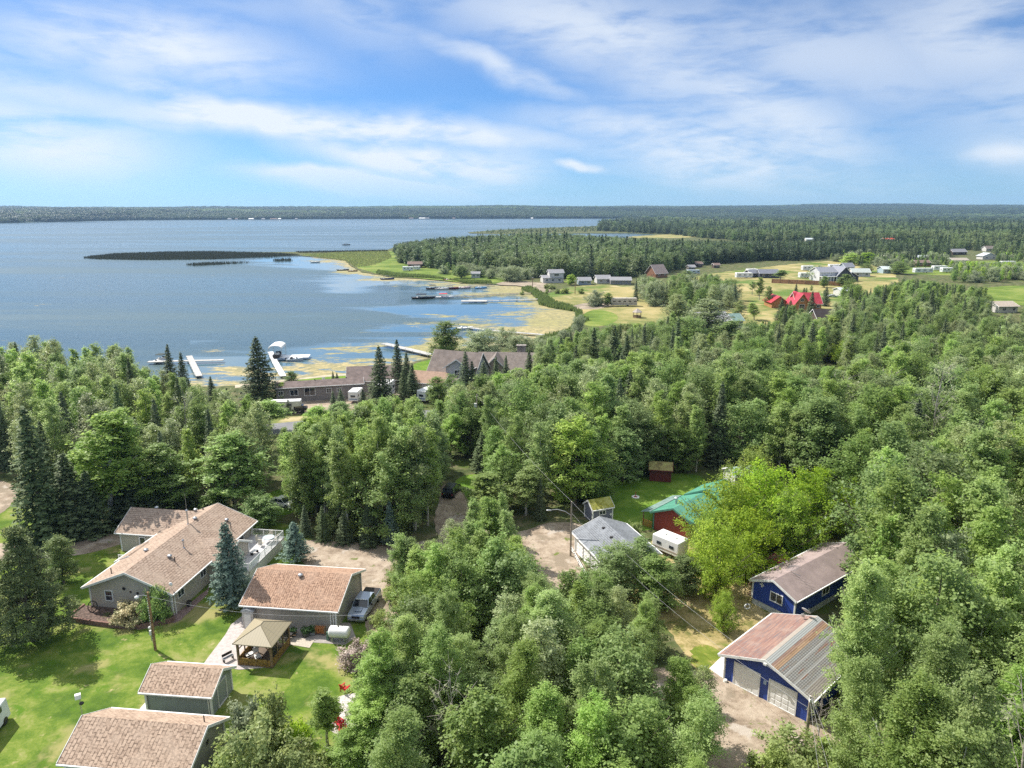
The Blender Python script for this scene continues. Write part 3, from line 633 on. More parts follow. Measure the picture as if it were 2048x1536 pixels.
# --- detached garage, red-brown roof ---------------------------------------
A7 = math.radians(-6.8)
g2 = thing('detached_garage', 'beige detached garage with mottled red-brown shingle roof beside the pickup truck', 'garage', (-29.5, 70.55, 0), A7); excl_rect(g2, 0, 10.4, 0, 8.6)
_, r, T = gable(g2, 8.4, 10.3, 2.75, 4.45, siding('grey_beige_siding', (.44, .41, .36)), sh_rust, .5, .5, off=(0, 8.4), rz=-math.pi / 2)
turbine(r, T @ Vector((4.9, 5.0, 4.3)))
for q_ in ((9.75, -.1, 1.3, .1, .1, 2.6), (10.05, -.1, 1.3, .1, .1, 2.6), (10.42, 8.2, 1.3, .1, .1, 2.5)): MB().box(*q_).build('downspout', white, g2)
open_(g2, T, 8.4, 10.3, 'l', 5.2, 1.2, 4.8, 2.2, 'garage_door', gm=offw, handle=False)
b = MB(); b.box(5, -.06, 2.33, 7.5, .03, .03); b.build('light_string', white, g2)
cl_ = thing('storage_closet', 'narrow beige storage closet with slanted cap at the corner of the red-brown roofed garage', 'closet', (*G(489, 1256)[:2], 0), A7)
b = MB(); b.box(.55, .35, 1.05, 1.25, .9, 2.1); b.build('body', mat('closet_siding', (.50, .47, .44), .6), cl_)
b = MB(); b.extr([(-.15, 2.1), (1.3, 2.1), (1.3, 2.22), (.55, 2.45), (-.15, 2.22)], -.2, .9); b.build('roof', mat('closet_roof', (.40, .41, .43), .5), cl_)
b = MB(); b.box(.55, -.12, .95, .8, .03, 1.7); b.build('door', offw, cl_)

# --- small yard sheds -------------------------------------------------------
grey_sd = siding('blue_grey_siding', (.30, .33, .34))
def yard_shed(name, label, ox, oy, az_, Lx, Dy, he, hr, wallm, roofm, doors):
    t = thing(name, label, 'shed', (ox, oy, 0), az_); excl_rect(t, 0, Lx, 0, Dy)
    w, r, T = gable(t, Dy, Lx, he, hr, wallm, roofm, .38, .38, off=(0, Dy), rz=-math.pi / 2)
    return t, w, r, T
s1, w, r, T = yard_shed('garden_shed', 'small blue-grey shed with terracotta shingle roof below the screened gazebo', -33.55, 56.35, math.radians(-5.8), 6.25, 3.75, 2.45, 3.55, grey_sd, sh_warm, 1)
open_(s1, T, 3.75, 6.25, 'b', 1.9, 1.25, 1.7, 2.35, 'door', gm=grey_sd, fm=offw)
for q_ in ((6.05, -.1, 1.2, .09, .09, 2.4), (.1, -.1, 1.2, .09, .09, 2.4)): MB().box(*q_).build('downspout', offw, s1)
b = MB(); b.box(-.5, .9, .06, .9, 1.4, .12); b.build('doorstep', conc_m, s1)
s2, w, r, T = yard_shed('workshop_shed', 'large shed with terracotta shingle roof cut off by the bottom edge of the photograph', -35.5, 47.6, math.radians(-6.3), 10.2, 5.7, 2.6, 4.2, siding('khaki_siding', (.37, .36, .31)), sh_warm, 0)
b = MB(); q0 = T @ Vector((1.7, 9.6, 4.0)); b.tube(q0 - Vector((0, 0, .3)), q0 + Vector((0, 0, .35)), .05); b.build('vent_pipe', dark, r)
b = MB(); [b.tube((10.26, 3.1 - .25 * math.cos(k * .8), 2.6 - .25 * math.sin(k * .8)), (10.26, 3.1 + .25 * math.cos(k * .8), 2.6 + .25 * math.sin(k * .8)), .025, n=4) for k in range(4)]; b.build('wall_ornament', dark, w)
lm = thing('flood_lamp', 'white flood lamp on a short mast behind the peak of the big terracotta-roofed shed', 'lamp', (*G(170, 1462)[:2], 0), 0)
MB().tube((0, 0, 0), (0, 0, 3.4), .05).build('mast', galv, lm); b = MB(); b.box(-.05, -.1, 3.62, .45, .34, .42, .5); b.build('lamp_head', white, lm); MB().ball((.28, -.25, 3.05), .2, sq=(1, 1, .7)).build('dish_or_shadow_ball', dark, lm)  # the dark ball stands in for the lamp head's shadow
vn = thing('white_van', 'white vehicle side cut off by the edge of the photograph on the big lawn', 'van', (*G(-38, 1480)[:2], 0), .15)
b = MB(); b.box(0, 0, 1.25, 2.3, 5.6, 1.9, top=.94); b.build('body', white, vn, .12); b = MB(); b.box(0, -.3, 1.75, 2.22, 3.9, .5); b.build('window', glass, vn)
for sx in (-1, 1):
    for sy in (-1.8, 1.8): MB().tube((sx * 1.0, sy, .36), (sx * 1.16, sy, .36), .36, n=14).build('wheel', dark, vn)

# --- gazebo ------------------------------------------------------------------
gz = thing('screened_gazebo', 'wooden screened gazebo with tan metal hip roof on the lawn by the patio', 'gazebo', (-27.75, 63.35, 0), A8); excl_rect(gz, 0, 3.6, 0, 4)
gwood = mat('amber_stained_wood', (.36, .22, .06), .75, vary=.35, vscale=5, bump=.3); W_, D_ = 3.55, 3.95
for x in (0, W_):
    for y in (0, D_): MB().box(x, y, 1.3, .2, .2, 2.6).build('post', wood, gz)
for x, y in ((0, D_ * .33), (0, D_ * .66), (W_, D_ * .33), (W_, D_ * .66)): MB().box(x, y, 1.3, .1, .1, 2.6).build('post', wood, gz)
b = MB()
for k in range(4): b.box(W_ / 2, -.02, .14 + .21 * k, W_ - .2, .06, .19); b.box(W_ + .02, D_ / 2, .14 + .21 * k, .06, D_ - .2, .19); b.box(-.02, D_ / 2, .14 + .21 * k, .06, D_ - .2, .19)
b.build('side_board', gwood, gz)
b = MB(); b.box(W_ / 2, D_ / 2, .05, W_ + .2, D_ + .2, .1); b.build('floor', mat('gazebo_floor', (.16, .12, .09), .8), gz)
scm = bpy.data.materials.new('insect_screen'); bb = principled(scm); bb.inputs['Base Color'].default_value = (.03, .03, .03, 1); bb.inputs['Alpha'].default_value = .62
b = MB(); b.box(W_ + .0, D_ / 2, 1.7, .02, D_ - .25, 1.5); b.box(W_ / 2, D_, 1.7, W_ - .25, .02, 1.5); b.build('screen', scm, gz)
b = MB()
for x0, s in ((.15, 1), (W_ - .15, -1)): b.tube((x0, 0, 1.9), (x0 + s * .55, 0, 2.5), .06, n=5)
b.box(W_ / 2, 0, 2.56, W_ + .1, .12, .16); b.box(W_ / 2, D_, 2.56, W_ + .1, .12, .16); b.box(0, D_ / 2, 2.56, .12, D_ - .2, .16); b.box(W_, D_ / 2, 2.56, .12, D_ - .2, .16); b.build('beam', wood, gz)
tan = bpy.data.materials.new('tan_metal_roof'); bb = principled(tan); t = NT(tan.node_tree); o = t.obj(); fr = t.math('FRACT', t.math('MULTIPLY', t.xyz(o)[0], 3.4))
t.put(bb.inputs['Base Color'], t.mix(t.smooth(fr, 0, .12), (.20, .17, .11), (.30, .255, .165))); bb.inputs['Roughness'].default_value = .45; t.put(bb.inputs['Normal'], t.bump(fr, .2, .03))
e = .34; A_, B_ = (W_ / 2, D_ / 2 - .35, 3.72), (W_ / 2, D_ / 2 + .35, 3.72)
b = MB(); cs = [(-e, -e, 2.62), (W_ + e, -e, 2.62), (W_ + e, D_ + e, 2.62), (-e, D_ + e, 2.62)]; lo = [(x, y, z - .09) for x, y, z in cs]
b.add(cs + [A_, B_] + lo, [(0, 1, 4), (1, 2, 5, 4), (2, 3, 5), (3, 0, 4, 5), (6, 7, 1, 0), (7, 8, 2, 1), (8, 9, 3, 2), (9, 6, 0, 3), (9, 8, 7, 6)]); rf = b.build('roof', tan, gz)
b = MB(); [b.tube(c, q_, .035, n=4) for c, q_ in ((cs[0], A_), (cs[1], A_), (cs[2], B_), (cs[3], B_), (A_, B_))]; b.build('ridge_cap', mat('tan_ridge', (.24, .20, .13), .5), rf)
tt = thing('lounge_chair', 'white slatted lounge chair inside the screened gazebo', 'chair', (-26.2, 64.3, .1), .6)
b = MB(); [b.box(0, -.5 + .12 * k, .4, .55, .08, .03) for k in range(7)]; b.build('seat', white, tt); b = MB(); b.box(0, .5, .7, .55, .06, .6); b.build('backrest', white, tt)
for sx in (-.25, .25): MB().box(sx, 0, .2, .05, 1.0, .05).build('leg', white, tt); 
t2 = dup(tt, (-27.0, 64.6, .1), -.8, 'white slatted lounge chair by the open doorway side of the screened gazebo')
bn2 = thing('garden_bench', 'small dark metal bench standing outside the gazebo corner on the paved patio', 'bench', (*G(457, 1322)[:2], .05), .9)
b = MB(); b.box(0, 0, .44, 1.1, .42, .05); b.build('seat', galv, bn2)
b = MB(); b.box(0, .2, .7, 1.1, .04, .3); b.build('backrest', dark, bn2)
for sx in (-.48, .48): MB().box(sx, 0, .21, .05, .4, .42).build('leg', dark, bn2)
# --- things along the garage wall -------------------------------------------
tk = thing('fuel_tank', 'white horizontal cylindrical fuel tank beside the downspouts of the garage', 'tank', (*G(680, 1281)[:2], 0), A7)
b = MB(); b.smooth = True; b.lathe([(.01, -1.12), (.45, -1.1), (.6, -1.0), (.62, -.9), (.62, .9), (.6, 1.0), (.45, 1.1), (.01, 1.12)], n=24, T=Matrix.Translation((0, 0, 1.05)) @ Matrix.Rotation(math.pi / 2, 4, 'Y')); b.build('tank_body', white, tk)
b = MB(); b.box(0, 0, .08, 1.6, .9, .1); b.build('skid', galv, tk)
for sx in (-.7, .7): MB().box(sx, 0, .27, .08, 1.0, .5).build('leg', galv, tk)
b = MB(); b.tube((-.1, 0, 1.6), (-.1, 0, 1.85), .08); b.tube((.3, .1, 1.6), (.3, .1, 1.75), .04); b.build('filler_cap', dark, tk)
gp_ = thing('fuel_pump', 'small green fuel pump standing next to the white cylindrical tank', 'pump', (*G(656, 1280)[:2], 0), A7)
b = MB(); b.box(0, 0, .5, .3, .3, 1.0, top=.7); b.build('body', mat('faded_green', (.15, .25, .19), .6), gp_, .03); MB().tube((.1, 0, .9), (.3, .1, .3), .03).build('hose', dark, gp_)
for i, (px, py, s, nm, lb, mm) in enumerate([(587, 1272, .5, 'plant_pot', 'dark tub of green plants nearest the gazebo along the shaded garage wall', (.05, .05, .05)), (612, 1273, .55, 'plant_pot', 'round dark green shrub tub in the middle of the row along the garage wall', (.06, .07, .06)), (625, 1270, .5, 'plant_pot', 'grey tub with a tall plant next to the orange firewood rack', (.2, .22, .24))]):
    t = thing(nm, lb, 'plant pot', (*G(px, py)[:2], .06), 0, 'plant tubs along the garage wall')
    b = MB(); b.lathe([(.01, 0), (s * .6, 0), (s * .75, s * .8), (s * .65, s * .8), (.01, s * .75)], n=12); b.build('tub', mat(f'tub_{i}', mm, .7), t)
    b = MB(); rr = random.Random(i)
    for k in range(160):
        a, q_, z = rr.uniform(0, 6.28), rr.uniform(.1, s * .9), s * .8 + rr.uniform(0, s * 1.0)
        x, y = q_ * math.cos(a), q_ * math.sin(a); d = Vector((rr.gauss(0, 1), rr.gauss(0, 1), rr.gauss(0, 1))).normalized() * .12; e_ = d.orthogonal().normalized() * .07
        c_ = Vector((x, y, z)); b.add([c_ - d, c_ - e_, c_ + d, c_ + e_], [(0, 1, 2, 3)])
    b.build('leaves', mat('pot_leaves', (.07, .15, .04), .6, vary=.4, vscale=9), t)
wb = thing('wheelbarrow', 'dark wheelbarrow filled with flowers beside the gazebo back corner', 'wheelbarrow', (*G(577, 1277)[:2], .06), A7)
b = MB(); b.add([(-.5, -.25, .3), (.35, -.25, .3), (.35, .25, .3), (-.5, .25, .3), (-.75, -.4, .65), (.55, -.4, .65), (.55, .4, .65), (-.75, .4, .65)], [(0, 3, 2, 1), (4, 5, 6, 7), (0, 1, 5, 4), (1, 2, 6, 5), (2, 3, 7, 6), (3, 0, 4, 7)]); b.build('tray', dark, wb)
MB().tube((-.7, -.05, .2), (-.7, .05, .2), .2, n=12).build('wheel', dark, wb)
for s in (-.28, .28): MB().tube((-.7, s * .3, .25), (1.0, s, .6), .025, n=5).build('handle', wood, wb)
for s in (-.25, .25): MB().tube((.3, s, 0), (.3, s, .35), .025, n=5).build('leg', dark, wb)
fw = thing('firewood_rack', 'orange-brown firewood rack against the shaded garage wall', 'rack', (*G(641, 1269)[:2], .06), A7)
b = MB(); rr = random.Random(3)
for i in range(5):
    for j in range(4): b.tube((-.4 + .2 * i + rr.uniform(-.02, .02), -.25, .3 + .17 * j), (-.4 + .2 * i, .25, .3 + .17 * j), .085, n=7)
b.build('logs', mat('split_logs', (.50, .20, .07), .8, vary=.25, vscale=8), fw)
for sx in (-.55, .55): MB().box(sx, 0, .48, .06, .5, .95).build('frame', wood, fw)

# --- grey-roofed garage, grey shed, cabin, camper, red shed -------------------
g3 = thing('grey_garage', 'white-doored garage with smooth blue-grey shingle roof beside the street lamp pole', 'garage', (11.45, 79.9, 0), math.radians(19)); excl_rect(g3, 0, 7.6, 0, 9)
_, r, T = gable(g3, 7.4, 8.8, 2.7, 4.15, siding('white_siding', (.70, .70, .69)), shingles('grey_shingles', (.20, .215, .235), (.165, .175, .195), (.22, .235, .26), 'x', .25, .8, .1), .4, .4)
open_(g3, T, 7.4, 8.8, 'l', 2.6, 1.2, 4.2, 2.2, 'garage_door', gm=mat('white_door', (.82, .82, .81), .4, vary=.03)); open_(g3, T, 7.4, 8.8, 'l', 7.0, 1.2, 2.4, 2.2, 'garage_door', gm=mat('white_door'))
for x, y in ((2.9, 6.3), (2.7, 3.6)):
    b = MB(); p = on_roof(T, 7.4, 4.15, 2.7, x, y); b.box(p.x, p.y, p.z + .05, .4, .3, .22); b.build('roof_vent', dark, r)
fc = thing('rail_fence', 'low white rail fence running in front of the grey-roofed garage', 'fence', (*G(1143, 1105)[:2], 0), 0)
a, c = Vector((0, 0, 0)), G(1172, 1158) - G(1143, 1105); b = MB()
for i in range(5): p = a.lerp(c, i / 4); MB().box(p.x, p.y, .45, .12, .12, .9).build('post', offw, fc)
b.tube(a + Vector((0, 0, .8)), c + Vector((0, 0, .8)), .05); b.tube(a + Vector((0, 0, .45)), c + Vector((0, 0, .45)), .04); b.build('rail', white, fc)
moss = ground_mat('mossy_roof', [(0, (.16, .15, .03)), (.5, (.30, .29, .06)), (1, (.38, .37, .13))], 1.2, 6)
gs = thing('small_grey_shed', 'small grey-blue shed with mossy yellow roof behind the grey-roofed garage', 'shed', (*G(1185, 1047)[:2], 0), math.radians(22)); excl_rect(gs, 0, 3.3, 0, 2.4)
_, r, T = gable(gs, 2.5, 3.3, 2.2, 3.1, siding('dull_grey_siding', (.19, .20, .27)), moss, .25, .2, off=(0, 2.5), rz=-math.pi / 2)
open_(gs, T, 2.5, 3.3, 'r', 1.6, 1.5, 1.15, .75); b = MB(); b.box(3.0, -.06, 1.0, .3, .05, .3); b.build('meter', white, gs)
red = siding('barn_red_siding', (.26, .045, .035), .22); teal = bpy.data.materials.new('teal_metal_roof'); bb = principled(teal); t = NT(teal.node_tree); o = t.obj(); fr = t.math('FRACT', t.math('MULTIPLY', t.xyz(o)[1], 3.2))
t.put(bb.inputs['Base Color'], t.mix(t.smooth(fr, 0, .14), (.04, .17, .12), t.mix(t.smooth(t.noise(o, .8, 4), .3, .7), (.075, .25, .175), (.10, .31, .22)))); bb.inputs['Roughness'].default_value = .38; t.put(bb.inputs['Normal'], t.bump(fr, .3, .03))
cb = thing('red_cabin', 'dark red cabin with teal metal roof half hidden by yellow-green maples', 'cabin', (20.5, 95.0, 0), math.radians(-45)); excl_rect(cb, -2, 7, 0, 14)
_, r, T = gable(cb, 6.6, 7.6, 2.7, 4.2, red, teal, .4, .4, trim=mat('teal_trim', (.10, .26, .20), .5))
_, rb, T_ = gable(cb, 6.0, 5.2, 3.2, 4.75, red, teal, .4, .35, off=(.6, 8.1), wall='rear_wall', roof='rear_roof', trim=mat('teal_trim'))
pr = MB(); pr.extr([(-2.0, 2.2), (-.35, 2.72), (-.35, 2.82), (-2.0, 2.3)], -.4, 7.9); pr.build('porch_roof', mat('grey_green_polycarbonate', (.22, .32, .29), .3, vary=.15, vscale=1), cb)
b = MB(); [b.box(-1.85, .1 + 2.5 * i, 1.1, .12, .12, 2.2) for i in range(4)]; b.build('post', wood, cb)
b = MB(); [b.box(-1.75 + .2 * i, -.1, .55, .06, .04, 1.0) for i in range(8)]; b.box(-1.05, -.1, 1.08, 1.7, .06, .06); b.build('porch_railing', mat('orange_lattice', (.62, .26, .08), .7), cb)
pipe(r, T @ Vector((2.1, 2.3, 3.55)), 1.2, .13, galv, 'chimney_pipe', True); b = MB(); q0 = T @ Vector((2.9, 1.3, 3.8)); b.tube(q0, q0 + Vector((0, 0, 1.6)), .02); b.tube(q0 + Vector((-.7, 0, .3)), q0 + Vector((.7, .1, .1)), .02, n=4); b.build('antenna', galv, r)
cp = thing('camper_trailer', 'white camper trailer parked in front of the red cabin under the maples', 'trailer', (18.9, 88.1, 0), math.radians(-48)); excl_rect(cp, -1, 5, -1, 3)
b = MB(); b.box(2.1, 1.25, 1.6, 4.2, 2.4, 2.0); b.build('body', white, cp, .12); b = MB(); [b.box(1.1 + 2.0 * i, .03, 1.7, .7, .04, .4) for i in range(2)]; b.box(-.01, 1.25, 1.8, .04, 1.3, .6); b.build('window', glass, cp)
b = MB(); b.box(2.1, .03, 1.1, 4.0, .03, .16); b.build('stripe', mat('beige_stripe', (.42, .36, .30), .5), cp)
b = MB(); b.box(1.2, 1.25, 2.65, .5, .5, .12); b.box(2.9, 1.25, 2.65, .4, .4, .1); b.build('roof_vent', offw, cp)
for s in (.2, 2.3): MB().tube((2.6, s - .1, .34), (2.6, s + .1, .34), .34, n=12).build('wheel', dark, cp)
rs = thing('dark_red_shed', 'small dark red shed with moss-covered roof in the deep shade at the wood edge', 'shed', (*G(1300, 962)[:2], 0), math.radians(-12)); excl_rect(rs, 0, 4, 0, 3)
_, r, T = gable(rs, 2.6, 3.4, 2.2, 3.0, siding('maroon_siding', (.13, .02, .02)), ground_mat('mossy_brown_roof', [(0, (.14, .12, .05)), (.5, (.30, .25, .11)), (1, (.36, .36, .13))], 1.5, 6), .3, .3, off=(0, 2.6), rz=-math.pi / 2, trim=mat('maroon_trim', (.16, .04, .04)))
open_(rs, T, 2.6, 3.4, 'r', 1.2, 1.0, .8, 1.8, 'door', fm=mat('maroon_trim'), gm=mat('maroon_trim'))
th = thing('teal_roof_shed', 'pale teal roofed shed showing as a sliver behind the tops of the maples', 'shed', (*G(1468, 985)[:2], 0), .2); excl_rect(th, 0, 5, 0, 4)
gable(th, 3.6, 5.0, 2.8, 3.6, offw, mat('pale_teal_roof', (.38, .55, .50), .5), .3, .3, off=(0, 3.6), rz=-math.pi / 2)
bb_ = thing('lawn_ornament', 'small white and red ring-shaped ornament alone on the shaded lawn of the red cabin', 'ornament', (*G(1271, 995)[:2], 0), 0)
b = MB(); b.lathe([(.34, .02), (.62, .02), (.62, .16), (.34, .16), (.34, .02)], n=18); b.build('ring', white, bb_); b = MB(); b.lathe([(.01, .02), (.33, .02), (.33, .08), (.01, .1)], n=14); b.tube((0, 0, .1), (0, 0, 1.0), .05); b.build('post', mat('faded_red', (.5, .1, .1), .6), bb_)

# --- blue house and blue garage ----------------------------------------------
blue = siding('cobalt_siding', (.020, .065, .34), .22, .55); bluev = siding('cobalt_boards', (.018, .058, .32), 9.0, .6)
bh = thing('blue_house', 'cobalt blue mobile-style house with dull mauve roof and white windows', 'house', (28.2, 75.0, 0), math.radians(-53.3)); excl_rect(bh, 0, 6, 0, 15)
w, r, T = gable(bh, 5.4, 15.0, 3.0, 4.15, bluev, mat('mauve_shingles', (.30, .235, .225), .9, vary=.10, vscale=.8, bump=.3, bscale=8), .3, .35, base=.75, found=mat('pale_skirting', (.50, .52, .52), .8))
open_(bh, T, 5.4, 15, 'f', 3.1, 2.15, 1.6, 1.2); open_(bh, T, 5.4, 15, 'r', 6.2, 2.1, 1.5, 1.1); open_(bh, T, 5.4, 15, 'l', 8, 2.1, 1.5, 1.1)
b = MB(); [b.box(1.15 + dx, -.05, 2.95 + dz, .16, .04, .16) for dx, dz in ((0, 0), (.2, 0), (-.2, 0), (0, .2), (0, -.2))]; b.build('wall_ornament', white, w)
b = MB(); p = T @ Vector((2.6, 3.2, 4.2)); b.tube(p, p + Vector((.8, -.6, 1.3)), .025, n=4); b.tube(p, p + Vector((1.4, -.2, .1)), .03, n=4)
for k in range(5): q0 = p + Vector((.16, -.12, .26)) * (k + 1); b.tube(q0 - Vector((.4, .5, 0)), q0 + Vector((.4, .5, 0)), .015, n=4)
b.build('antenna', galv, r)
dkk = MB(); dkk.box(-1.0, 4.4, .9, 2.0, 3.6, .12); dkk.build('deck_floor', wood, bh); 
railing(bh, [(-1.95, 2.7), (-1.95, 6.1)], .96, .9, wood, .2); railing(bh, [(-.2, 2.6), (-1.95, 2.6)], .96, .9, wood, .2)
b = MB()
for i in range(5): b.box(-1.0, 2.5 - .28 * i, .8 - .17 * i, 1.1, .28, .05)
b.build('deck_steps', wood, bh)
railing(bh, [(-1.6, 2.5, .9), (-1.6, .9, .1)], 0, .85, wood, .4, name='stair_railing'); railing(bh, [(-.4, 2.5, .9), (-.4, .9, .1)], 0, .85, wood, .4, name='stair_railing')
lr = thing('life_ring', 'white life ring with dark bands hanging on the wooden stair rail of the blue house', 'life ring', (*G(1495, 1213, 1.2)[:2], 1.2), 0)
b = MB(); b.smooth = True
for i in range(16): a0, a1 = 2 * math.pi * i / 16, 2 * math.pi * (i + 1) / 16; b.m = 1 if i % 4 == 0 else 0; b.tube((.3 * math.cos(a0), 0, .3 * math.sin(a0)), (.3 * math.cos(a1), 0, .3 * math.sin(a1)), .085, n=7)
b.build('ring', [white, mat('navy', (.02, .04, .15))], lr)
cn_ = thing('magenta_canopy', 'magenta fabric canopy showing between the maples and the blue house roof', 'canopy', (*G(1560, 1120, 2.2)[:2], 0), -.9)
b = MB(); b.add([(-1.5, -1.5, 2.1), (1.5, -1.5, 2.1), (1.5, 1.5, 2.1), (-1.5, 1.5, 2.1), (0, 0, 2.8), (-1.5, -1.5, 1.95), (1.5, -1.5, 1.95), (1.5, 1.5, 1.95), (-1.5, 1.5, 1.95)], [(0, 1, 4), (1, 2, 4), (2, 3, 4), (3, 0, 4), (5, 6, 1, 0), (6, 7, 2, 1), (7, 8, 3, 2), (8, 5, 0, 3)]); b.build('fabric', mat('magenta_fabric', (.42, .03, .14), .8), cn_)
for sx in (-1.45, 1.45):
    for sy in (-1.45, 1.45): MB().tube((sx, sy, 0), (sx, sy, 2.05), .03).build('pole', white, cn_)
tp = thing('blue_tarp', 'small light blue tarpaulin sheet by the blue house corner under the maples', 'tarpaulin', (*G(1533, 1146, 1.5)[:2], 0), -.7)
b = MB(); b.add([(-.7, -.5, 1.5), (.7, -.6, 1.45), (.8, .5, 1.7), (-.6, .6, 1.75), (-.7, -.5, 1.46), (.7, -.6, 1.41), (.8, .5, 1.66), (-.6, .6, 1.71)], [(0, 1, 2, 3), (7, 6, 5, 4), (0, 4, 5, 1), (1, 5, 6, 2), (2, 6, 7, 3), (3, 7, 4, 0)]); b.build('sheet', mat('light_blue_sheet', (.25, .42, .66), .5), tp)
for x, y in ((-.65, -.45), (.65, -.5), (.7, .45), (-.55, .55)): MB().tube((x, y, 0), (x, y, 1.46), .02).build('pole', galv, tp)

AG = math.radians(-47.2)
bg_ = thing('blue_garage', 'cobalt blue double garage with two white doors and patched rusty metal roof', 'garage', (20.95, 61.2, 0), AG); excl_rect(bg_, 0, 8.6, 0, 10)
rust = bpy.data.materials.new('patchwork_metal_roof'); bb = principled(rust); t = NT(rust.node_tree); o = t.obj(); x = t.xyz(o)
br = t.new('ShaderNodeTexBrick'); t.put(br.inputs['Vector'], t.comb(x[1], x[0])); br.inputs['Scale'].default_value = 1; br.inputs['Brick Width'].default_value = 1.5; br.inputs['Row Height'].default_value = .17; br.inputs['Mortar Size'].default_value = .02; br.offset = .37
t.put(br.inputs['Color1'], (0, 0, 0)); t.put(br.inputs['Color2'], (1, 1, 1)); t.put(br.inputs['Mortar'], (.35, .35, .35)); rv = t.xyz(br.outputs[0])[0]
n1_ = t.noise(t.comb(t.math('MULTIPLY', x[1], .5), t.math('MULTIPLY', x[0], 5.5)), 1.0, 3, .7)
left = t.mix(rv, (.20, .105, .09), (.33, .20, .155)); left = t.mix(t.smooth(n1_, .5, .62), left, (.17, .13, .13)); left = t.mix(t.math('MULTIPLY', t.smooth(t.noise(o, .5, 3), .5, .75), .5), left, (.32, .25, .22))
dash = t.math('FRACT', t.math('MULTIPLY', x[1], 2.6)); grey = t.mix(t.smooth(dash, .15, .6), (.155, .155, .155), (.25, .245, .24)); grey = t.mix(t.math('MULTIPLY', t.smooth(n1_, .45, .62), .8), grey, (.20, .175, .155)); grey = t.mix(t.smooth(t.noise(t.comb(t.math('MULTIPLY', x[1], .35), t.math('MULTIPLY', x[0], 3)), 1.0, 2), .60, .66), grey, (.22, .12, .09))
xs_ = t.math('DIVIDE', x[0], 8.5); zone = lambda a, c_: t.math('MULTIPLY', t.math('GREATER_THAN', xs_, a), t.math('LESS_THAN', xs_, c_))
col = t.mix(t.math('GREATER_THAN', xs_, .44), left, t.mix(rv, (.30, .26, .22), (.36, .31, .27)))
col = t.mix(zone(.50, .565), col, (.34, .35, .35)); col = t.mix(zone(.565, .60), col, t.mix(rv, (.20, .12, .10), (.36, .24, .18))); col = t.mix(zone(.60, .645), col, t.mix(rv, (.27, .165, .10), (.37, .25, .165)))
col = t.mix(t.math('GREATER_THAN', xs_, .645), col, grey)
for a_, c_ in ((.715, .735), (.825, .845), (.93, .943)): col = t.mix(zone(a_, c_), col, (.31, .305, .30))
col = t.mix(t.math('GREATER_THAN', xs_, .945), col, t.mix(rv, (.20, .18, .165), (.29, .26, .23)))
t.put(bb.inputs['Base Color'], col); bb.inputs['Roughness'].default_value = .62; bb.inputs['Metallic'].default_value = .1
t.put(bb.inputs['Normal'], t.bump(t.math('SINE', t.math('MULTIPLY', x[0], 36)), .3, .02))
w, r, T = gable(bg_, 8.5, 9.6, 2.75, 4.35, blue, rust, .45, .55)
wd = mat('white_door')
open_(bg_, T, 8.5, 9.6, 'f', 2.35, 1.25, 2.75, 2.5, 'garage_door', gm=wd); open_(bg_, T, 8.5, 9.6, 'f', 5.95, 1.25, 2.75, 2.5, 'garage_door', gm=wd)
b = MB(); b.box(4.2, -.04, 1.85, .3, .05, .42); b.build('notice', mat('pale_notice', (.35, .45, .6), .6), w)
b = MB(); b.box(4.3, -.62, 4.15, .3, .18, .2); b.build('gable_lamp', white, r)
b = MB(); b.tube((.35, -.35, 0), (.35, -.35, .25), .2, .16, n=10); b.build('white_bucket', white, bg_)
for q_ in ((8.45, -.12, 1.3, .1, .1, 2.5), (.02, -.12, 1.3, .09, .09, 2.5)): MB().box(*q_).build('downspout', offw, bg_)
pipe(r, T @ Vector((7.2, 9.3, 3.3)), 1.2, .07, galv, 'chimney_pipe', True)
sd_ = thing('satellite_dish', 'pale grey satellite dish mounted on the far edge of the rusty metal roof', 'dish', (*G(1608, 1236, 4.3)[:2], 4.28), 0)
b = MB(); b.tube((0, 0, 0), (0, 0, .45), .04); b.box(-.15, 0, .35, .25, .2, .3); b.build('mount', galv, sd_)
T_ = Matrix.Translation((.12, 0, .75)) @ Matrix.Rotation(math.radians(40), 4, 'Y') @ Matrix.Rotation(math.radians(-25), 4, 'X')
b = MB(); b.smooth = True; b.lathe([(.01, 0), (.25, .03), (.42, .09), (.5, .14), (.48, .155), (.25, .05), (.01, .02)], n=22, T=T_); b.build('dish_or_shadow_ball', mat('dish_grey', (.52, .53, .52), .5), sd_)
b = MB(); b.tube(T_ @ Vector((.4, 0, .1)), T_ @ Vector((.1, 0, .5)), .018); b.build('arm', galv, sd_)

# --- poles, lamps and wires ----------------------------------------------------
def pole(name, label, cat, px, py, top, r0=.15, r1=.1, m=None):
    p = G(px, py); h = height_at(p, top); t = thing(name, label, cat, (p.x, p.y, 0)); MB().tube((0, 0, 0), (0, 0, h), r0, r1, n=10).build('pole', m or wood, t); return t, p, h
pA, qA, hA_ = pole('lamp_pole', 'brown wooden yard lamp pole with meter box on the lawn before the long house', 'lamp pole', 311, 1300, 1184, .15, .1, mat('warm_pole_wood', (.38, .23, .12), .85, vary=.3, vscale=4))
b = MB(); b.tube((0, 0, hA_ - .5), (-.5, 0, hA_ - .35), .03, n=6); b.tube((-.5, 0, hA_ - .35), (-1.1, 0, hA_ - .45), .03, n=6); b.build('lamp_arm', galv, pA)
b = MB(); b.smooth = True; b.ball((-1.2, 0, hA_ - .62), .2, sq=(1.2, 1, .9)); b.build('lamp_head', white, pA)
b = MB(); b.box(-.22, -.05, 2.1, .22, .25, .5); b.ball((-.24, -.1, 2.7), .16); b.build('meter', offw, pA); b = MB(); b.box(-.2, -.05, 1.5, .12, .12, .7); b.build('conduit', galv, pA)
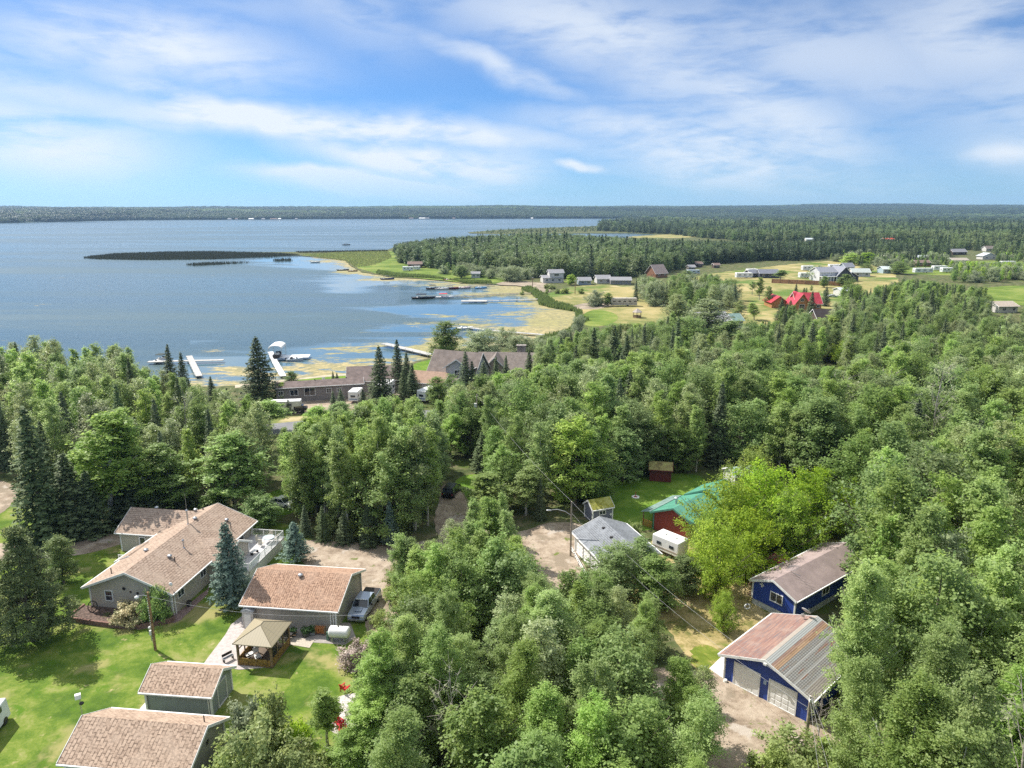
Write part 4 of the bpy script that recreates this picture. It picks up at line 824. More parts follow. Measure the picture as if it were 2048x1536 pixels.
b = MB(); [b.box(-.12, -.08, 1.0 + .28 * k, .06, .03, .12) for k in range(int((hA_ - 1.2) / .28))]; b.build('cable_clips', offw, pA)
pB, qB, hB_ = pole('street_lamp', 'tall grey wooden pole with curved street lamp arm by the grey-roofed garage', 'street lamp', 1141, 1112, 1003, .14, .09, mat('grey_pole_wood', (.36, .30, .24), .85, vary=.2, vscale=4))
b = MB(); pts = [(0, 0, hB_ - 2.0), (-.8, .1, hB_ - 1.45), (-1.8, .2, hB_ - 1.2), (-2.6, .25, hB_ - 1.3)]
for a, c in zip(pts[:-1], pts[1:]): b.tube(a, c, .045, n=6)
b.build('lamp_arm', galv, pB); b = MB(); b.smooth = True; b.ball((-2.95, .28, hB_ - 1.35), .2, sq=(2.0, .8, .5)); b.build('lamp_head', galv, pB)
pC, qC, hC_ = pole('utility_pole', 'weathered utility pole with wires standing at the corner of the blue garage', 'utility pole', 1608, 1512, 1392, .17, .12, mat('grey_pole_wood'))
b = MB(); b.box(0, -.1, hC_ - .35, .3, .2, .25); b.tube((-.12, -.1, hC_ - .1), (-.12, -.1, hC_ + .1), .05); b.build('insulator', white, pC)
pD = thing('utility_pole', 'slim wooden utility pole with a small white box in the dark spruces by the road', 'utility pole', (*G(955, 905)[:2], 0)); qD = Vector(pD.location); MB().tube((0, 0, 0), (0, 0, 11.5), .15, .1).build('pole', mat('grey_pole_wood'), pD); b = MB(); b.box(-.3, -.1, 9.4, .5, .4, .7); b.build('transformer', offw, pD)
def wire(name, label, a, c, sag, r=.018, parent=None, group='overhead wires'):
    a, c = Vector(a), Vector(c); N = 18; t = MB(); prev = None
    for i in range(N + 1):
        f = i / N; p = a.lerp(c, f) - Vector((0, 0, sag * 4 * f * (1 - f)))
        if prev is not None: t.tube(prev, p, r, n=4, cap=False)
        prev = p
    o = t.build(name, mat('wire', (.42, .42, .42), .5), parent); tag(o, label, 'wire', group); return o
tA, tB, tC, tD = (Vector((q.x, q.y, h_)) for q, h_ in ((qA, hA_), (qB, hB_), (qC, hC_), (qD, 11.4)))
wire('power_line', 'thin power line sagging from the street lamp pole to the blue garage pole', tB, tC, 1.2, .011)
wire('power_line', 'thin power line rising from the street lamp pole towards the slim pole in the spruces', tB, tD, .8, .011)
wire('power_line', 'lower line between the street lamp pole and the blue garage pole', tB - Vector((0, 0, 1.6)), tC - Vector((.3, 0, 1.0)), 1.6, .010)
wire('power_line', 'wire running off the blue garage pole to the bottom edge, outer of three', tC, G(1760, 1700, 7.0), .5, .010)
wire('power_line', 'wire running off the blue garage pole to the bottom edge, middle of three', tC, G(1710, 1700, 7.0), .7, .010)
wire('power_line', 'wire running off the blue garage pole to the bottom edge, inner of three', tC - Vector((0, 0, .5)), G(1670, 1700, 7.0), .9, .010)
wire('power_line', 'pale cable from the yard lamp pole past the garage wall to the pickup truck', tA - Vector((0, 0, .5)), G(735, 1228, 5.0), 1.0, .011)
# ---------------------------------------------------------------- vehicles, boats, docks, far buildings
def wheels(t, w, ys, r=.36):
    for sx in (-1, 1):
        for y in ys:
            o = MB().tube((sx * (w / 2 - .2), y, r), (sx * (w / 2 + .02), y, r), r, n=16).build('wheel', mat('tyre', (.025, .025, .025), .8), t)
            MB().tube((sx * (w / 2), y, r), (sx * (w / 2 + .03), y, r), r * .6, n=12).build('rim', galv, o)
def car_body(t, L, W_, paint, z0=.35, z1=.95, cab=(-.15, .33, .62), kind='suv'):
    """front is -y; side profile extruded and narrowed at the top"""
    h = L / 2; zt = {'suv': 1.72, 'sedan': 1.42, 'pickup': 1.85}[kind]
    if kind == 'pickup': prof = [(-h, z0), (-h, .85), (-h + .15, 1.12), (-h + 1.45, 1.22), (h - 1.9, 1.24), (h, 1.24), (h, z0)]; g = [(-h + 1.4, 1.22), (-h + 2.05, zt), (h - 2.1, zt), (h - 1.9, 1.24)]
    elif kind == 'suv': prof = [(-h, z0), (-h, .8), (-h + .2, 1.0), (-h + 1.2, 1.1), (h - .1, 1.12), (h, 1.0), (h, z0)]; g = [(-h + 1.1, 1.1), (-h + 1.85, zt), (h - .45, zt), (h - .08, 1.12)]
    else: prof = [(-h, z0 - .05), (-h, .65), (-h + .2, .82), (-h + 1.2, .92), (h - .9, .98), (h - .05, .92), (h, z0)]; g = [(-h + 1.2, .92), (-h + 2.0, zt), (h - 1.5, zt), (h - .8, .98)]
    def shell(pr, w0, w1, zlo, zhi):
        k = len(pr); vs = []
        for s in (-1, 1):
            for y, z in pr: w = w0 + (w1 - w0) * max(0, min(1, (z - zlo) / (zhi - zlo))); vs.append((s * w / 2, y, z))
        return vs, [tuple(range(k)), tuple(range(2 * k - 1, k - 1, -1))] + [(i, k + i, k + (i + 1) % k, (i + 1) % k) for i in range(k)]
    b = MB(); b.add(*shell(prof, W_, W_ * .97, z0, 1.2)); bo = b.build('body', paint, t, .06)
    b = MB(); b.add(*shell(g, W_ * .95, W_ * .78, g[0][1], zt)); gl = b.build('windows', glass, t, .04)
    b = MB(); b.add(*shell([(g[1][0] - .04, zt - .02), (g[1][0] + .02, zt + .05), (g[2][0] - .02, zt + .05), (g[2][0] + .05, zt - .02)], W_ * .80, W_ * .78, zt, zt + .05))
    for s in (-1, 1):
        for (ya, za), (yb, zb) in (((g[0][0], g[0][1]), (g[1][0], zt)), ((g[3][0], g[3][1]), (g[2][0], zt))): b.tube((s * W_ * .475, ya, za), (s * W_ * .392, yb, zb), .045, n=5)
        ym = (g[1][0] + g[2][0]) / 2; b.tube((s * W_ * .475, ym, g[0][1]), (s * W_ * .392, ym, zt), .04, n=5)
    b.build('roof', paint, t)
    for s in (-1, 1):
        MB().box(s * W_ * .36, -h - .01, z0 + .42, .36, .06, .17).build('headlight', mat('lamp_glass', (.75, .77, .8), .1, spec=.8), t)
        MB().box(s * W_ * .42, h + .01, z0 + .5, .16, .05, .25).build('tail_light', mat('red_lens', (.35, .01, .01), .2), t)
    MB().box(0, -h - .02, z0 + .35, W_ * .45, .06, .26).build('grille', dark, t); b = MB(); b.box(0, -h - .04, z0 + .06, W_ * .96, .14, .2); b.build('bumper', galv if kind == 'pickup' else dark, t)
    wheels(t, W_, (-h + .95, h - 1.0)); return prof
tr = thing('pickup_truck', 'silver-blue pickup truck with black bed parked at the end wall of the beige garage', 'pickup truck', (-17.0, 73.6, 0), math.radians(-9)); EXCL.append((-17, 73, 3))
silver = mat('silver_blue_paint', (.36, .42, .54), .25, metal=.35, spec=.6, vary=.03, coat=.6); car_body(tr, 5.8, 2.0, silver, .45, kind='pickup')
MB().box(0, 2.0, 1.24, 1.75, 1.6, .12).build('bed_cover', dark, tr); MB().box(-1.12, -.75, 1.3, .22, .14, .24).build('mirror', dark, tr); MB().box(1.12, -.75, 1.3, .22, .14, .24).build('mirror', dark, tr)
b = MB(); [b.box(-.5 + .25 * i, -1.0, 1.93, .1, .14, .05) for i in range(5)]; b.build('roof_lamp', white, tr); MB().box(0, -1.9, 1.25, .8, .9, .03).build('hood_scoop', silver, tr)
sv = thing('black_suv', 'black sport utility car parked on the shaded gravel lane between aspens', 'car', (*G(903, 988)[:2], 0), math.radians(168)); EXCL.append((sv.location.x, sv.location.y, 3))
car_body(sv, 4.7, 1.95, mat('black_paint', (.012, .012, .014), .35, spec=.4, vary=.02), kind='suv')
wc = thing('white_car', 'pale car glimpsed on the grass behind the aspens by the white deck', 'car', (*G(566, 1012)[:2], 0), 1.2); EXCL.append((wc.location.x, wc.location.y, 3)); car_body(wc, 4.5, 1.8, white, kind='sedan')

def rv(name, label, px, py, rz, L, W_, h, stripe=(.25, .33, .45), paint=None, group=None, nose=0.0, wins=3, pt=None):
    p = pt or G(px, py); t = thing(name, label, 'trailer', (p[0], p[1], 0), rz, group, excl=L / 2 + 1)
    b = MB(); b.extr([(-L / 2, .55), (L / 2, .55), (L / 2, h - .15), (L / 2 - .15, h), (-L / 2 + .15 + nose, h), (-L / 2, h - .2 - nose)], -W_ / 2, W_ / 2); b.build('body', paint or white, t, .06)
    b = MB(); [b.box(-L / 2 + L * (i + .6) / wins, -W_ / 2 - .01, h * .62, L / wins * .5, .04, .6) for i in range(wins)]; b.box(L / 2 + .01, 0, h * .62, .04, W_ * .5, .6); b.box(-L / 2 + .0, 0, h * .6, .05, W_ * .5, .5); b.build('window', glass, t)
    b = MB(); b.box(0, -W_ / 2 - .005, h * .36, L * .97, .02, .16); b.box(-L / 2 - .0, 0, h * .36, .02, W_ * .9, .3); b.build('stripe', mat('stripe_%d' % int(stripe[2] * 100), stripe, .5), t)
    MB().box(L * .1, 0, h + .08, .9, .6, .22).build('roof_unit', offw, t)
    for s in (-1, 1): MB().tube((L * .15, s * (W_ / 2 - .2), .36), (L * .15, s * (W_ / 2 + .02), .36), .36, n=10).build('wheel', mat('tyre'), t)
    return t
rv('camper_trailer', 'tall white fifth-wheel trailer facing the road beside the long lakeside bungalow', 770, 797, math.radians(82), 8.5, 2.6, 3.9, nose=.5)
rv('camper_trailer', 'white travel trailer in the aspens below the grey two-storey house', 857, 800, math.radians(62), 6.0, 2.5, 3.0)
rv('camper_trailer', 'small white trailer end showing between young spruces by the bungalow', 712, 802, math.radians(85), 4.5, 2.3, 2.9)
cpr = thing('truck_camper', 'beige camper shell on a pickup parked in front of the long lakeside bungalow', 'truck camper', (*G(577, 826)[:2], 0), math.radians(8), excl=5)
b = MB(); b.extr([(-3.6, .95), (1.4, .95), (1.4, 1.7), (3.0, 1.75), (3.0, 2.9), (-3.6, 2.9)], -1.1, 1.1); b.build('body', mat('cream_camper', (.60, .58, .52), .5), cpr, .06)
b = MB(); b.box(-1.6, -1.12, 2.2, 1.6, .04, .6); b.box(.6, -1.12, 2.2, .8, .04, .5); b.build('window', glass, cpr); MB().box(-.4, 0, 2.96, 6.6, 2.2, .12).build('roof', white, cpr)
b = MB(); b.box(2.9, 0, 1.0, 2.6, 1.9, .75); b.box(0, 0, .7, 5, 1.9, .4); b.build('truck_body', dark, cpr, .08); b = MB(); b.box(2.6, 0, 1.55, 1.6, 1.7, .5); b.build('windows', glass, cpr)
for y in (-.95, .95):
    for x_ in (-1.8, 3.2): MB().tube((x_, y - .1, .38), (x_, y + .1, .38), .38, n=10).build('wheel', mat('tyre'), cpr)

# houses by the lake (local x along the front, seen from the front)
grey_w = siding('grey_siding', (.34, .33, .32), .25); taupe = mat('taupe_shingles', (.225, .185, .165), .9, vary=.14, vscale=.7, bump=.3, bscale=7); dkb = mat('dark_brown_shingles', (.18, .14, .13), .9, vary=.16, vscale=.8)
def house(name, label, p, rz, Lx, Dy, he, hr, wm_, rm, ridge='x', wins=(), ov=.5, extra=None, cat='house', trim=None, base=0.0, group=None):
    """p = world point of the front wall's left end; ridge 'x' runs along the front"""
    t = thing(name, label, cat, (p[0], p[1], 0), rz, group); excl_rect(t, 0, Lx, 0, Dy, 3)
    if ridge == 'x': w, r, T = gable(t, Dy, Lx, he, hr, wm_, rm, ov, ov * .8, off=(0, Dy), rz=-math.pi / 2, trim=trim, corners=False)
    else: w, r, T = gable(t, Lx, Dy, he, hr, wm_, rm, ov, ov * .8, trim=trim, corners=False)
    a, c = (Dy, Lx) if ridge == 'x' else (Lx, Dy)
    for (f, u, z, w_, h_, *k) in wins:
        open_(t, T, a, c, {'x': {'f': 'r', 'b': 'l', 'l': 'f', 'r': 'b'}, 'y': {'f': 'f', 'b': 'b', 'l': 'l', 'r': 'r'}}[ridge][f], u, z, w_, h_, *(k or ['window']))
    return t, w, r, T
q0, q1 = G(554, 806), G(727, 795); d = q1 - q0; rzm = math.atan2(d.y, d.x)
mh, w, r, T = house('lakeside_bungalow', 'long low grey-brown bungalow with purple-brown roof behind the truck camper', q0, rzm, d.length, 5.2, 3.6, 4.4, siding('taupe_siding', (.24, .215, .205), .25), dkb, 'x',
    [('f', d.length * u, 2.3, w_, h_) for u, w_, h_ in ((.05, 1.2, 1.2), (.2, 1.9, 1.5), (.38, 2.6, 2.0), (.60, 1.2, 1.2), (.72, 1.1, 1.1))], .4)
for i, (u, v_) in enumerate(((3, 2), (9, 2.8), (14, 1.9), (16.5, 2.4))): pipe(r, T @ Vector((v_, u, 4.2)), .6, .12)
q0 = G(697, 787); house('lakeside_house', 'broad brown-roofed house with pale wall, half behind a tall shore spruce', q0, math.radians(10), 15, 11, 3.2, 5.6, siding('pale_taupe', (.40, .37, .34)), dkb, 'x', [('f', 8, 1.8, 1.4, 1.2)], .6)
q0 = G(806, 782); house('brown_garage', 'low brown-roofed garage between the shore spruces and the grey two-storey house', q0, math.radians(-18), 11, 8, 2.7, 4.6, siding('pale_taupe'), mat('ginger_shingles', (.34, .23, .17), .9, vary=.12), 'x', [('f', 7, 1.2, 3, 2.1, 'garage_door', None, offw)], .5)
q0 = G(855, 775); gh, w, r, T = house('grey_two_storey_house', 'grey two-storey house with steep taupe roof and white garage doors', q0, math.radians(-22), 13, 11, 3.4, 9.0, siding('pale_grey_siding', (.46, .47, .49), .25), taupe, 'x', [('l', 2.5, 1.8, 1.1, 1.5), ('l', 5, 1.8, 1.1, 1.5), ('l', 8, 1.8, 1.1, 1.5), ('l', 5.5, 5.2, 1.1, 1.3)], .6)
gable(gh, 6.5, 6.5, 6.2, 8.3, siding('pale_grey_siding'), taupe, .5, .5, off=(6.0, -1.0), wall='dormer_wall', roof='dormer_roof', corners=False)
T2 = frameT(gh, (6.0, -1.0)); open_(gh, T2, 6.5, 6.5, 'f', 3.2, 4.9, 1.5, 1.5); open_(gh, T2, 6.5, 6.5, 'l', 3.5, 5.2, 1.2, 1.0)
gable(gh, 4.6, 8.5, 2.8, 4.1, siding('pale_grey_siding'), taupe, .5, .4, off=(1.2, 1.0), rz=-math.pi / 2, wall='garage_wall', roof='garage_roof', corners=False)
T2 = frameT(gh, (1.2, 1.0), -math.pi / 2); open_(gh, T2, 4.6, 8.5, 'r', 2.0, 1.25, 2.6, 2.2, 'garage_door', gm=wd); open_(gh, T2, 4.6, 8.5, 'r', 5.4, 1.25, 2.6, 2.2, 'garage_door', gm=wd)
q0 = G(958, 762); ch, w, r, T = house('brown_chimney_house', 'large brown-roofed house with broad stone chimney behind a row of small spruces', q0, math.radians(-4), 15.5, 11, 3.4, 6.8, siding('tan_siding', (.36, .30, .24)), mat('brown_taupe_shingles', (.22, .185, .165), .9, vary=.14), 'x', [('f', 14, 2.4, 2, 1.4)], .7)
gable(ch, 7, 7, 3.6, 7.0, siding('tan_siding'), mat('brown_taupe_shingles'), .6, .6, off=(1.0, -2.5), wall='gable_wall', roof='gable_roof', corners=False)
b = MB(); b.box(11, 8, 5.0, 2.3, 1.5, 6.6); b.box(11, 8, 8.4, 2.7, 1.9, .3); b.build('chimney', mat('stone', (.36, .32, .29), .9, vary=.3, vscale=2), r)
ex_ = thing('orange_loader', 'orange tracked loader parked at the garage doors of the grey two-storey house', 'loader', (*G(868, 782)[:2], 0), -.4, excl=4)
om = mat('machine_orange', (.62, .17, .04), .5); b = MB(); b.box(0, 0, 1.3, 3.2, 2.2, 1.1); b.box(.3, 0, 2.3, 1.5, 1.5, 1.2); b.build('body', om, ex_, .12)
for s in (-1, 1): MB().box(0, s * 1.2, .45, 3.6, .5, .9).build('track', dark, ex_, .2)
b = MB(); b.tube((-1.2, 0, 1.6), (-3.2, 0, 3.0), .22); b.tube((-3.2, 0, 3.0), (-4.4, 0, 1.6), .18); b.build('boom', om, ex_); MB().box(-4.5, 0, 1.2, .7, 1.2, .8).build('bucket', dark, ex_, .1)

# docks, lifts, boats
dockm = mat('dock_planks', (.44, .43, .41), .8, vary=.12, vscale=.8)
def dock(label, pts, w, z=.25, group='docks along the lake', m=None, cross=()):
    ps = [G(x, y, z) for x, y in pts]; t = thing('dock', label, 'dock', (ps[0].x, ps[0].y, 0), 0, group); o = ps[0].copy(); b = MB(); lg = MB()
    for a, c in zip(ps[:-1], ps[1:]):
        a, c = a - o, c - o; mid = (a + c) / 2; L = (c - a).length; b.box(mid.x, mid.y, z, L + w * .2, w, .16, math.atan2((c - a).y, (c - a).x))
        d_ = (c - a).normalized(); nn = Vector((-d_.y, d_.x, 0))
        for i in range(int(L / 4) + 1):
            for s in (-1, 1): p = a + d_ * min(L, i * 4) + nn * s * w * .5; lg.tube((p.x, p.y, -1.2), (p.x, p.y, z + .5), .05, n=5)
    for (x, y, sx, sy, rz) in cross: q = G(x, y, z) - o; b.box(q.x, q.y, z + .03, sx, sy, .18, rz)
    b.build('planks', m or dockm, t); k = lg.build('posts', galv, t); k['kind'] = 'stuff'; return t
def boat(name, label, px, py, rz, L, W_, hull, group=None, canopy=None, cabin=False, z=-.45, deckc=None):
    p = G(px, py, z); t = thing(name, label, 'boat', (p.x, p.y, z), rz, group)
    b = MB(); n_ = 9; vs = []; fs = []
    for i in range(n_):
        f = i / (n_ - 1); w = W_ / 2 * (1 if f < .5 else math.cos((f - .5) * math.pi * .96)); x = -L / 2 + L * f; sh = .75 + .35 * f * f
        vs += [(x, -w, sh), (x, -w * .7, -.15 + .3 * f ** 3), (x, w * .7, -.15 + .3 * f ** 3), (x, w, sh)]
    for i in range(n_ - 1):
        a = i * 4; c = a + 4; fs += [(a, a + 1, c + 1, c), (a + 1, a + 2, c + 2, c + 1), (a + 2, a + 3, c + 3, c + 2), (a + 3, a, c, c + 3)]
    fs += [(0, 3, 2, 1)]; b.add(vs, fs); b.build('hull', hull, t)
    b = MB(); b.box(-L * .08, 0, .78, L * .45, W_ * .55, .12); b.box(-L * .2, 0, 1.0, .5, W_ * .7, .5); b.build('seats', deckc or offw, t)
    b = MB(); b.box(L * .12, 0, 1.15, .08, W_ * .7, .5); b.build('windscreen', glass, t); MB().box(-L / 2 - .15, 0, .7, .35, .4, .8).build('motor', dark, t)
    if canopy:
        c = MB(); c.extr([(-L * .32, 2.2), (L * .14, 2.2), (L * .12, 2.34), (-L * .1, 2.42), (-L * .3, 2.34)], -W_ / 2, W_ / 2); c.build('canopy', canopy, t)
        for sx in (-.28, .1):
            for sy in (-1, 1): MB().tube((L * sx, sy * W_ * .45, .8), (L * sx, sy * W_ * .45, 2.22), .03, n=4).build('canopy_pole', galv, t)
    return t
dock('pale dock with crosswise end seen through the dark spruces by the pontoon boat', [(398, 752), (378, 712)], 1.8, cross=[(372, 722, 22, 2.0, .12)])
boat('pontoon_boat', 'pontoon boat with dark canopy moored at the pale dock behind the dark spruces', 327, 722, 1.4, 6.5, 2.4, white, canopy=mat('dark_green_canvas', (.03, .05, .05), .8))
dock('white dock running out from the shore beside the covered boat lift', [(566, 752), (549, 722), (541, 704)], 1.7, m=white, cross=[(583, 713, 11, 4.5, .12)])
bl = thing('boat_lift', 'boat lift with white arched canopy standing in the water by the big spruce', 'boat lift', (*G(556, 716, -.45)[:2], -.45), .1)
b = MB(); pr = [(-2.0, 3.6), (-1.9, 4.1), (-1.2, 4.5), (0, 4.65), (1.2, 4.5), (1.9, 4.1), (2.0, 3.6)]; b.extr(pr + [(x * .95, z - .12) for x, z in reversed(pr)], -3.6, 3.6); b.build('canopy', white, bl)
for sx in (-1.9, 1.9):
    for sy in (-3, 3): MB().tube((sx, sy, -.8), (sx, sy, 3.7), .07, n=6).build('post', galv, bl)
b = MB(); b.box(0, -3, .5, 3.9, .15, .15); b.box(0, 3, .5, 3.9, .15, .15); b.build('cradle', galv, bl)
boat('motor_boat', 'dark boat hanging in the lift under the white arched canopy', 556, 712, 1.67, 6, 2.2, dark, z=.6)
boat('pontoon_boat', 'small boat with dark cover tied to the white platform by the boat lift', 590, 722, .1, 5, 2.2, mat('pale_hull', (.5, .55, .6), .4), deckc=dark)
dock('long pale dock slanting out of the algae beside the grey two-storey house', [(862, 709), (768, 687)], 2.6, z=.5)
dock('long dark-posted dock reaching from the spruces across the beige algae', [(1094, 670), (985, 661), (935, 655)], 1.9)
boat('motor_boat', 'white motor boat with wakeboard tower at the tip of the algae dock', 930, 659, .2, 6.5, 2.4, white)
tw = thing('swim_raft', 'small square swim raft floating in the algae near the dark-posted dock', 'raft', (*G(958, 668, -.45)[:2], -.45), .2); b = MB(); b.box(0, 0, .25, 3, 3, .4); b.build('deck', dockm, tw); MB().tube((1.3, 1.3, .4), (1.3, 1.3, 1.6), .05).build('ladder', galv, tw)
dock('thin grey dock with a wider pale end platform in the open bay', [(1078, 598), (1000, 601), (938, 600)], 1.8, cross=[(948, 602, 13, 5, 0)])
dock('thin dark dock leading out to the dark pontoon boat in the bay', [(1062, 586), (1000, 588), (930, 592), (862, 594)], 1.6, m=mat('dark_planks', (.22, .19, .16), .9))
boat('pontoon_boat', 'dark pontoon boat on a lift at the end of the thin dark dock', 847, 597, .1, 12, 4.2, dark, canopy=dark, group='boats moored in the bay')
boat('motor_boat', 'white motor boat with red cover tied halfway along the thin dark dock', 890, 596, .1, 9.5, 3.4, white, canopy=mat('red_canvas', (.5, .05, .05), .8), group='boats moored in the bay')
dock('dark dock at the muddy cove in front of the peninsula wood', [(988, 570), (935, 573), (870, 577)], 1.6, m=mat('dark_planks'))
boat('motor_boat', 'dark boat at the outer end of the cove dock', 868, 578, .3, 9, 3.2, dark, canopy=dark, group='boats moored in the bay')
boat('motor_boat', 'pale boat in the middle of the cove dock', 884, 579, .1, 8, 3, offw, group='boats moored in the bay')
boat('motor_boat', 'dark red boat on the cove dock next to the pale one', 902, 578, .2, 9, 3.2, mat('wine_red', (.2, .03, .03), .4), canopy=mat('grey_canvas', (.2, .2, .2), .8), group='boats moored in the bay')
boat('motor_boat', 'pinkish-white boat nearest the shore on the cove dock', 926, 577, .1, 9, 3.2, mat('pink_white', (.6, .45, .43), .5), group='boats moored in the bay')
boat('rowing_boat', 'small bright blue boat lying in the weedy cove', 962, 577, .1, 7, 3, mat('sky_blue_hull', (.15, .35, .6), .4))
boat('motor_boat', 'small dark boat with rack off the tip of the meadow spit', 775, 559, .2, 9, 3, mat('navy'), canopy=dark)
boat('rowing_boat', 'tiny pale rowing boat drawn up on the weedy shore of the meadow spit', 631, 525, .3, 8, 3, offw)
boat('rowing_boat', 'tiny dark rowing boat near the weeds at the meadow spit', 686, 541, .3, 9, 3, dark)
boat('rowing_boat', 'tiny brown rowing boat just off the meadow spit shore', 706, 543, .1, 7, 3, wood)
boat('fishing_boat', 'lone dark fishing boat far out on the open lake beyond the reed bank', 693, 490, .1, 10, 4, dark, canopy=dark)
boat('rowing_boat', 'tiny rowing boat on the beach where the cove turns to the field', 899, 561, .3, 8, 2.6, mat('wine_red'))

# far buildings on the bay and fields: (pixel x of the left end, pixel y of the foot, width px)
def far(name, label, px, py, wpx, rz, Dy, he, hr, wm_, rm, ridge='x', cat='house', wins=2, group=None):
    p = G(px, py); sc = p.length / FPX; L = wpx * sc / max(.5, math.cos(rz))
    t, w, r, T = house(name, label, p, rz, L, Dy, he, hr, wm_, rm, ridge, [('f', L * (i + .6) / wins, he * .55, min(1.6, L / wins * .5), min(1.3, he * .4)) for i in range(wins)], .6, cat=cat, group=group)
    return t, w, r, T, L
cw_ = siding('cream_white_siding', (.62, .60, .56), .3); gr_r = mat('grey_far_roof', (.27, .27, .29), .85, vary=.1); br_r = mat('brown_far_roof', (.20, .14, .12), .9, vary=.1); dkw = mat('dark_walls', (.10, .07, .06), .8)
far('spit_cabin', 'dark brown cabin at the meadow end of the peninsula wood', 816, 536, 27, .1, 10, 3, 4.6, mat('red_brown_wall', (.16, .07, .05), .8), br_r)
rv('camper_trailer', 'white trailer standing on the meadow beside the dark brown cabin', 816, 542, .1, 8, 3.2, 3.4)
rv('camper_trailer', 'small white trailer half hidden at the bushes by the dark brown cabin', 834, 540, .1, 5, 3, 3)
far('lake_cottage', 'tiny pale cottage in the bushes at the head of the muddy cove', 943, 556, 16, 0, 6, 3, 4, cw_, gr_r)
t_, w, r, T, L = far('two_storey_cottage', 'pale two-storey cottage with grey roof and lower wing above the mud shore', 1086, 566, 38, .15, 9, 3.2, 4.4, cw_, gr_r, wins=3); gable(t_, 7.5, 9, 6.2, 8.0, cw_, gr_r, .5, .5, off=(L * .35, 8), rz=-math.pi / 2, wall='upper_wall', roof='upper_roof', corners=False)
open_(t_, frameT(t_, (L * .35, 8), -math.pi / 2), 7.5, 9, 'r', 4.5, 5, 3, 1.4)
far('small_cottage', 'small blue-grey cottage beside the round bush, between the two-storey cottage and the pale bungalow', 1158, 570, 24, .1, 7, 2.8, 4.4, siding('blue_grey_wall', (.33, .38, .44), .3), gr_r)
far('white_cottage', 'white cottage with wide grey roof behind the dry field', 1194, 567, 27, .08, 9, 2.9, 4.8, cw_, gr_r)
far('low_cottage', 'long low cottage with grey roof beside the white cottage', 1221, 569, 40, -.05, 9, 2.7, 4.2, mat('wall_painted_porch_shade', (.30, .29, .30), .8), gr_r, wins=4)  # wall colour carries a porch's shade; no porch is built
far('brown_roof_barn', 'steep pinkish-brown roofed barn rising from the trees behind the dry field', 1311, 556, 26, .55, 10, 3.2, 8.4, mat('orange_brown_wall', (.34, .17, .10), .8), mat('pinkish_roof', (.40, .31, .28), .8), cat='barn')
rv('motor_home', 'long beige motor home with dark windows parked along the field trees', 1247, 612, .02, 12.5, 3.1, 3.9, (.3, .25, .2), mat('beige_coach', (.52, .47, .40), .5), wins=5)
kz = thing('field_gazebo', 'small gazebo with pointed pale roof on the field below the beige motor home', 'gazebo', (*G(1274, 635)[:2], 0), .2, excl=3)
for k in range(6): a = k * math.pi / 3; MB().tube((1.8 * math.cos(a), 1.8 * math.sin(a), 0), (1.8 * math.cos(a), 1.8 * math.sin(a), 2.4), .08, n=5).build('post', wood, kz)
b = MB(); b.lathe([(2.3, 2.3), (2.3, 2.42), (.02, 4.0)], n=6); b.build('roof', mat('pale_shakes', (.42, .36, .32), .85), kz); MB().lathe([(.01, .0), (1.9, 0), (1.9, .8), (1.8, .8), (1.8, .1), (.01, .1)], n=6).build('rail', wood, kz)
pt_ = thing('picnic_table', 'white picnic table on the dry field near the grove beside the motor home', 'table', (*G(1322, 612)[:2], 0), .3, excl=2); MB().box(0, 0, .76, 3, 1.2, .1).build('table_top', white, pt_)
for s in (-1, 1): MB().box(0, s * 1.1, .45, 3, .4, .08).build('seat', white, pt_); MB().box(s * 1.1, 0, .38, .12, 2.2, .7).build('leg', white, pt_)
rv('camper_trailer', 'white trailer in front of the dark low house on the tan field', 1487, 556, .05, 11, 3.2, 3.6); rv('camper_trailer', 'white trailer with bay end against the dark low house', 1503, 549, .3, 8, 3.2, 4)
far('dark_low_house', 'dark low house with grey-blue roof in the middle of the tan fields', 1519, 556, 36, -.05, 10, 3.2, 5.4, mat('charcoal_wall', (.07, .075, .095), .8), mat('slate_roof', (.17, .18, .22), .8), wins=3)
far('dark_low_annex', 'small dark annex between the white trailers and the dark low house', 1500, 555, 16, .2, 8, 3, 4.8, mat('charcoal_wall'), mat('slate_roof'))
far('field_shed', 'small grey shed at the near edge of the peninsula wood', 1378, 541, 12, .1, 6, 2.6, 4, mat('weathered_wall', (.24, .22, .2), .9), gr_r, cat='shed', wins=1); far('field_shed', 'brown hut among bushes at the near edge of the peninsula wood', 1392, 534, 13, .2, 6, 2.6, 4, dkw, br_r, cat='shed', wins=1)
rv('camper_trailer', 'pale blue-white trailer roof in front of the grey shed by the wood', 1386, 548, .05, 9, 3, 3, paint=mat('blue_white', (.5, .58, .62), .5))
far('field_shed', 'low dark hut alone on the field edge by the wood', 1428, 536, 11, .1, 5, 2.4, 3.6, dkw, br_r, cat='shed', wins=1)
bt, w, r, T, L = far('balcony_house', 'large grey-roofed house with white balcony and steep side gable on the field', 1638, 563, 34, .12, 12, 6.0, 8.6, siding('white_house_siding', (.6, .6, .62), .3), mat('blue_grey_roof', (.24, .25, .29), .8), wins=4)
gable(bt, 11, 13, 3.5, 9.2, mat('charcoal_wall'), mat('blue_grey_roof'), .8, .8, off=(L * .86, -2), wall='side_wall', roof='side_roof', corners=False); gable(bt, 10, 9, 3, 5.8, mat('charcoal_wall'), mat('blue_grey_roof'), .6, .6, off=(L * 1.35, -1), wall='annex_wall', roof='annex_roof', corners=False)
b = MB(); b.box(L * .42, -1.6, 3.3, L * .84, 3.2, .25); b.build('balcony', white, bt); b = MB(); [b.box(L * .84 * i / 5, -3.1, 1.6, .3, .3, 3.2) for i in range(6)]; b.build('porch_posts', white, bt)
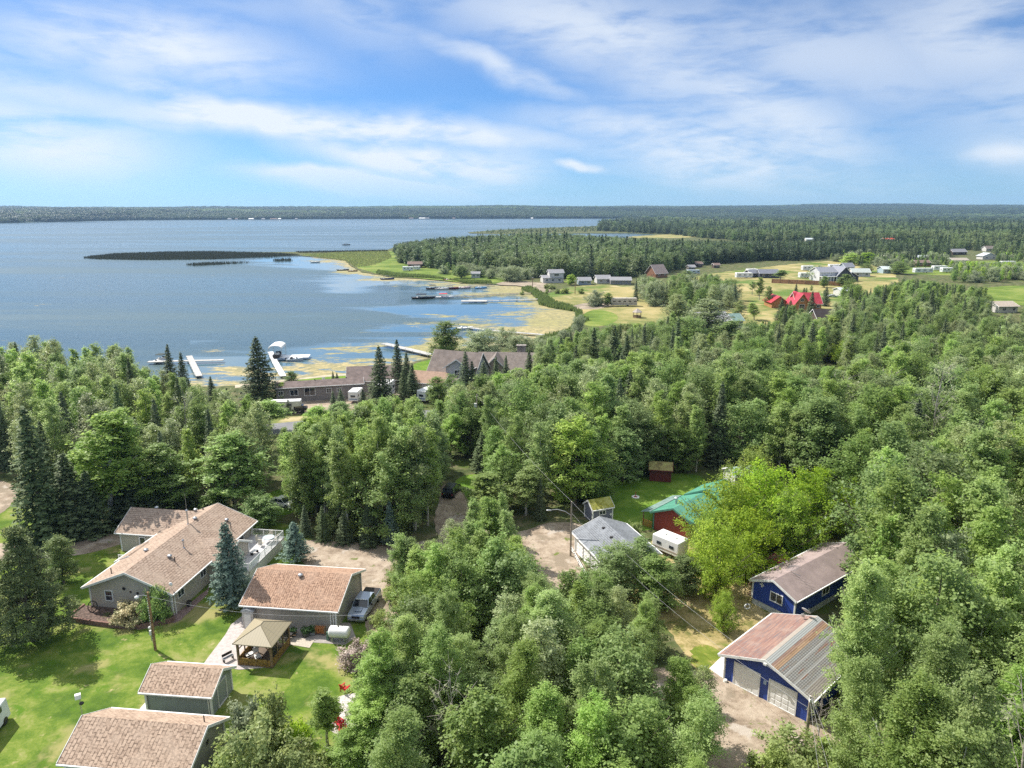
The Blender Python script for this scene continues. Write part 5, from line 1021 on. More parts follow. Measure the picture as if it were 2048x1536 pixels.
gz2 = far('pale_roof_house', 'pale green-grey roofed house adjoining the large balcony house', 1704, 553, 30, -.15, 9, 3, 5.2, cw_, mat('pale_green_roof', (.42, .46, .44), .8))
far('blue_grey_house', 'blue-grey gabled house tucked behind the balcony house', 1690, 543, 18, .2, 8, 3.4, 6, siding('blue_grey_wall'), mat('blue_grey_roof'))
rv('camper_trailer', 'white trailer on the field at the wood side of the balcony house, farther one', 1615, 541, .05, 9, 3.2, 3.6); rv('camper_trailer', 'white trailer beside the bushes of the balcony house, nearer one', 1609, 556, .1, 8, 3.2, 3.6)
rv('camper_trailer', 'white trailer directly behind the balcony house roof', 1672, 538, .05, 12, 3.2, 3.6)
lg = thing('plank_fence', 'orange-brown plank fence along the road in front of the balcony house', 'fence', (*G(1543, 566)[:2], 0)); a, c = Vector((0, 0, 0)), G(1680, 572) - G(1543, 566); b = MB(); b.box(c.x / 2, c.y / 2, 1.3, c.length, .2, 2.6, math.atan2(c.y, c.x)); b.build('boards', mat('orange_fence', (.46, .25, .14), .85, vary=.2, vscale=.4), lg)
for i in range(9): p = a.lerp(c, i / 8); MB().box(p.x, p.y - .2, 1.4, .25, .25, 2.8).build('post', wood, lg)
redm = bpy.data.materials.new('crimson_metal_roof'); bb = principled(redm); t = NT(redm.node_tree); o = t.obj(); t.put(bb.inputs['Base Color'], t.mix(t.smooth(t.noise(o, .6, 3), .3, .7), (.34, .015, .03), (.42, .035, .055))); bb.inputs['Roughness'].default_value = .45
logw = mat('orange_log_wall', (.45, .22, .09), .8, vary=.2, vscale=1.5)
ll, w, r, T, L = far('red_roof_lodge', 'log lodge with crimson metal roof among the field trees', 1592, 621, 46, -.02, 10, 3.4, 7.6, logw, redm, wins=3)
gable(ll, 6.5, 11, 3.4, 7.8, logw, redm, .9, .8, off=(-1.5, -2.0), wall='front_gable', roof='front_roof', corners=False, trim=logw); gable(ll, 7, 11, 2.8, 5.4, logw, redm, .6, .6, off=(-8.5, 8), wall='rear_wing', roof='rear_wing_roof', corners=False, trim=redm)
open_(ll, frameT(ll, (-1.5, -2)), 6.5, 11, 'f', 3.2, 2.0, 2.4, 2.2); open_(ll, frameT(ll, (-1.5, -2)), 6.5, 11, 'f', 3.2, 5.0, 1.4, 1.2)
dh, w, r, T, L = far('dark_roof_annex', 'black-roofed building in front of the crimson-roofed lodge', 1634, 652, 34, 0, 9, 3, 6, dkw, mat('near_black_roof', (.045, .035, .035), .85))
wcv = thing('white_car', 'white car on the bare ground beside the crimson-roofed lodge', 'car', (*G(1665, 594)[:2], 0), 1.5, excl=5); car_body(wcv, 4.6, 1.9, white, kind='sedan')
far('pale_roof_sheds', 'pale-roofed sheds half hidden by spruces behind the crimson lodge', 1682, 592, 30, .1, 8, 2.8, 4, cw_, mat('pale_metal_roof', (.55, .60, .62), .5), cat='shed')
far('hidden_house', 'house with pale roof glimpsed through spruces at the edge of the photograph', 1996, 626, 34, .1, 9, 3, 4.6, cw_, mat('sand_roof', (.42, .36, .3), .8))
bx = thing('dark_hut', 'small dark hut with pale posts in the yellow-green bushes', 'hut', (*G(1664, 722)[:2], 0), .3, excl=3); b = MB(); b.box(0, 0, 1.3, 2.6, 2.2, 2.6); b.build('body', dkw, bx); b = MB(); b.box(0, 0, 2.7, 3.2, 2.8, .2); b.build('roof', mat('near_black_roof'), bx); b = MB(); [b.box(s * 1.35, -1.15, 1.3, .15, .15, 2.6) for s in (-1, 1)]; b.build('corner_trim', white, bx)
gh2, w, r, T, L = far('grey_roof_hall', 'long pale grey roofed hall seen through a silvery poplar crown', 1392, 658, 70, .16, 12, 3.0, 5.6, siding('cream_white_siding'), mat('silver_grey_roof', (.34, .34, .35), .7))
far('teal_gable_house', 'teal-edged gable of the house at the end of the pale grey hall', 1466, 656, 20, .2, 8, 3, 5, siding('cream_white_siding'), mat('teal_grey_roof', (.20, .30, .28), .6))
for i, (px, py, wpx, nm, lb, wl, rf_) in enumerate([
    (1905, 510, 26, 'dark_gable_house', 'dark brown gabled house with two white windows beyond the hedges', dkw, gr_r), (1965, 519, 24, 'white_gable_house', 'white gabled house with pale grey roof at the far edge of the fields', cw_, mat('pale_metal_roof')),
    (1972, 503, 24, 'brown_long_house', 'long brown-roofed house behind the white gabled house', cw_, mat('brown_taupe_shingles')), (1834, 522, 26, 'long_white_house', 'long pale-roofed house behind the trimmed hedge row', cw_, mat('pale_metal_roof')),
    (1768, 522, 10, 'small_pale_house', 'small tan house at the corner of the round hedges', cw_, mat('sand_roof')), (1905, 528, 28, 'tan_roof_barn', 'low tan-roofed barn at the edge of the bright green bushes', mat('weathered_wall'), mat('sand_roof')),
    (1766, 547, 14, 'blue_box_shed', 'small pale blue upright shed on the green field', mat('pale_blue_wall', (.40, .50, .54), .7), mat('pale_metal_roof')), (1832, 533, 24, 'orange_brown_hut', 'brown hut with orange wall on the green field', mat('orange_brown_wall'), br_r),
    (1768, 483, 10, 'red_roof_house', 'house with bright orange-red roof, first of two in the far wood', dkw, mat('orange_red_roof', (.6, .09, .04), .6)), (1780, 483, 8, 'red_roof_house', 'house with bright orange-red roof, second and smaller of two in the far wood', dkw, mat('orange_red_roof')),
    (1880, 491, 16, 'far_pale_house', 'pale-roofed house glimpsed above the dark spruce tops left of the brown gable', cw_, gr_r), (1612, 483, 14, 'far_white_house', 'tiny white house by the far pond', cw_, mat('pale_metal_roof')), (1440, 470, 0, '', '', 0, 0)]):
    if wpx: far(nm, lb, px, py, wpx, .15 - .05 * (i % 4), 8, 3.2, 5.8 if i < 3 else 4.8, wl, rf_, 'y' if i in (1,) else 'x')
for px, py, L_, lb in ((1845, 546, 14, 'white camper at the middle of the green field, beside the orange-walled hut'), (1878, 541, 11, 'white camper at the bush edge of the green field'), (1893, 545, 9, 'small white camper against the light green bushes'), (1200, 461, 14, 'tiny white cabin trailer on the far spit'), (2014, 531, 12, 'white camper beyond the light green bushes at the picture edge'), (1740, 505, 10, 'white camper behind the round hedges')):
    rv('camper_trailer', lb, px, py, .1, L_, 3.2, 3.6)
for i, (px, w_) in enumerate(((455, 6), (470, 4), (497, 9), (523, 5), (540, 12), (556, 5), (590, 4), (818, 8), (838, 12), (852, 6), (905, 5), (1062, 4))):
    far('shore_house', 'tiny pale house at the water line across the lake, %s from the left' % 'first second third fourth fifth sixth seventh eighth ninth tenth eleventh twelfth'.split()[i], px, 440.2 if px < 600 else 438.8, w_, 0, 14, 5, 8, cw_, [gr_r, br_r, white][i % 3], wins=1, group='houses on the far lake shore')

# fire pit seating and low bits
adm = mat('red_plastic', (.55, .015, .03), .4)
ad = thing('adirondack_chair', 'bright red slatted lawn chair fully in view on the white stones', 'chair', (*G(664, 1422)[:2], .03), 2.2, 'red lawn chairs round the fire pit')
b = MB(); b.extr([(-.05, 0), (0, 0)], 0, .01); b = MB()
for k in range(5): b.box(-.24 + .12 * k, .0, .33, .10, .55, .03)
b.build('seat', adm, ad); b = MB()
for k in range(5): b.add([(-.29 + .12 * k, .26, .28), (-.19 + .12 * k, .26, .28), (-.19 + .12 * k, .52, 1.05 - .03 * abs(k - 2)), (-.29 + .12 * k, .52, 1.05 - .03 * abs(k - 2)), (-.29 + .12 * k, .30, .28), (-.19 + .12 * k, .30, .28), (-.19 + .12 * k, .56, 1.05 - .03 * abs(k - 2)), (-.29 + .12 * k, .56, 1.05 - .03 * abs(k - 2))], [(0, 1, 2, 3), (7, 6, 5, 4), (0, 4, 5, 1), (1, 5, 6, 2), (2, 6, 7, 3), (3, 7, 4, 0)])
b.build('backrest', adm, ad)
for s in (-.34, .34): MB().box(s, -.02, .56, .12, .75, .03).build('armrest', adm, ad); MB().box(s, -.28, .28, .08, .06, .56).build('leg', adm, ad); MB().box(s, .3, .26, .08, .06, .52).build('leg', adm, ad)
for (px, py, rz, lb) in ((690, 1382, 2.6, 'orange-red slatted lawn chair behind the thin young aspen, upper left of the stones'), (748, 1400, -2.8, 'orange-red lawn chair half hidden by aspen leaves at the far side of the stones'), (678, 1452, .8, 'dark red lawn chair below the bright red one'), (686, 1466, .2, 'rusty red lawn chair lowest on the white stones')):
    dup(ad, (*G(px, py)[:2], .03), rz, lb, scale=.95)
fp = thing('fire_pit', 'round stone fire pit in the middle of the white stones', 'fire pit', (*G(712, 1428)[:2], .03)); b = MB()
for k in range(14): a = 2 * math.pi * k / 14; b.box(.8 * math.cos(a), .8 * math.sin(a), .17, .3, .34, .34, a)
b.build('stone_ring', mat('fire_stones', (.35, .32, .3), .9, vary=.3, vscale=3), fp); MB().tube((0, 0, .02), (0, 0, .1), .62, n=16).build('ash', dark, fp)
for i, (px, py) in enumerate(((628, 775), (598, 786), (648, 764))):
    t = thing('garden_chair', ['white garden chair on the bright lakeside lawn, middle of three', 'white garden chair on the lakeside lawn nearest the big spruce', 'white garden chair on the lakeside lawn nearest the roof'][i], 'chair', (*G(px, py)[:2], 0), .4, 'white chairs on the lakeside lawn')
    MB().box(0, 0, .45, .8, .8, .1).build('seat', white, t); MB().box(0, .38, .85, .8, .1, .8).build('backrest', white, t)
    for sx in (-.35, .35): MB().box(sx, 0, .22, .08, .7, .44).build('leg', white, t)
for px, py, lb in ((1150, 588, 'slim dark post on the dry field above the reed bank'), (1065, 580, 'pale post on the mud shore near the dock roots')):
    p = G(px, py); t = thing('field_post', lb, 'post', (p.x, p.y, 0)); MB().tube((0, 0, 0), (0, 0, 7), .2).build('pole', wood, t); MB().box(0, 0, 7.1, 1.0, .3, .3).build('cap', offw, t)
# ---------------------------------------------------------------- trees
rng = np.random.default_rng(11)
def leaf_mat(name, dk, lt, trans=.32, rough=.5, hue=.022, yellow=None):
    m = bpy.data.materials.new(name); m.use_nodes = True; t = NT(m.node_tree); b = m.node_tree.nodes['Principled BSDF']; mo = m.node_tree.nodes['Material Output']
    tone = t.new('ShaderNodeAttribute', attribute_name='tone').outputs['Fac']; rnd = t.new('ShaderNodeObjectInfo').outputs['Random']
    f = t.math('ADD', t.math('MULTIPLY', tone, .75), t.math('MULTIPLY', rnd, .25)); col = t.mix(f, dk, lt)
    h = t.new('ShaderNodeHueSaturation'); t.put(h.inputs['Color'], col); t.put(h.inputs['Hue'], t.math('ADD', .5 - hue / 2, t.math('MULTIPLY', rnd, hue)))
    t.put(h.inputs['Saturation'], t.math('ADD', .85, t.math('MULTIPLY', t.math('FRACT', t.math('MULTIPLY', rnd, 7.3)), .22))); t.put(h.inputs['Value'], t.math('ADD', .90, t.math('MULTIPLY', t.math('FRACT', t.math('MULTIPLY', rnd, 13.7)), .42)))
    t.put(b.inputs['Base Color'], h.outputs[0]); b.inputs['Roughness'].default_value = rough; b.inputs['Specular IOR Level'].default_value = .28
    tr = t.new('ShaderNodeBsdfTranslucent'); h2 = t.new('ShaderNodeHueSaturation'); t.put(h2.inputs['Color'], h.outputs[0]); h2.inputs['Hue'].default_value = .485; h2.inputs['Value'].default_value = 1.35; t.put(tr.inputs[0], h2.outputs[0])
    ms = t.new('ShaderNodeMixShader'); ms.inputs[0].default_value = min(.55, trans * 1.4); m.node_tree.links.new(b.outputs[0], ms.inputs[1]); m.node_tree.links.new(tr.outputs[0], ms.inputs[2]); m.node_tree.links.new(ms.outputs[0], mo.inputs[0])
    return m
LM = {'aspen': leaf_mat('aspen_leaves', (.165, .262, .062), (.385, .505, .165), .40), 'poplar': leaf_mat('poplar_leaves', (.185, .240, .095), (.390, .445, .215), .32, .42),
      'dark': leaf_mat('shade_tree_leaves', (.115, .195, .052), (.275, .375, .118), .34), 'maple': leaf_mat('maple_leaves', (.165, .275, .028), (.355, .485, .055), .4, .6, .02),
      'spruce': leaf_mat('spruce_needles', (.058, .092, .040), (.145, .190, .085), .1, .7, .03), 'blue': leaf_mat('blue_spruce_needles', (.075, .125, .095), (.175, .250, .195), .08, .7, .02),
      'pine': leaf_mat('pine_needles', (.085, .120, .045), (.215, .255, .10), .12, .7, .03), 'shrub': leaf_mat('shrub_leaves', (.125, .185, .050), (.330, .390, .125), .3), 'willow': leaf_mat('willow_leaves', (.150, .200, .100), (.350, .400, .225), .25),
      'lime': leaf_mat('lime_leaves', (.23, .38, .055), (.48, .63, .125), .4, .6, .02), 'far': leaf_mat('far_woods_leaves', (.080, .135, .045), (.175, .240, .085), .2), 'far_dark': leaf_mat('far_woods_dark', (.045, .078, .036), (.100, .145, .062), .15), 'far_light': leaf_mat('far_woods_light', (.110, .160, .060), (.220, .275, .115), .25), 'hill': leaf_mat('hill_woods_leaves', (.028, .052, .030), (.058, .092, .050), .1)}
bark_w = mat('pale_bark', (.58, .55, .49), .9, vary=.28, vscale=2.5, bump=.3); bark_g = mat('grey_bark', (.21, .175, .145), .9, vary=.25, vscale=3, bump=.3); bark_d = mat('dead_wood', (.40, .36, .32), .9, vary=.25, vscale=3)

def leaf_arr(c, nrm, size, aspect=.62):
    """leaf-sized rhombs: c (n,3) centres, nrm (n,3), size (n)"""
    n_ = len(c); nrm = nrm / np.maximum(1e-6, np.linalg.norm(nrm, axis=1, keepdims=True)); a = rng.normal(size=(n_, 3)); a -= nrm * (a * nrm).sum(1, keepdims=True); a /= np.maximum(1e-6, np.linalg.norm(a, axis=1, keepdims=True)); b_ = np.cross(nrm, a)
    s = size[:, None]; bend = nrm * s * .22
    v = np.stack([c - a * s, c - b_ * s * aspect - bend, c + a * s, c + b_ * s * aspect - bend], 1).reshape(-1, 3); return v
def quads_mesh(name, v, tone, m, smooth=False):
    n_ = len(v) // 4; me = bpy.data.meshes.new(name); me.vertices.add(len(v)); me.vertices.foreach_set('co', v.astype(np.float32).ravel())
    me.loops.add(len(v)); me.loops.foreach_set('vertex_index', np.arange(len(v), dtype=np.int32)); me.polygons.add(n_); me.polygons.foreach_set('loop_start', np.arange(0, len(v), 4, dtype=np.int32))
    me.update(calc_edges=True); at = me.attributes.new('tone', 'FLOAT', 'FACE'); at.data.foreach_set('value', np.clip(tone, 0, 1).astype(np.float32)); me.materials.append(m); me.update(); return me
def clumps_to_leaves(cc, cr, n_per, size, up=.85, tone=None, zs=.9):
    """cc (k,3) clump centres, cr (k) radii -> leaves on irregular clump shells"""
    k = len(cc); tot = k * n_per; i = np.repeat(np.arange(k), n_per); d = rng.normal(size=(tot, 3)); d /= np.linalg.norm(d, axis=1, keepdims=True)
    r_ = rng.uniform(.35, 1.08, tot) ** .6; stray = np.where(rng.uniform(0, 1, tot) < .16, rng.uniform(1.1, 1.9, tot), 1.0); p = cc[i] + d * (cr[i] * r_ * stray)[:, None] * np.array([1, 1, zs]); nn = d * .8 + rng.normal(size=(tot, 3)) * .55 + np.array([-.15, .1, up])
    sz = size * rng.uniform(.65, 1.3, tot); tn = (tone if tone is not None else rng.uniform(.15, .85, k))[i] + rng.normal(0, .16, tot); return leaf_arr(p, nn, sz), tn
def trunk_mb(h, r, lean=(0, 0), limbs=(), bark_n=7):
    b = MB(); pts = [Vector((lean[0] * f * f, lean[1] * f * f, h * f)) + Vector((rng.normal() * .06, rng.normal() * .06, 0)) * (f > 0) for f in np.linspace(0, 1, 7)]
    for k in range(6): b.tube(pts[k], pts[k + 1], r * (1 - k / 6.6), r * (1 - (k + 1) / 6.6), n=bark_n, cap=False)
    for p in limbs:
        z0 = max(.2 * h, p[2] - np.hypot(p[0], p[1]) * .9 - .4); f = min(1, z0 / h); s = Vector((lean[0] * f * f, lean[1] * f * f, z0)); e_ = Vector(p); m_ = s.lerp(e_, .5) + Vector((0, 0, -.15)); rr_ = max(.025, r * .33 * (1 - f * .6)); b.tube(s, m_, rr_, rr_ * .65, n=5, cap=False); b.tube(m_, e_, rr_ * .65, .018, n=4, cap=False)
    return b
def crown_broad(h, w, base, n_cl, n_leaf, size, shape='ovoid', cl_r=.8, lean=(0, 0), holes=.0, lobes=0):
    """clump centres through the crown's volume: ovoid, round (spreading) or column"""
    t = rng.uniform(0, 1, n_cl) ** .85
    prof = {'ovoid': lambda t: np.clip(t * 3.2 + .35, 0, 1) * np.clip(1 - t, 0, 1) ** .44 * 1.05, 'round': lambda t: np.sqrt(np.clip(1 - (2 * t - .85) ** 2 / 1.4, .05, 1)), 'column': lambda t: np.clip(1.15 - t * .8, .1, 1) * np.clip(t * 6 + .4, 0, 1)}[shape](t)
    nl = max(24, int(n_cl * .42)); tot = int(n_cl * n_leaf); t = (np.arange(nl) + rng.uniform(0, 1, nl)) / nl; rng.shuffle(t); t = t ** .9
    P_ = {'ovoid': lambda t: np.clip(t * 3.0 + .4, 0, 1) * np.clip(1 - t, 0, 1) ** .4 * 1.05, 'round': lambda t: np.sqrt(np.clip(1 - (2 * t - .85) ** 2 / 1.4, .05, 1)), 'column': lambda t: np.clip(1.15 - t * .8, .1, 1)}[shape](t)
    a = np.arange(nl) * 2.4 + rng.uniform(-.5, .5, nl); R = P_ * w / 2 * rng.uniform(.62, 1.16, nl) * (1 + .16 * np.sin(a * 2 + rng.uniform(0, 6))) + .12; z1 = base + (h - base) * t + rng.normal(0, .3, nl); z1 = np.minimum(z1, h)
    z0 = np.maximum(base * .6, z1 - R * rng.uniform(.55, 1.1, nl) - .3); tip = np.stack([R * np.cos(a) + lean[0] * (z1 / h) ** 2, R * np.sin(a) + lean[1] * (z1 / h) ** 2, z1], 1); root = np.stack([lean[0] * (z0 / h) ** 2, lean[1] * (z0 / h) ** 2, z0], 1)
    wt = (R + .5); wt = wt / wt.sum(); i = rng.choice(nl, tot, p=wt); sl = rng.uniform(.12, 1.0, tot) ** .62; L = np.linalg.norm(tip - root, axis=1)
    # side sprays: each limb carries a few twigs, leaves gather round them
    tw = 7; ta = rng.uniform(.2, 1.0, (nl, tw)); to = rng.normal(0, 1, (nl, tw, 3)) * (.20 + .17 * L)[:, None, None] * (1.15 - ta[..., None] * .6); j = rng.integers(0, tw, tot)
    onlimb = rng.uniform(0, 1, tot) < .25; c0 = root[i] + (tip - root)[i] * np.where(onlimb, sl, ta[i, j])[:, None]; sag = np.array([0, 0, -1.0]) * (.10 * L[i] * np.where(onlimb, sl, ta[i, j]) ** 2)[:, None]
    sc = cl_r * .36; p = c0 + sag + np.where(onlimb[:, None], 0, to[i, j]) * rng.uniform(.3, 1.05, tot)[:, None] + rng.normal(0, 1, (tot, 3)) * sc * np.array([1, 1, .8]) * rng.uniform(.5, 1.35, tot)[:, None]
    p[:, 2] = np.maximum(p[:, 2], .15); ax = np.array([0, 0, 1.0]); outv = p - np.stack([np.zeros(tot), np.zeros(tot), p[:, 2] * .9], 1); outv /= np.maximum(.3, np.linalg.norm(outv, axis=1, keepdims=True))
    nn = outv * .45 + rng.normal(size=(tot, 3)) * .55 + np.array([-.15, .1, .8]); tl = np.clip(rng.normal(.5, .17, nl), .05, .95); tn = tl[i] + .10 * np.sin(j * 2.1 + i) + rng.normal(0, .15, tot)
    order = np.argsort(-R); return leaf_arr(p, nn, size * rng.uniform(.6, 1.35, tot)), tn, [tuple(tip[k]) for k in order[:26]]
def crown_spruce(h, w, base=.5, whorl=.42, size=.17, droop=.28, per=11, dens=1.0):
    V = []; N_ = []; Tn = []; z = base
    while z < h - .25:
        f = (h - z) / (h - base); R = w / 2 * (f ** .85) * rng.uniform(.82, 1.1) + .12; k = max(4, int(per * (.5 + .5 * f)))
        for j in range(k):
            a = 2 * math.pi * (j + rng.uniform(-.3, .3)) / k; L = R * rng.uniform(.7, 1.12); n_ = max(3, int(L / size * 2.3 * dens)); s = rng.uniform(.12, 1, n_) ** .8; bt = rng.uniform(.25, .75)
            side = rng.normal(0, .13, n_) * (1 - s * .5) * L ** .5 * 1.5; dz = -droop * L * s + .16 * L * s ** 3 + rng.normal(0, .07, n_) + rng.uniform(-.12, .12)
            c = np.stack([L * s * math.cos(a) - side * math.sin(a), L * s * math.sin(a) + side * math.cos(a), z + dz], 1); V.append(c)
            N_.append(np.array([math.cos(a) * .5, math.sin(a) * .5, .8]) + rng.normal(0, .5, (n_, 3))); Tn.append(bt + .25 * (s - .5) + rng.normal(0, .12, n_))
        z += whorl * rng.uniform(.8, 1.2) * (.55 + .45 * f)
    c = np.concatenate(V); nn = np.concatenate(N_); tn = np.concatenate(Tn); tip = np.stack([rng.normal(0, .07, 14), rng.normal(0, .07, 14), h - rng.uniform(0, .7, 14)], 1)
    c = np.concatenate([c, tip]); nn = np.concatenate([nn, rng.normal(size=(14, 3))]); tn = np.concatenate([tn, np.full(14, .6)]); return leaf_arr(c, nn, size * rng.uniform(.7, 1.35, len(c)), .5), tn
def crown_pine(h, w, base=1.0):
    cc = []; z = base
    while z < h - .2:
        f = (h - z) / (h - base); R = w / 2 * min(1, f ** .85 * 1.1) + .12
        for j in range(max(4, int(15 * f + 3))):
            a = rng.uniform(0, 6.28); r_ = R * rng.uniform(.35, 1.08); cc.append((r_ * math.cos(a), r_ * math.sin(a), z + r_ * .12 + rng.normal(0, .15)))
        z += .42
    cc = np.array(cc); k = len(cc); n_per = 90; i = np.repeat(np.arange(k), n_per); d = rng.normal(size=(k * n_per, 3)); d /= np.linalg.norm(d, axis=1, keepdims=True)
    p = cc[i] + d * rng.uniform(.1, .62, len(i))[:, None] * np.array([1.1, 1.1, .7]); nn = np.cross(d, rng.normal(size=d.shape)); tn = rng.uniform(.2, .8, k)[i] + rng.normal(0, .14, len(i))
    return leaf_arr(p, nn, .15 * rng.uniform(.7, 1.4, len(i)), .28), tn, [tuple(x) for x in cc[rng.permutation(k)[:40]]]

# variants: kind -> list of (crown mesh, trunk mesh, height, width, crown base)
VAR = {}
def reg(kind, v, tn, tb, h, w, leafm, barkm):
    cm = quads_mesh(kind + '_crown', v, tn, LM[leafm]); o = tb.build('tmp', barkm); tm = o.data; bpy.data.objects.remove(o); tm.name = kind + '_trunk'; VAR.setdefault(kind, []).append((cm, tm, h, w, leafm, barkm))
for i in range(8):
    ln = (rng.normal(0, .5), rng.normal(0, .5)); w = [4.6, 5.2, 4.2, 5.6, 4.8, 3.8, 4.4, 4.8][i]; h = 15.0
    v, tn, lim = crown_broad(h, w, [5.5, 4.2, 6.5, 3.5, 5.0, 6.0, 8.0, 7.2][i], [165, 175, 150, 180, 165, 140, 90, 100][i], 62, .135, 'ovoid', .56, ln); reg('aspen_tree', v, tn, trunk_mb(h * .95, .19, ln, lim), h, w, 'aspen', bark_w)
NEARV = []
for i in range(4):                                               # finer leaves for the crowns closest to the viewer
    ln = (rng.normal(0, .6), rng.normal(0, .6)); v, tn, lim = crown_broad(15.0, [5.0, 5.6, 4.6, 5.4][i], [5.0, 3.6, 6.6, 4.4][i], 190, 165, .078, 'ovoid', .50, ln); NEARV.append(len(VAR['aspen_tree'])); reg('aspen_tree', v, tn, trunk_mb(14.4, .19, ln, lim), 15.0, 5.1, 'aspen', bark_w)
for i in range(4):
    v, tn, lim = crown_broad(15, [7.2, 6.4, 8.0, 6.8][i], 3.5, 210, 56, .14, 'ovoid', .66, (0, .3)); reg('poplar_tree', v, tn, trunk_mb(14, .24, (0, .3), lim), 15, 7.0, 'poplar', bark_g)
for i in range(4):
    v, tn, lim = crown_broad(13, [6.4, 7.2, 5.8, 6.8][i], 2.0, 210, 56, .14, ['ovoid', 'round'][i % 2], .66); reg('shade_tree', v, tn, trunk_mb(12, .22, (0, 0), lim), 13, 6.6, 'dark', bark_g)
for i in range(3):
    v, tn, lim = crown_broad(9, 9.5, 1.6, 210, 66, .14, 'round', .72); reg('maple_tree', v, tn, trunk_mb(7.5, .3, (0, 0), lim), 9, 9.5, 'maple', bark_g)
for i in range(2):
    v, tn, lim = crown_broad(14, 7.0, 2.2, 200, 66, .14, 'ovoid', .64); reg('lime_tree', v, tn, trunk_mb(13, .22, (0, 0), lim), 14, 7.0, 'lime', bark_g)
for i in range(4):
    v, tn = crown_spruce(14, [4.6, 5.4, 4.0, 5.0][i], .6, .42, .17, [.28, .2, .35, .25][i]); reg('spruce_tree', v, tn, trunk_mb(13.6, .18), 14, [4.6, 5.4, 4.0, 5.0][i], 'spruce', bark_g)
for i in range(2):
    v, tn = crown_spruce(9, 4.4, .9 if i else 1.5, .34, .13, .12, 13, 1.25); reg('blue_spruce', v, tn, trunk_mb(8.8, .16), 9, 4.4, 'blue', bark_g)
v, tn, lim = crown_pine(11, 6.4, 1.0); reg('pine_tree', v, tn, trunk_mb(10.7, .2, (0, 0), lim), 11, 6.4, 'pine', bark_g)
for i in range(3):
    v, tn, lim = crown_broad(3.4, 4.2, .25, 60, 90, .12, 'round', .55); reg('shrub', v, tn, trunk_mb(2.4, .07, (0, 0), lim[:8]), 3.4, 4.2, 'shrub', bark_g)
for i in range(2):
    v, tn, lim = crown_broad(7, 9.0, .8, 120, 80, .15, 'round', .9); reg('willow_tree', v, tn, trunk_mb(5.5, .25, (0, 0), lim), 7, 9, 'willow', bark_g)
for i in range(2):                                               # bare, dying trees: many twigs, few leaves
    lim = [((2.4 * (1 - abs(f - .4)) * math.cos(a)), (2.4 * (1 - abs(f - .4)) * math.sin(a)), 4.5 + 9 * f) for f, a in zip(rng.uniform(0, 1, 34), rng.uniform(0, 6.28, 34))]
    tb = trunk_mb(14, .17, (.3, .2), lim)
    for p in lim:
        for _ in range(4): q = Vector(p); d = Vector(rng.normal(size=3)) * .55 + Vector((p[0], p[1], 0)).normalized() * .5; tb.tube(q, q + d, .02, .008, n=3, cap=False)
    cc = np.array(lim)[:14]; v, tn = clumps_to_leaves(cc, np.full(14, .6), 30, .12); reg('dying_tree', v, tn, tb, 14, 5, 'poplar', bark_d)
# coarse crowns for far woods
LOW = {}
def reg_low(kind, v, tn, leafm): LOW.setdefault(kind, []).append(quads_mesh('far_' + kind, v, tn, LM[leafm]))
for i in range(4):
    v, tn, _ = crown_broad(14, 6.8, 1.2, 60, 15, .40, ['ovoid', 'round'][i % 2], 1.5); reg_low('leafy', v, tn, ['far', 'far_light', 'far_dark', 'far'][i])
for i in range(2):
    v, tn = crown_spruce(15, 5.2, .8, 1.0, .42, .3, 7, 1.0); reg_low('conifer', v, tn, 'far_dark')
for i in range(3):                                               # wide clump of crowns for hills kilometres away
    cc = np.stack([rng.uniform(-14, 14, 40), rng.uniform(-10, 10, 40), rng.uniform(5, 13, 40)], 1); v, tn = clumps_to_leaves(cc, np.full(40, 3.2), 12, 1.35); reg_low('wood_clump', v, tn, ['hill', 'far', 'far_dark'][i])

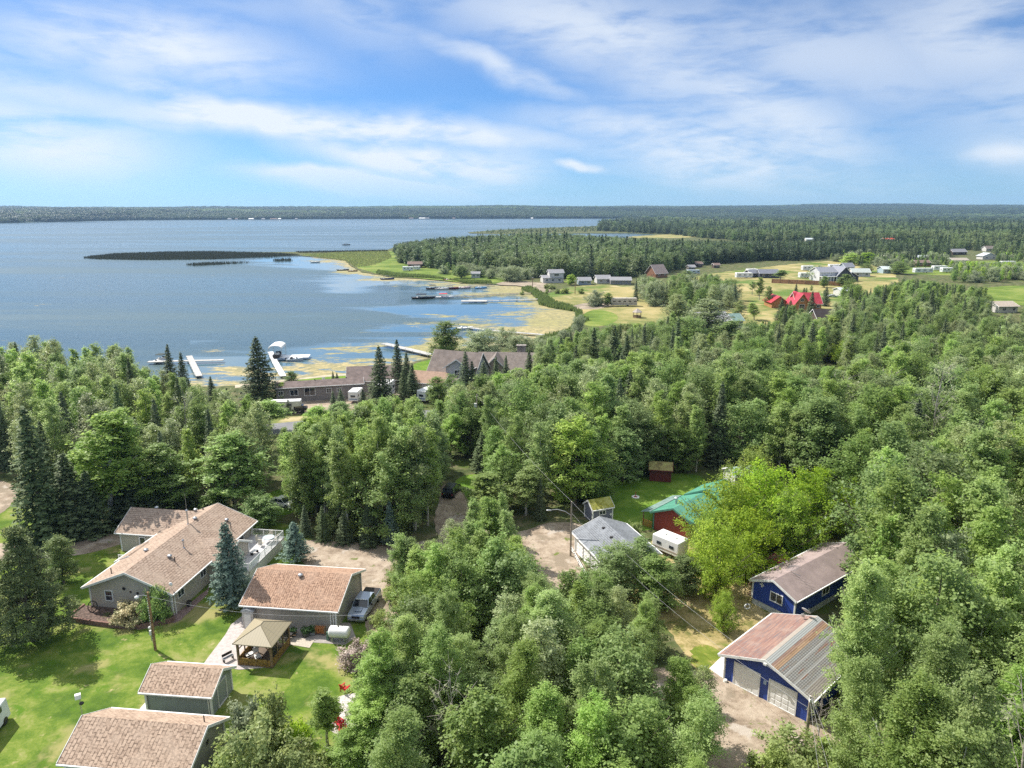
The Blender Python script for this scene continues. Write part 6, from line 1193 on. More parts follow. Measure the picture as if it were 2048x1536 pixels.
# ---- where trees may stand --------------------------------------------------
CELL = 4; PW, PH = 2048 // CELL, 1536 // CELL; PROT = np.zeros((PH, PW), np.float32)
def inside(px, py, poly):
    x, y = np.asarray(px, float), np.asarray(py, float); r_ = np.zeros(x.shape, bool); n_ = len(poly)
    for i in range(n_):
        (x0, y0), (x1, y1) = poly[i], poly[(i + 1) % n_]; c = ((y0 > y) != (y1 > y)); r_ ^= c & (x < (x1 - x0) * (y - y0) / ((y1 - y0) or 1e-9) + x0)
    return r_
def keep(poly, foot):
    """the photograph shows this area: nothing nearer than the ground at pixel row foot may cover it"""
    gx, gy = np.meshgrid((np.arange(PW) + .5) * CELL, (np.arange(PH) + .5) * CELL); d = G(1024, foot).y; m_ = inside(gx, gy, poly); PROT[m_] = np.maximum(PROT[m_], d)
for poly, foot in [
    ([(160, 1175), (225, 1065), (262, 1020), (440, 1012), (520, 1045), (572, 1058), (575, 1090), (510, 1140), (420, 1190), (345, 1250), (155, 1240)], 1080),
    ([(478, 1210), (510, 1128), (735, 1135), (725, 1190), (745, 1185), (735, 1250), (700, 1285), (560, 1300), (470, 1330), (460, 1250)], 1180), ([(277, 1385), (310, 1318), (478, 1328), (470, 1385), (430, 1430), (290, 1420)], 1330), ([(117, 1536), (180, 1410), (450, 1430), (442, 1500), (420, 1536)], 1420),
    ([(0, 1180), (0, 1110), (130, 1110), (250, 1090), (230, 1010), (420, 1010), (480, 1240), (450, 1330), (0, 1536)], 1100), ([(480, 1340), (600, 1300), (700, 1290), (700, 1300), (640, 1400), (560, 1420), (520, 1390), (470, 1400), (440, 1440), (470, 1345)], 1300),
    ([(590, 1088), (780, 1098), (755, 1140), (745, 1180), (620, 1130)], 1090), ([(630, 1400), (690, 1385), (700, 1410), (690, 1470), (655, 1450)], 1390), ([(886, 976), (920, 972), (950, 958), (955, 985), (925, 1002), (928, 1040), (896, 1030), (886, 1000)], 965),
    ([(1066, 1055), (1140, 1045), (1165, 1010), (1228, 1000), (1228, 1035), (1300, 1060), (1310, 1095), (1200, 1118), (1180, 1140), (1168, 1150), (1140, 1120), (1065, 1090)], 1045), ([(1090, 1000), (1150, 1000), (1150, 1110), (1134, 1110)], 1110),
    ([(1226, 1040), (1230, 975), (1340, 960), (1388, 962), (1365, 1030), (1362, 1075), (1300, 1060)], 960), ([(1298, 930), (1342, 932), (1342, 962), (1300, 962)], 955),
    ([(1335, 1210), (1410, 1185), (1425, 1240), (1470, 1265), (1435, 1300), (1418, 1340), (1385, 1320)], 1190), ([(1436, 1305), (1530, 1226), (1640, 1240), (1645, 1290), (1640, 1370), (1615, 1435), (1595, 1425), (1450, 1362)], 1230),
    ([(1510, 1200), (1550, 1165), (1590, 1130), (1655, 1100), (1660, 1165), (1650, 1195), (1592, 1240), (1520, 1215)], 1110), ([(1480, 1180), (1512, 1180), (1512, 1240), (1480, 1240)], 1200),
    ([(1462, 1365), (1600, 1432), (1600, 1480), (1570, 1536), (1470, 1536), (1450, 1440)], 1360), ([(1600, 1390), (1630, 1390), (1615, 1490), (1600, 1490)], 1480), ([(1520, 1150), (1545, 1130), (1580, 1110), (1575, 1130), (1540, 1160)], 1130),
    # lake and lakeside
    ([(430, 700), (480, 690), (620, 690), (740, 700), (730, 740), (600, 758), (440, 770)], 755), ([(310, 705), (430, 705), (430, 735), (380, 750), (310, 735)], 740), ([(585, 770), (600, 755), (690, 748), (690, 790), (555, 830), (552, 785)], 800), ([(553, 775), (730, 765), (727, 800), (553, 808)], 800),
    ([(755, 760), (784, 760), (784, 800), (755, 800)], 795), ([(840, 772), (870, 772), (870, 798), (840, 798)], 795), ([(690, 735), (742, 738), (742, 775), (690, 765)], 770), ([(566, 846), (590, 842), (590, 852), (566, 858)], 846), ([(850, 700), (895, 700), (925, 715), (900, 770), (850, 770)], 760), ([(822, 725), (850, 720), (850, 765), (822, 760)], 760),
    ([(960, 705), (1045, 700), (1045, 745), (960, 745)], 760), ([(765, 680), (870, 700), (865, 715), (765, 695)], 700), ([(920, 645), (1100, 655), (1130, 655), (1085, 675), (930, 665)], 660), ([(640, 600), (900, 600), (1160, 600), (1160, 650), (1060, 660), (880, 640), (760, 700), (640, 700)], 640),
    ([(1075, 570), (1150, 570), (1170, 605), (1085, 600)], 590), ([(1088, 540), (1265, 545), (1262, 568), (1088, 565)], 560), ([(1225, 598), (1266, 598), (1266, 613), (1225, 613)], 608), ([(1170, 615), (1300, 612), (1300, 640), (1190, 645), (1165, 640)], 615), ([(1310, 537), (1338, 537), (1338, 557), (1310, 557)], 550), ([(1310, 605), (1335, 605), (1335, 615), (1310, 615)], 606),
    ([(1430, 535), (1640, 540), (1640, 568), (1480, 562), (1430, 548)], 545), ([(1485, 565), (1580, 570), (1560, 600), (1500, 610), (1480, 590)], 575), ([(1640, 530), (1715, 535), (1750, 565), (1640, 572)], 545), ([(1545, 575), (1636, 572), (1636, 600), (1575, 605)], 590), ([(1500, 600), (1560, 600), (1540, 640), (1480, 640), (1480, 615)], 600),
    ([(1634, 605), (1658, 605), (1658, 628), (1634, 628)], 620), ([(1744, 535), (1900, 530), (1900, 550), (1744, 556)], 535), ([(1656, 702), (1674, 702), (1674, 722), (1656, 722)], 715), ([(1900, 488), (1990, 488), (1990, 515), (1900, 515)], 500), ([(814, 520), (850, 520), (850, 545), (814, 545)], 530), ([(1395, 630), (1470, 630), (1470, 650), (1400, 655)], 640),
    ([(1400, 515), (1400, 525), (1640, 500), (1640, 510)], 530), ([(1975, 570), (2048, 560), (2048, 600), (1985, 600)], 580), ([(1650, 585), (1680, 585), (1680, 598), (1650, 598)], 590), ([(1990, 608), (2040, 608), (2040, 625), (1990, 625)], 620), ([(1385, 545), (1400, 530), (1410, 532), (1400, 548)], 545)]:
    keep(poly, foot)
EX = np.array(EXCL)
PLACED = []            # kind, x, y, height, variant, rot, width factor, label or None, area
def try_tree(kind, x, y, h, area, wf=1.0, env=None, force=False, label=None, hmin=.6, var=None):
    if not force and len(EX) and (np.hypot(EX[:, 0] - x, EX[:, 1] - y) < EX[:, 2]).any(): return False
    dist = math.hypot(x, y)
    if kind == 'aspen_tree' and dist < 62: var = NEARV[int(rng.integers(4))]
    if kind == 'aspen_tree' and dist >= 62 and var is None: var = int(rng.integers(8))
    if kind == 'poplar_tree' and dist < 62: kind = 'aspen_tree' if rng.uniform() < .7 else kind; var = NEARV[int(rng.integers(4))] if kind == 'aspen_tree' else None
    vi = int(rng.integers(len(VAR[kind]))) if var is None else var; H0, W0 = VAR[kind][vi][2:4]
    if not force:
        if dist < 24 or (dist < 42 and h > 36): return False
        if env is not None:
            px, py = PR(x, y, h)
            if -60 < px < 2110:
                lim = float(np.interp(px, [e[0] for e in env], [e[1] for e in env]))
                if py < lim:
                    h2 = height_at((x, y), lim) * rng.uniform(.88, 1.0)
                    if h2 < h * hmin: return False
                    h = h2
    w = W0 * h / H0 * wf
    if not force:
        bx, by = PR(x, y, 0); tx, ty = PR(x, y, h); bx, by, tx, ty = bx, by, tx, ty; cz = h * .55; cx_, cy_ = PR(x, y, cz); hw = w * .5 * FPX / max(1, math.hypot(dist, H - cz))
        x0, x1, y0, y1 = int((min(bx, tx, cx_) * .25 + cx_ * .75 - hw * .92) / CELL), int((max(bx, tx, cx_) * .25 + cx_ * .75 + hw * .92) / CELL) + 1, int(ty / CELL), int((ty + (by - ty) * .86) / CELL) + 1
        x0, x1, y0, y1 = max(0, x0), min(PW, x1), max(0, y0), min(PH, y1)
        if x1 > x0 and y1 > y0:
            s = PROT[y0:y1, x0:x1]
            if (s > y + 1.0).sum() > max(1, .035 * s.size): return False
    PLACED.append([kind, x, y, h, vi, rng.uniform(0, 6.28), wf, label, area]); return True
def T_at(kind, bx, by, top, wpx, label=None, area='single', var=None):
    """one tree by its foot and top in the photograph"""
    p = G(bx, by); h = height_at(p, top); var = int(rng.integers(8)) if var is None and kind == 'aspen_tree' else var; vi = int(rng.integers(len(VAR[kind]))) if var is None else var; H0, W0 = VAR[kind][vi][2:4]
    w = wpx * math.sqrt(p.x ** 2 + p.y ** 2 + (H - h / 2) ** 2) / FPX; PLACED.append([kind, p.x, p.y, h, vi, rng.uniform(0, 6.28), w / (W0 * h / H0), label, area]); return p
def region(area, poly, sp, mix, hr, env=None, jit=.42, wf=(.85, 1.15), avar=None):
    w = [tuple(G(*q)[:2]) for q in poly]; xs = [q[0] for q in w]; ys = [q[1] for q in w]; kinds = list(mix); pr = np.array([mix[k] for k in kinds], float); pr /= pr.sum(); n_ = 0
    gx, gy = np.meshgrid(np.arange(min(xs), max(xs), sp), np.arange(min(ys), max(ys), sp * .87)); gx[::2] += sp / 2
    gx = (gx + rng.uniform(-jit, jit, gx.shape) * sp).ravel(); gy = (gy + rng.uniform(-jit, jit, gy.shape) * sp).ravel(); m_ = inside(gx, gy, w)
    for x, y in zip(gx[m_], gy[m_]):
        if x < -.95 * y - 40 or x > .95 * y + 40: continue
        k = kinds[int(rng.choice(len(kinds), p=pr))]; lo, hi = hr[k] if isinstance(hr, dict) and k in hr else (hr['*'] if isinstance(hr, dict) else hr)
        n_ += try_tree(k, x, y, rng.uniform(lo, hi), area, rng.uniform(*wf), env, var=(int(rng.choice(avar)) if avar and k == 'aspen_tree' else None))
    return n_
# ---- trees one can point at --------------------------------------------------
T_at('pine_tree', 66, 1282, 1056, 122, 'bushy dark pine alone on the big lawn, casting a long shadow')
T_at('shade_tree', 128, 1166, 1070, 62, 'small round leafy tree between the lone pine and the drive', var=0)
T_at('blue_spruce', 466, 1212, 1044, 92, 'blue-green spruce with bare lower stem between the long house and the brown garage', var=1)
T_at('blue_spruce', 592, 1124, 1042, 62, 'stout blue-green spruce at the far corner of the white deck', var=0)
for bx, by, tp, w, lb in ((92, 1088, 812, 105, 'tallest sunlit spruce at the drive, behind the lone pine'), (150, 1072, 905, 95, 'dark spruce between the tallest drive spruce and the wing roof'), (112, 1085, 985, 80, 'short pale-tipped spruce at the foot of the tallest drive spruce'), (188, 1066, 940, 90, 'dark spruce behind the drive, just before the house wing'), (262, 1040, 940, 85, 'dark spruce rising right behind the wing roof'), (310, 1030, 960, 70, 'smaller dark spruce behind the middle of the wing roof'), (372, 1020, 965, 70, 'short dark spruce behind the roof peak of the long house')):
    T_at('spruce_tree', bx, by, tp, w, lb)
T_at('aspen_tree', 228, 1045, 822, 130, 'tall aspen with a clear pale trunk behind the wing of the long house', var=0)
T_at('aspen_tree', 352, 1018, 885, 105, 'round-topped light aspen behind the roof peak of the long house', var=3); T_at('aspen_tree', 470, 1020, 868, 130, 'broad light green aspen behind the end of the long house', var=1); T_at('aspen_tree', 300, 1030, 890, 80, 'narrow light aspen behind the middle of the wing roof', var=4)
T_at('shade_tree', 520, 1050, 985, 75, 'low dark bushy tree behind the white deck railing', var=1); T_at('shade_tree', 430, 1035, 985, 70, 'low dark tree directly behind the far roof corner of the long house', var=2)
for i, (bx, by, tp, w) in enumerate(((648, 1082, 1010, 34), (690, 1086, 1020, 42), (738, 1092, 1005, 44), (782, 1090, 1000, 42), (612, 1072, 1010, 30))):
    T_at('blue_spruce' if i in (3,) else 'spruce_tree', bx, by, tp, w, ['small spruce at the gravel edge under the aspens, second from the deck', 'small spruce at the gravel edge under the aspens, third from the deck', 'dark small spruce at the gravel edge before the pale trunks', 'bluish small spruce at the far end of the gravel edge', 'slim small spruce at the gravel edge, first past the deck corner spruce'][i])
T_at('lime_tree', 1150, 1012, 828, 130, 'tall bright lime-green tree behind the street lamp', var=0); T_at('shade_tree', 1190, 1003, 885, 90, 'dark leafy tree touching the bright lime-green tree', var=3)
T_at('spruce_tree', 1080, 1040, 950, 26, 'slim columnar evergreen behind the gravel by the street lamp', var=2)
for i, (bx, by, tp, w) in enumerate(((1450, 1105, 950, 146), (1520, 1085, 925, 150), (1620, 1065, 935, 140), (1490, 1150, 1020, 140), (1430, 1190, 1040, 120), (1580, 1120, 985, 110), (1415, 1122, 1022, 72), (1500, 1020, 893, 110))):
    T_at('maple_tree', bx, by, tp, w, ['yellow-green maple with its crown over the teal-roofed cabin', 'yellow-green maple in the middle of the bright clump', 'yellow-green maple on the far side of the bright clump, towards the poplars', 'yellow-green maple beside the stair of the blue house', 'lowest yellow-green maple over the dry yard', 'yellow-green maple behind the magenta canopy', 'small yellow-green maple touching the camper trailer', 'paler yellow-green maple at the back of the bright clump'][i])
T_at('maple_tree', 1444, 1262, 1180, 55, 'small bright round tree on the dry yard before the wooden stair')
for bx, by, tp, w, lb in ((1230, 1195, 1085, 110, 'dark leafy tree in front of the grey-roofed garage'), (1310, 1215, 1110, 110, 'dark leafy tree between the camper trailer and the dry yard'), (1200, 1235, 1150, 90, 'rounded leafy tree below the rail fence'), (1280, 1150, 1075, 80, 'dark bushy tree at the near corner of the grey roof'), (1365, 1190, 1110, 80, 'dark leafy tree at the upper end of the dry yard')):
    T_at('shade_tree', bx, by, tp, w, lb)
T_at('spruce_tree', 522, 806, 672, 88, 'tall broad spruce standing alone at the shore beside the boat lift', var=1)
for bx, by, tp, w, lb in ((348, 812, 688, 46, 'slim dark spruce in front of the pontoon boat'), (372, 808, 704, 38, 'slim dark spruce beside the pale dock'), (425, 800, 752, 26, 'small dark spruce at the shore between the dock and the tall broad spruce'), (762, 808, 690, 64, 'tall dark spruce beside the fifth-wheel trailer'), (797, 780, 678, 44, 'dark spruce behind the tall one by the fifth-wheel trailer'), (815, 785, 705, 40, 'dark spruce with its top against the algae, by the brown garage'), (826, 800, 726, 44, 'spruce in front of the brown-roofed garage'), (808, 806, 738, 34, 'young spruce in front of the brown-roofed garage'),
        (578, 828, 798, 20, 'little spruce in front of the long bungalow'), (684, 836, 778, 36, 'dark young spruce at the end of the bungalow forecourt'), (668, 826, 782, 24, 'small young spruce at the bungalow forecourt'), (727, 822, 778, 28, 'small spruce before the small trailer end'), (968, 850, 722, 74, 'tall spruce in front of the brown chimney house'), (932, 810, 700, 50, 'dark spruce between the grey house and the chimney house'), (945, 812, 722, 40, 'shorter spruce between the grey house and the chimney house'),
        (992, 792, 712, 34, 'small spruce in front of the chimney house, first of two'), (1012, 790, 710, 34, 'small spruce in front of the chimney house, second of two'), (1058, 780, 700, 40, 'spruce at the end wall of the chimney house'), (1082, 788, 705, 36, 'second spruce past the end wall of the chimney house'), (1120, 790, 672, 56, 'tall spruce on the bay side, past the chimney house'), (1150, 780, 690, 46, 'spruce in the dense row behind the bright aspens'), (1185, 775, 655, 60, 'dark broad spruce with its top against the green verge of the bay'), (1225, 780, 650, 62, 'tall dark spruce on the skyline below the small gazebo'), (1250, 775, 668, 46, 'dark spruce beside the tall one below the small gazebo')):
    T_at('spruce_tree', bx, by, tp, w, lb)
T_at('shade_tree', 893, 728, 640, 78, 'big round tree at the shore behind the grey two-storey house', var=0); T_at('willow_tree', 965, 708, 655, 90, 'greyish willow at the shore behind the chimney house'); T_at('shade_tree', 585, 785, 742, 40, 'small shore tree between the boat lift dock and the lawn', var=2); T_at('lime_tree', 563, 802, 765, 34, 'small light green tree at the lawn edge by the tall broad spruce')
T_at('spruce_tree', 675, 773, 745, 18, 'narrow clipped cedar by the lakeside house, right-hand one'); T_at('spruce_tree', 667, 770, 742, 14, 'narrow clipped cedar by the lakeside house, left-hand one')
for bx, by, tp, w, lb in ((1040, 705, 668, 70, 'round shore bush behind the chimney house'), (1085, 705, 672, 60, 'pale green shore bush near the root of the long algae dock'), (1130, 690, 658, 40, 'shore bush at the root of the long algae dock'), (1158, 672, 628, 36, 'reed-side bush at the corner of the bay')): T_at('willow_tree', bx, by, tp, w, lb)
# hand-set far trees
for bx, by, tp, w, k, lb in ((1192, 612, 580, 44, 'willow_tree', 'round grey-green bush at the field edge beside the bay'), (1216, 612, 585, 26, 'shade_tree', 'small tree next to the round grey-green bush'), (1022, 562, 530, 62, 'willow_tree', 'broad dark willow at the foot of the peninsula wood'), (922, 556, 530, 36, 'shade_tree', 'roundish tree at the cove edge of the peninsula wood'), (1142, 570, 548, 26, 'lime_tree', 'bright bush between the two-storey cottage and the blue-grey cottage'),
        (1100, 578, 568, 14, 'shrub', 'small round bush on the dry field by the mud shore'), (1130, 587, 576, 20, 'shrub', 'low round bush on the dry field above the reeds'), (1518, 600, 555, 20, 'aspen_tree', 'slim young tree standing on the field before the white trailers'), (1504, 590, 562, 18, 'aspen_tree', 'shorter slim young tree on the field before the white trailers'), (1508, 640, 605, 26, 'aspen_tree', 'round young tree on the tan ground before the lodge'), (1590, 600, 568, 16, 'spruce_tree', 'small spruce behind the crimson roof'),
        (1650, 612, 572, 22, 'spruce_tree', 'small spruce beside the end of the crimson roof'), (1620, 640, 582, 26, 'spruce_tree', 'spruce standing before the middle of the crimson lodge roof'), (1578, 642, 600, 30, 'spruce_tree', 'spruce at the corner of the crimson-roofed lodge'), (1700, 530, 505, 40, 'lime_tree', 'first round trimmed hedge tree by the fields'), (1735, 528, 504, 36, 'lime_tree', 'second round trimmed hedge tree by the fields'), (1636, 560, 530, 36, 'willow_tree', 'silvery bush in front of the balcony house'), (1690, 572, 548, 40, 'shade_tree', 'dark tree in front of the grey-roofed balcony house'),
        (1797, 548, 522, 34, 'shade_tree', 'dark rounded tree alone on the green field'), (1732, 545, 527, 26, 'shade_tree', 'dark small tree beside the pale roofed house'), (1372, 560, 540, 30, 'shade_tree', 'rounded tree at the field corner by the grey shed'), (1660, 690, 632, 110, 'lime_tree', 'broad bright green tree behind the dark hut'), (1620, 720, 672, 60, 'maple_tree', 'yellow-green bush tree beside the dark hut'), (1690, 728, 680, 60, 'maple_tree', 'yellow-green bush tree on the poplar side of the dark hut')):
    T_at(k, bx, by, tp, w, lb)
for bx, by, tp, w, lb in ((1846, 985, 712, 62, 'bare-topped dying poplar standing above the woods'), (1662, 925, 745, 60, 'grey leafless tree above the yellow-green maples'), (1758, 905, 735, 50, 'dying poplar with bare twigs deep in the woods'), (1985, 1290, 1130, 70, 'leafless grey tree among the tall poplars'), (1635, 1490, 1370, 40, 'small bare bush tree at the corner of the blue garage'), (1820, 1260, 1120, 60, 'dying tree with bare branches beside the blue house poplars')): T_at('dying_tree', bx, by, tp, w, lb)
for bx, by, tp, w, lb in ((262, 1245, 1205, 60, 'cream-flowering shrub in the brick planter'), (318, 1240, 1172, 52, 'dark green climbing shrub at the house corner behind the lamp pole'), (215, 1236, 1226, 16, 'little plant beside the wagon wheel'), (500, 1500, 1400, 75, 'silvery-green shrub between the terracotta-roofed sheds'), (545, 1492, 1380, 70, 'light green upright shrub beside the terracotta-roofed sheds'), (590, 1490, 1445, 60, 'yellow-green low shrub on the lawn by the sheds'), (520, 1560, 1440, 120, 'dense leafy shrub at the bottom edge by the big shed'), (460, 1590, 1500, 100, 'leafy shrub against the end wall of the big shed'), (600, 1590, 1490, 110, 'leafy shrub at the bottom edge of the lawn'),
        (712, 1330, 1285, 66, 'pink-white flowering shrub at the lawn edge below the pickup truck'), (1590, 1540, 1465, 110, 'leafy shrub at the foot of the blue garage pole'), (1660, 1560, 1480, 90, 'leafy shrub just past the blue garage pole'), (1530, 1590, 1500, 90, 'leafy shrub at the bottom edge by the gravel'), (1590, 1120, 1095, 50, 'low shrub behind the magenta canopy'), (1270, 1075, 1045, 30, 'low shrub between the grey roof and the red cabin')): T_at('shrub', bx, by, tp, w, lb)
for bx, by, tp, w, k, lb in ((1412, 700, 598, 120, 'poplar_tree', 'broad silvery poplar standing before the pale hall roof'), (1350, 690, 590, 80, 'poplar_tree', 'silvery poplar beside the broad one before the hall roof'), (1460, 712, 640, 90, 'shade_tree', 'dark crown in front of the teal-edged gable'), (1378, 720, 630, 90, 'shade_tree', 'dark tree at the foot of the silvery poplars before the hall'), (1560, 560, 540, 26, 'aspen_tree', 'small leafy tree at the end of the orange plank fence'), (1648, 575, 552, 22, 'shade_tree', 'little round tree on the lodge side of the plank fence'), (1605, 612, 575, 18, 'spruce_tree', 'thin spruce in front of the crimson roof slope'), (1010, 690, 655, 60, 'willow_tree', 'grey shore willow with its crown against the algae dock')):
    T_at(k, bx, by, tp, w, lb)
for bx, by, tp, w, k, lb in ((880, 868, 800, 62, 'shade_tree', 'leafy tree closing the far end of the lane, lake side'), (915, 880, 805, 64, 'shade_tree', 'leafy tree closing the far end of the lane, nearest the slim utility pole'), (900, 915, 828, 62, 'aspen_tree', 'aspen overhanging the black car from behind'), (942, 912, 815, 66, 'shade_tree', 'rounded leafy tree just behind the black car lawn'), (978, 905, 822, 70, 'shade_tree', 'dark rounded tree between the black car lawn and the tall lime-green tree'),
        (965, 940, 862, 58, 'spruce_tree', 'spruce at the far corner of the black car lawn'), (995, 950, 858, 70, 'shade_tree', 'leafy tree at the side of the black car lawn'), (1020, 1005, 905, 92, 'aspen_tree', 'light green aspen between the black car lawn and the columnar evergreen'), (1052, 1030, 928, 74, 'aspen_tree', 'light green aspen touching the columnar evergreen'), (990, 1035, 945, 84, 'aspen_tree', 'low light green aspen at the bend of the gravel lane'), (1100, 960, 868, 90, 'shade_tree', 'dark tree behind the tall lime-green tree, lane side'), (1245, 962, 858, 100, 'shade_tree', 'dark tree shading the cabin lawn from the lamp side'), (1290, 935, 835, 100, 'shade_tree', 'dark tree right behind the small dark red shed'),
        (1352, 940, 850, 80, 'shade_tree', 'dark tree beside the small dark red shed'), (1270, 950, 880, 50, 'spruce_tree', 'spruce in the shade beside the small dark red shed'), (875, 812, 752, 56, 'shade_tree', 'leafy tree in front of the white garage doors of the grey house'), (905, 806, 748, 46, 'shade_tree', 'leafy tree in front of the grey two-storey house dormer'), (1010, 808, 745, 62, 'aspen_tree', 'aspen in front of the chimney house middle'), (1040, 800, 738, 52, 'aspen_tree', 'aspen in front of the chimney house end'), (985, 812, 752, 46, 'aspen_tree', 'aspen below the chimney house small spruces'),
        (640, 880, 812, 60, 'aspen_tree', 'aspen hiding the paved road, first past the road gap'), (690, 872, 806, 60, 'aspen_tree', 'aspen hiding the paved road, second past the road gap'), (740, 866, 800, 58, 'aspen_tree', 'aspen hiding the paved road, third past the road gap'), (540, 862, 800, 66, 'aspen_tree', 'aspen before the truck camper, bank side of the road gap')):
    T_at(k, bx, by, tp, w, lb)
for bx, by, tp, w, k, lb in ((742, 1530, 1376, 110, 'aspen_tree', 'bushy aspen hiding the near side of the fire pit'), (800, 1490, 1320, 120, 'aspen_tree', 'bushy aspen hiding the far side of the fire pit'), (765, 1440, 1300, 100, 'aspen_tree', 'bushy aspen between the pickup truck and the fire pit'), (700, 1570, 1468, 90, 'aspen_tree', 'low bushy aspen at the bottom edge below the white stones'), (1460, 600, 556, 36, 'shade_tree', 'dark round tree on the field at the coach grove end'), (1475, 650, 600, 34, 'poplar_tree', 'silvery tree at the field corner towards the teal gable'),
        (1535, 612, 572, 20, 'aspen_tree', 'slim tree on the tan ground beside the crimson roof wing'), (1700, 600, 558, 34, 'shade_tree', 'dark tree beside the pale-roofed sheds'), (1560, 650, 596, 30, 'spruce_tree', 'spruce at the tan ground edge before the crimson roof wing')):
    T_at(k, bx, by, tp, w, lb, var=NEARV[0] if k == 'aspen_tree' and bx < 900 else None)
T_at('aspen_tree', 655, 1490, 1372, 60, 'thin young aspen in front of the red lawn chairs', var=5)
n_hand = len(PLACED)
# shrubs with blossom get their own leaf colour
BLOOM = {'cream-flowering shrub in the brick planter': leaf_mat('cream_blossom', (.14, .18, .06), (.62, .52, .33), .2), 'pink-white flowering shrub at the lawn edge below the pickup truck': leaf_mat('pink_blossom', (.20, .17, .12), (.62, .50, .46), .2), 'dark green climbing shrub at the house corner behind the lamp pole': LM['dark'], 'silvery-green shrub between the terracotta-roofed sheds': LM['willow'], 'yellow-green low shrub on the lawn by the sheds': LM['maple']}

# ---- woods: which ground they cover, how dense, how tall ----------------------
envA = [(-100, 655), (30, 662), (100, 676), (160, 682), (285, 692), (315, 735), (440, 772), (500, 790), (560, 835), (600, 850)]
region('bank', [(-320, 778), (300, 784), (440, 782), (500, 800), (545, 822), (556, 862), (552, 960), (540, 985), (500, 1030), (380, 1010), (240, 1030), (70, 1050), (60, 985), (20, 945), (-320, 925)], 5.2, {'aspen_tree': .36, 'poplar_tree': .34, 'shade_tree': .18, 'spruce_tree': .12, 'dying_tree': .03}, (10, 16), envA)
region('grove', [(560, 900), (570, 872), (640, 860), (700, 858), (860, 858), (885, 900), (880, 990), (862, 1050), (800, 1084), (640, 1070), (600, 1058), (580, 1010)], 3.3, {'aspen_tree': .93, 'shade_tree': .07}, (12, 17), avar=[1, 3, 3, 4, 0], env=[(540, 870), (565, 850), (620, 828), (700, 812), (760, 790), (830, 796), (870, 830), (910, 890)])
region('lane', [(892, 862), (990, 862), (1040, 930), (1060, 1030), (1000, 1040), (985, 1000), (985, 945), (940, 935)], 4.5, {'shade_tree': .5, 'aspen_tree': .5}, (8, 13), [(870, 805), (930, 775), (1060, 775)])
region('lane', [(850, 1085), (880, 1065), (950, 1085), (1040, 1085), (1062, 1120), (960, 1120)], 4.0, {'aspen_tree': .8, 'shade_tree': .2}, (8, 13), [(840, 1050), (890, 1020), (960, 985), (1000, 990), (1050, 1060), (1070, 1110)])
envC = [(560, 860), (640, 835), (760, 815), (860, 782), (930, 754), (1000, 742), (1050, 730), (1100, 722), (1200, 705), (1300, 695), (1450, 690), (1560, 700), (1640, 730), (1700, 720), (1760, 690), (1850, 668), (1940, 645), (2100, 635)]
region('wood', [(640, 846), (880, 838), (1000, 825), (1200, 800), (1500, 780), (1900, 775), (2500, 775), (2500, 1010), (1860, 1030), (1760, 1060), (1700, 1040), (1640, 1000), (1480, 955), (1300, 940), (1230, 955), (1210, 985), (1160, 1020), (1070, 1030), (1055, 935), (1000, 895), (905, 895), (880, 855), (640, 862)], 5.4, {'aspen_tree': .40, 'poplar_tree': .16, 'shade_tree': .36, 'spruce_tree': .06, 'dying_tree': .015}, {'*': (12, 17), 'spruce_tree': (12, 18)}, envC, wf=(1.0, 1.35))
envC2 = [(820, 800), (900, 760), (960, 740), (1050, 700), (1100, 672), (1150, 662), (1200, 650), (1280, 648), (1340, 630), (1370, 600), (1440, 598), (1480, 640), (1560, 640), (1600, 625), (1680, 600), (1750, 585), (1850, 575), (1940, 585), (2000, 600), (2100, 600)]
region('far wood', [(900, 800), (1000, 770), (1060, 720), (1110, 705), (1170, 690), (1200, 668), (1330, 664), (1500, 668), (1640, 660), (1720, 640), (1900, 640), (2500, 640), (2500, 775), (1900, 775), (1500, 780), (1200, 800), (1000, 825)], 6.0, {'aspen_tree': .2, 'poplar_tree': .25, 'shade_tree': .35, 'spruce_tree': .20}, {'*': (9, 14), 'spruce_tree': (11, 17)}, envC2)
envD = [(1560, 1250), (1640, 1090), (1655, 1010), (1700, 975), (1740, 930), (1800, 880), (1900, 850), (2100, 800)]
region('poplars', [(1700, 1075), (1760, 1060), (1860, 1030), (2500, 1010), (2700, 1600), (2700, 2700), (1500, 2700), (1490, 1640), (1640, 1560), (1660, 1480), (1700, 1400), (1722, 1300), (1722, 1200), (1700, 1130)], 4.3, {'aspen_tree': .78, 'poplar_tree': .12, 'shade_tree': .07, 'dying_tree': .03}, (13, 19), envD, avar=[0, 1, 2, 4, 5, 6, 7, 6, 7], wf=(.85, 1.15))
envF = [(560, 1600), (640, 1440), (690, 1310), (725, 1230), (745, 1165), (790, 1070), (850, 1062), (900, 1040), (940, 1000), (990, 985), (1030, 1030), (1065, 1100), (1130, 1108), (1170, 1130), (1240, 1160), (1330, 1200), (1380, 1270), (1410, 1330), (1460, 1400), (1480, 1500), (1520, 1700)]
region('middle', [(745, 1330), (760, 1260), (800, 1150), (880, 1110), (1000, 1130), (1060, 1180), (1140, 1200), (1180, 1240), (1330, 1250), (1350, 1330), (1420, 1410), (1430, 1480), (1380, 1640), (1320, 2600), (760, 2600), (700, 1560), (700, 1490), (790, 1450), (800, 1400)], 3.9, {'aspen_tree': .62, 'shade_tree': .26, 'poplar_tree': .10, 'dying_tree': .02}, {'*': (8, 13)}, envF, wf=(1.0, 1.3), avar=[0, 1, 3, 4, 5])
region('yard', [(1560, 1110), (1700, 1085), (1720, 1060), (1560, 1040), (1400, 1060)], 5.5, {'shade_tree': .6, 'maple_tree': .4}, (6, 9), [(1380, 1000), (1700, 960)])
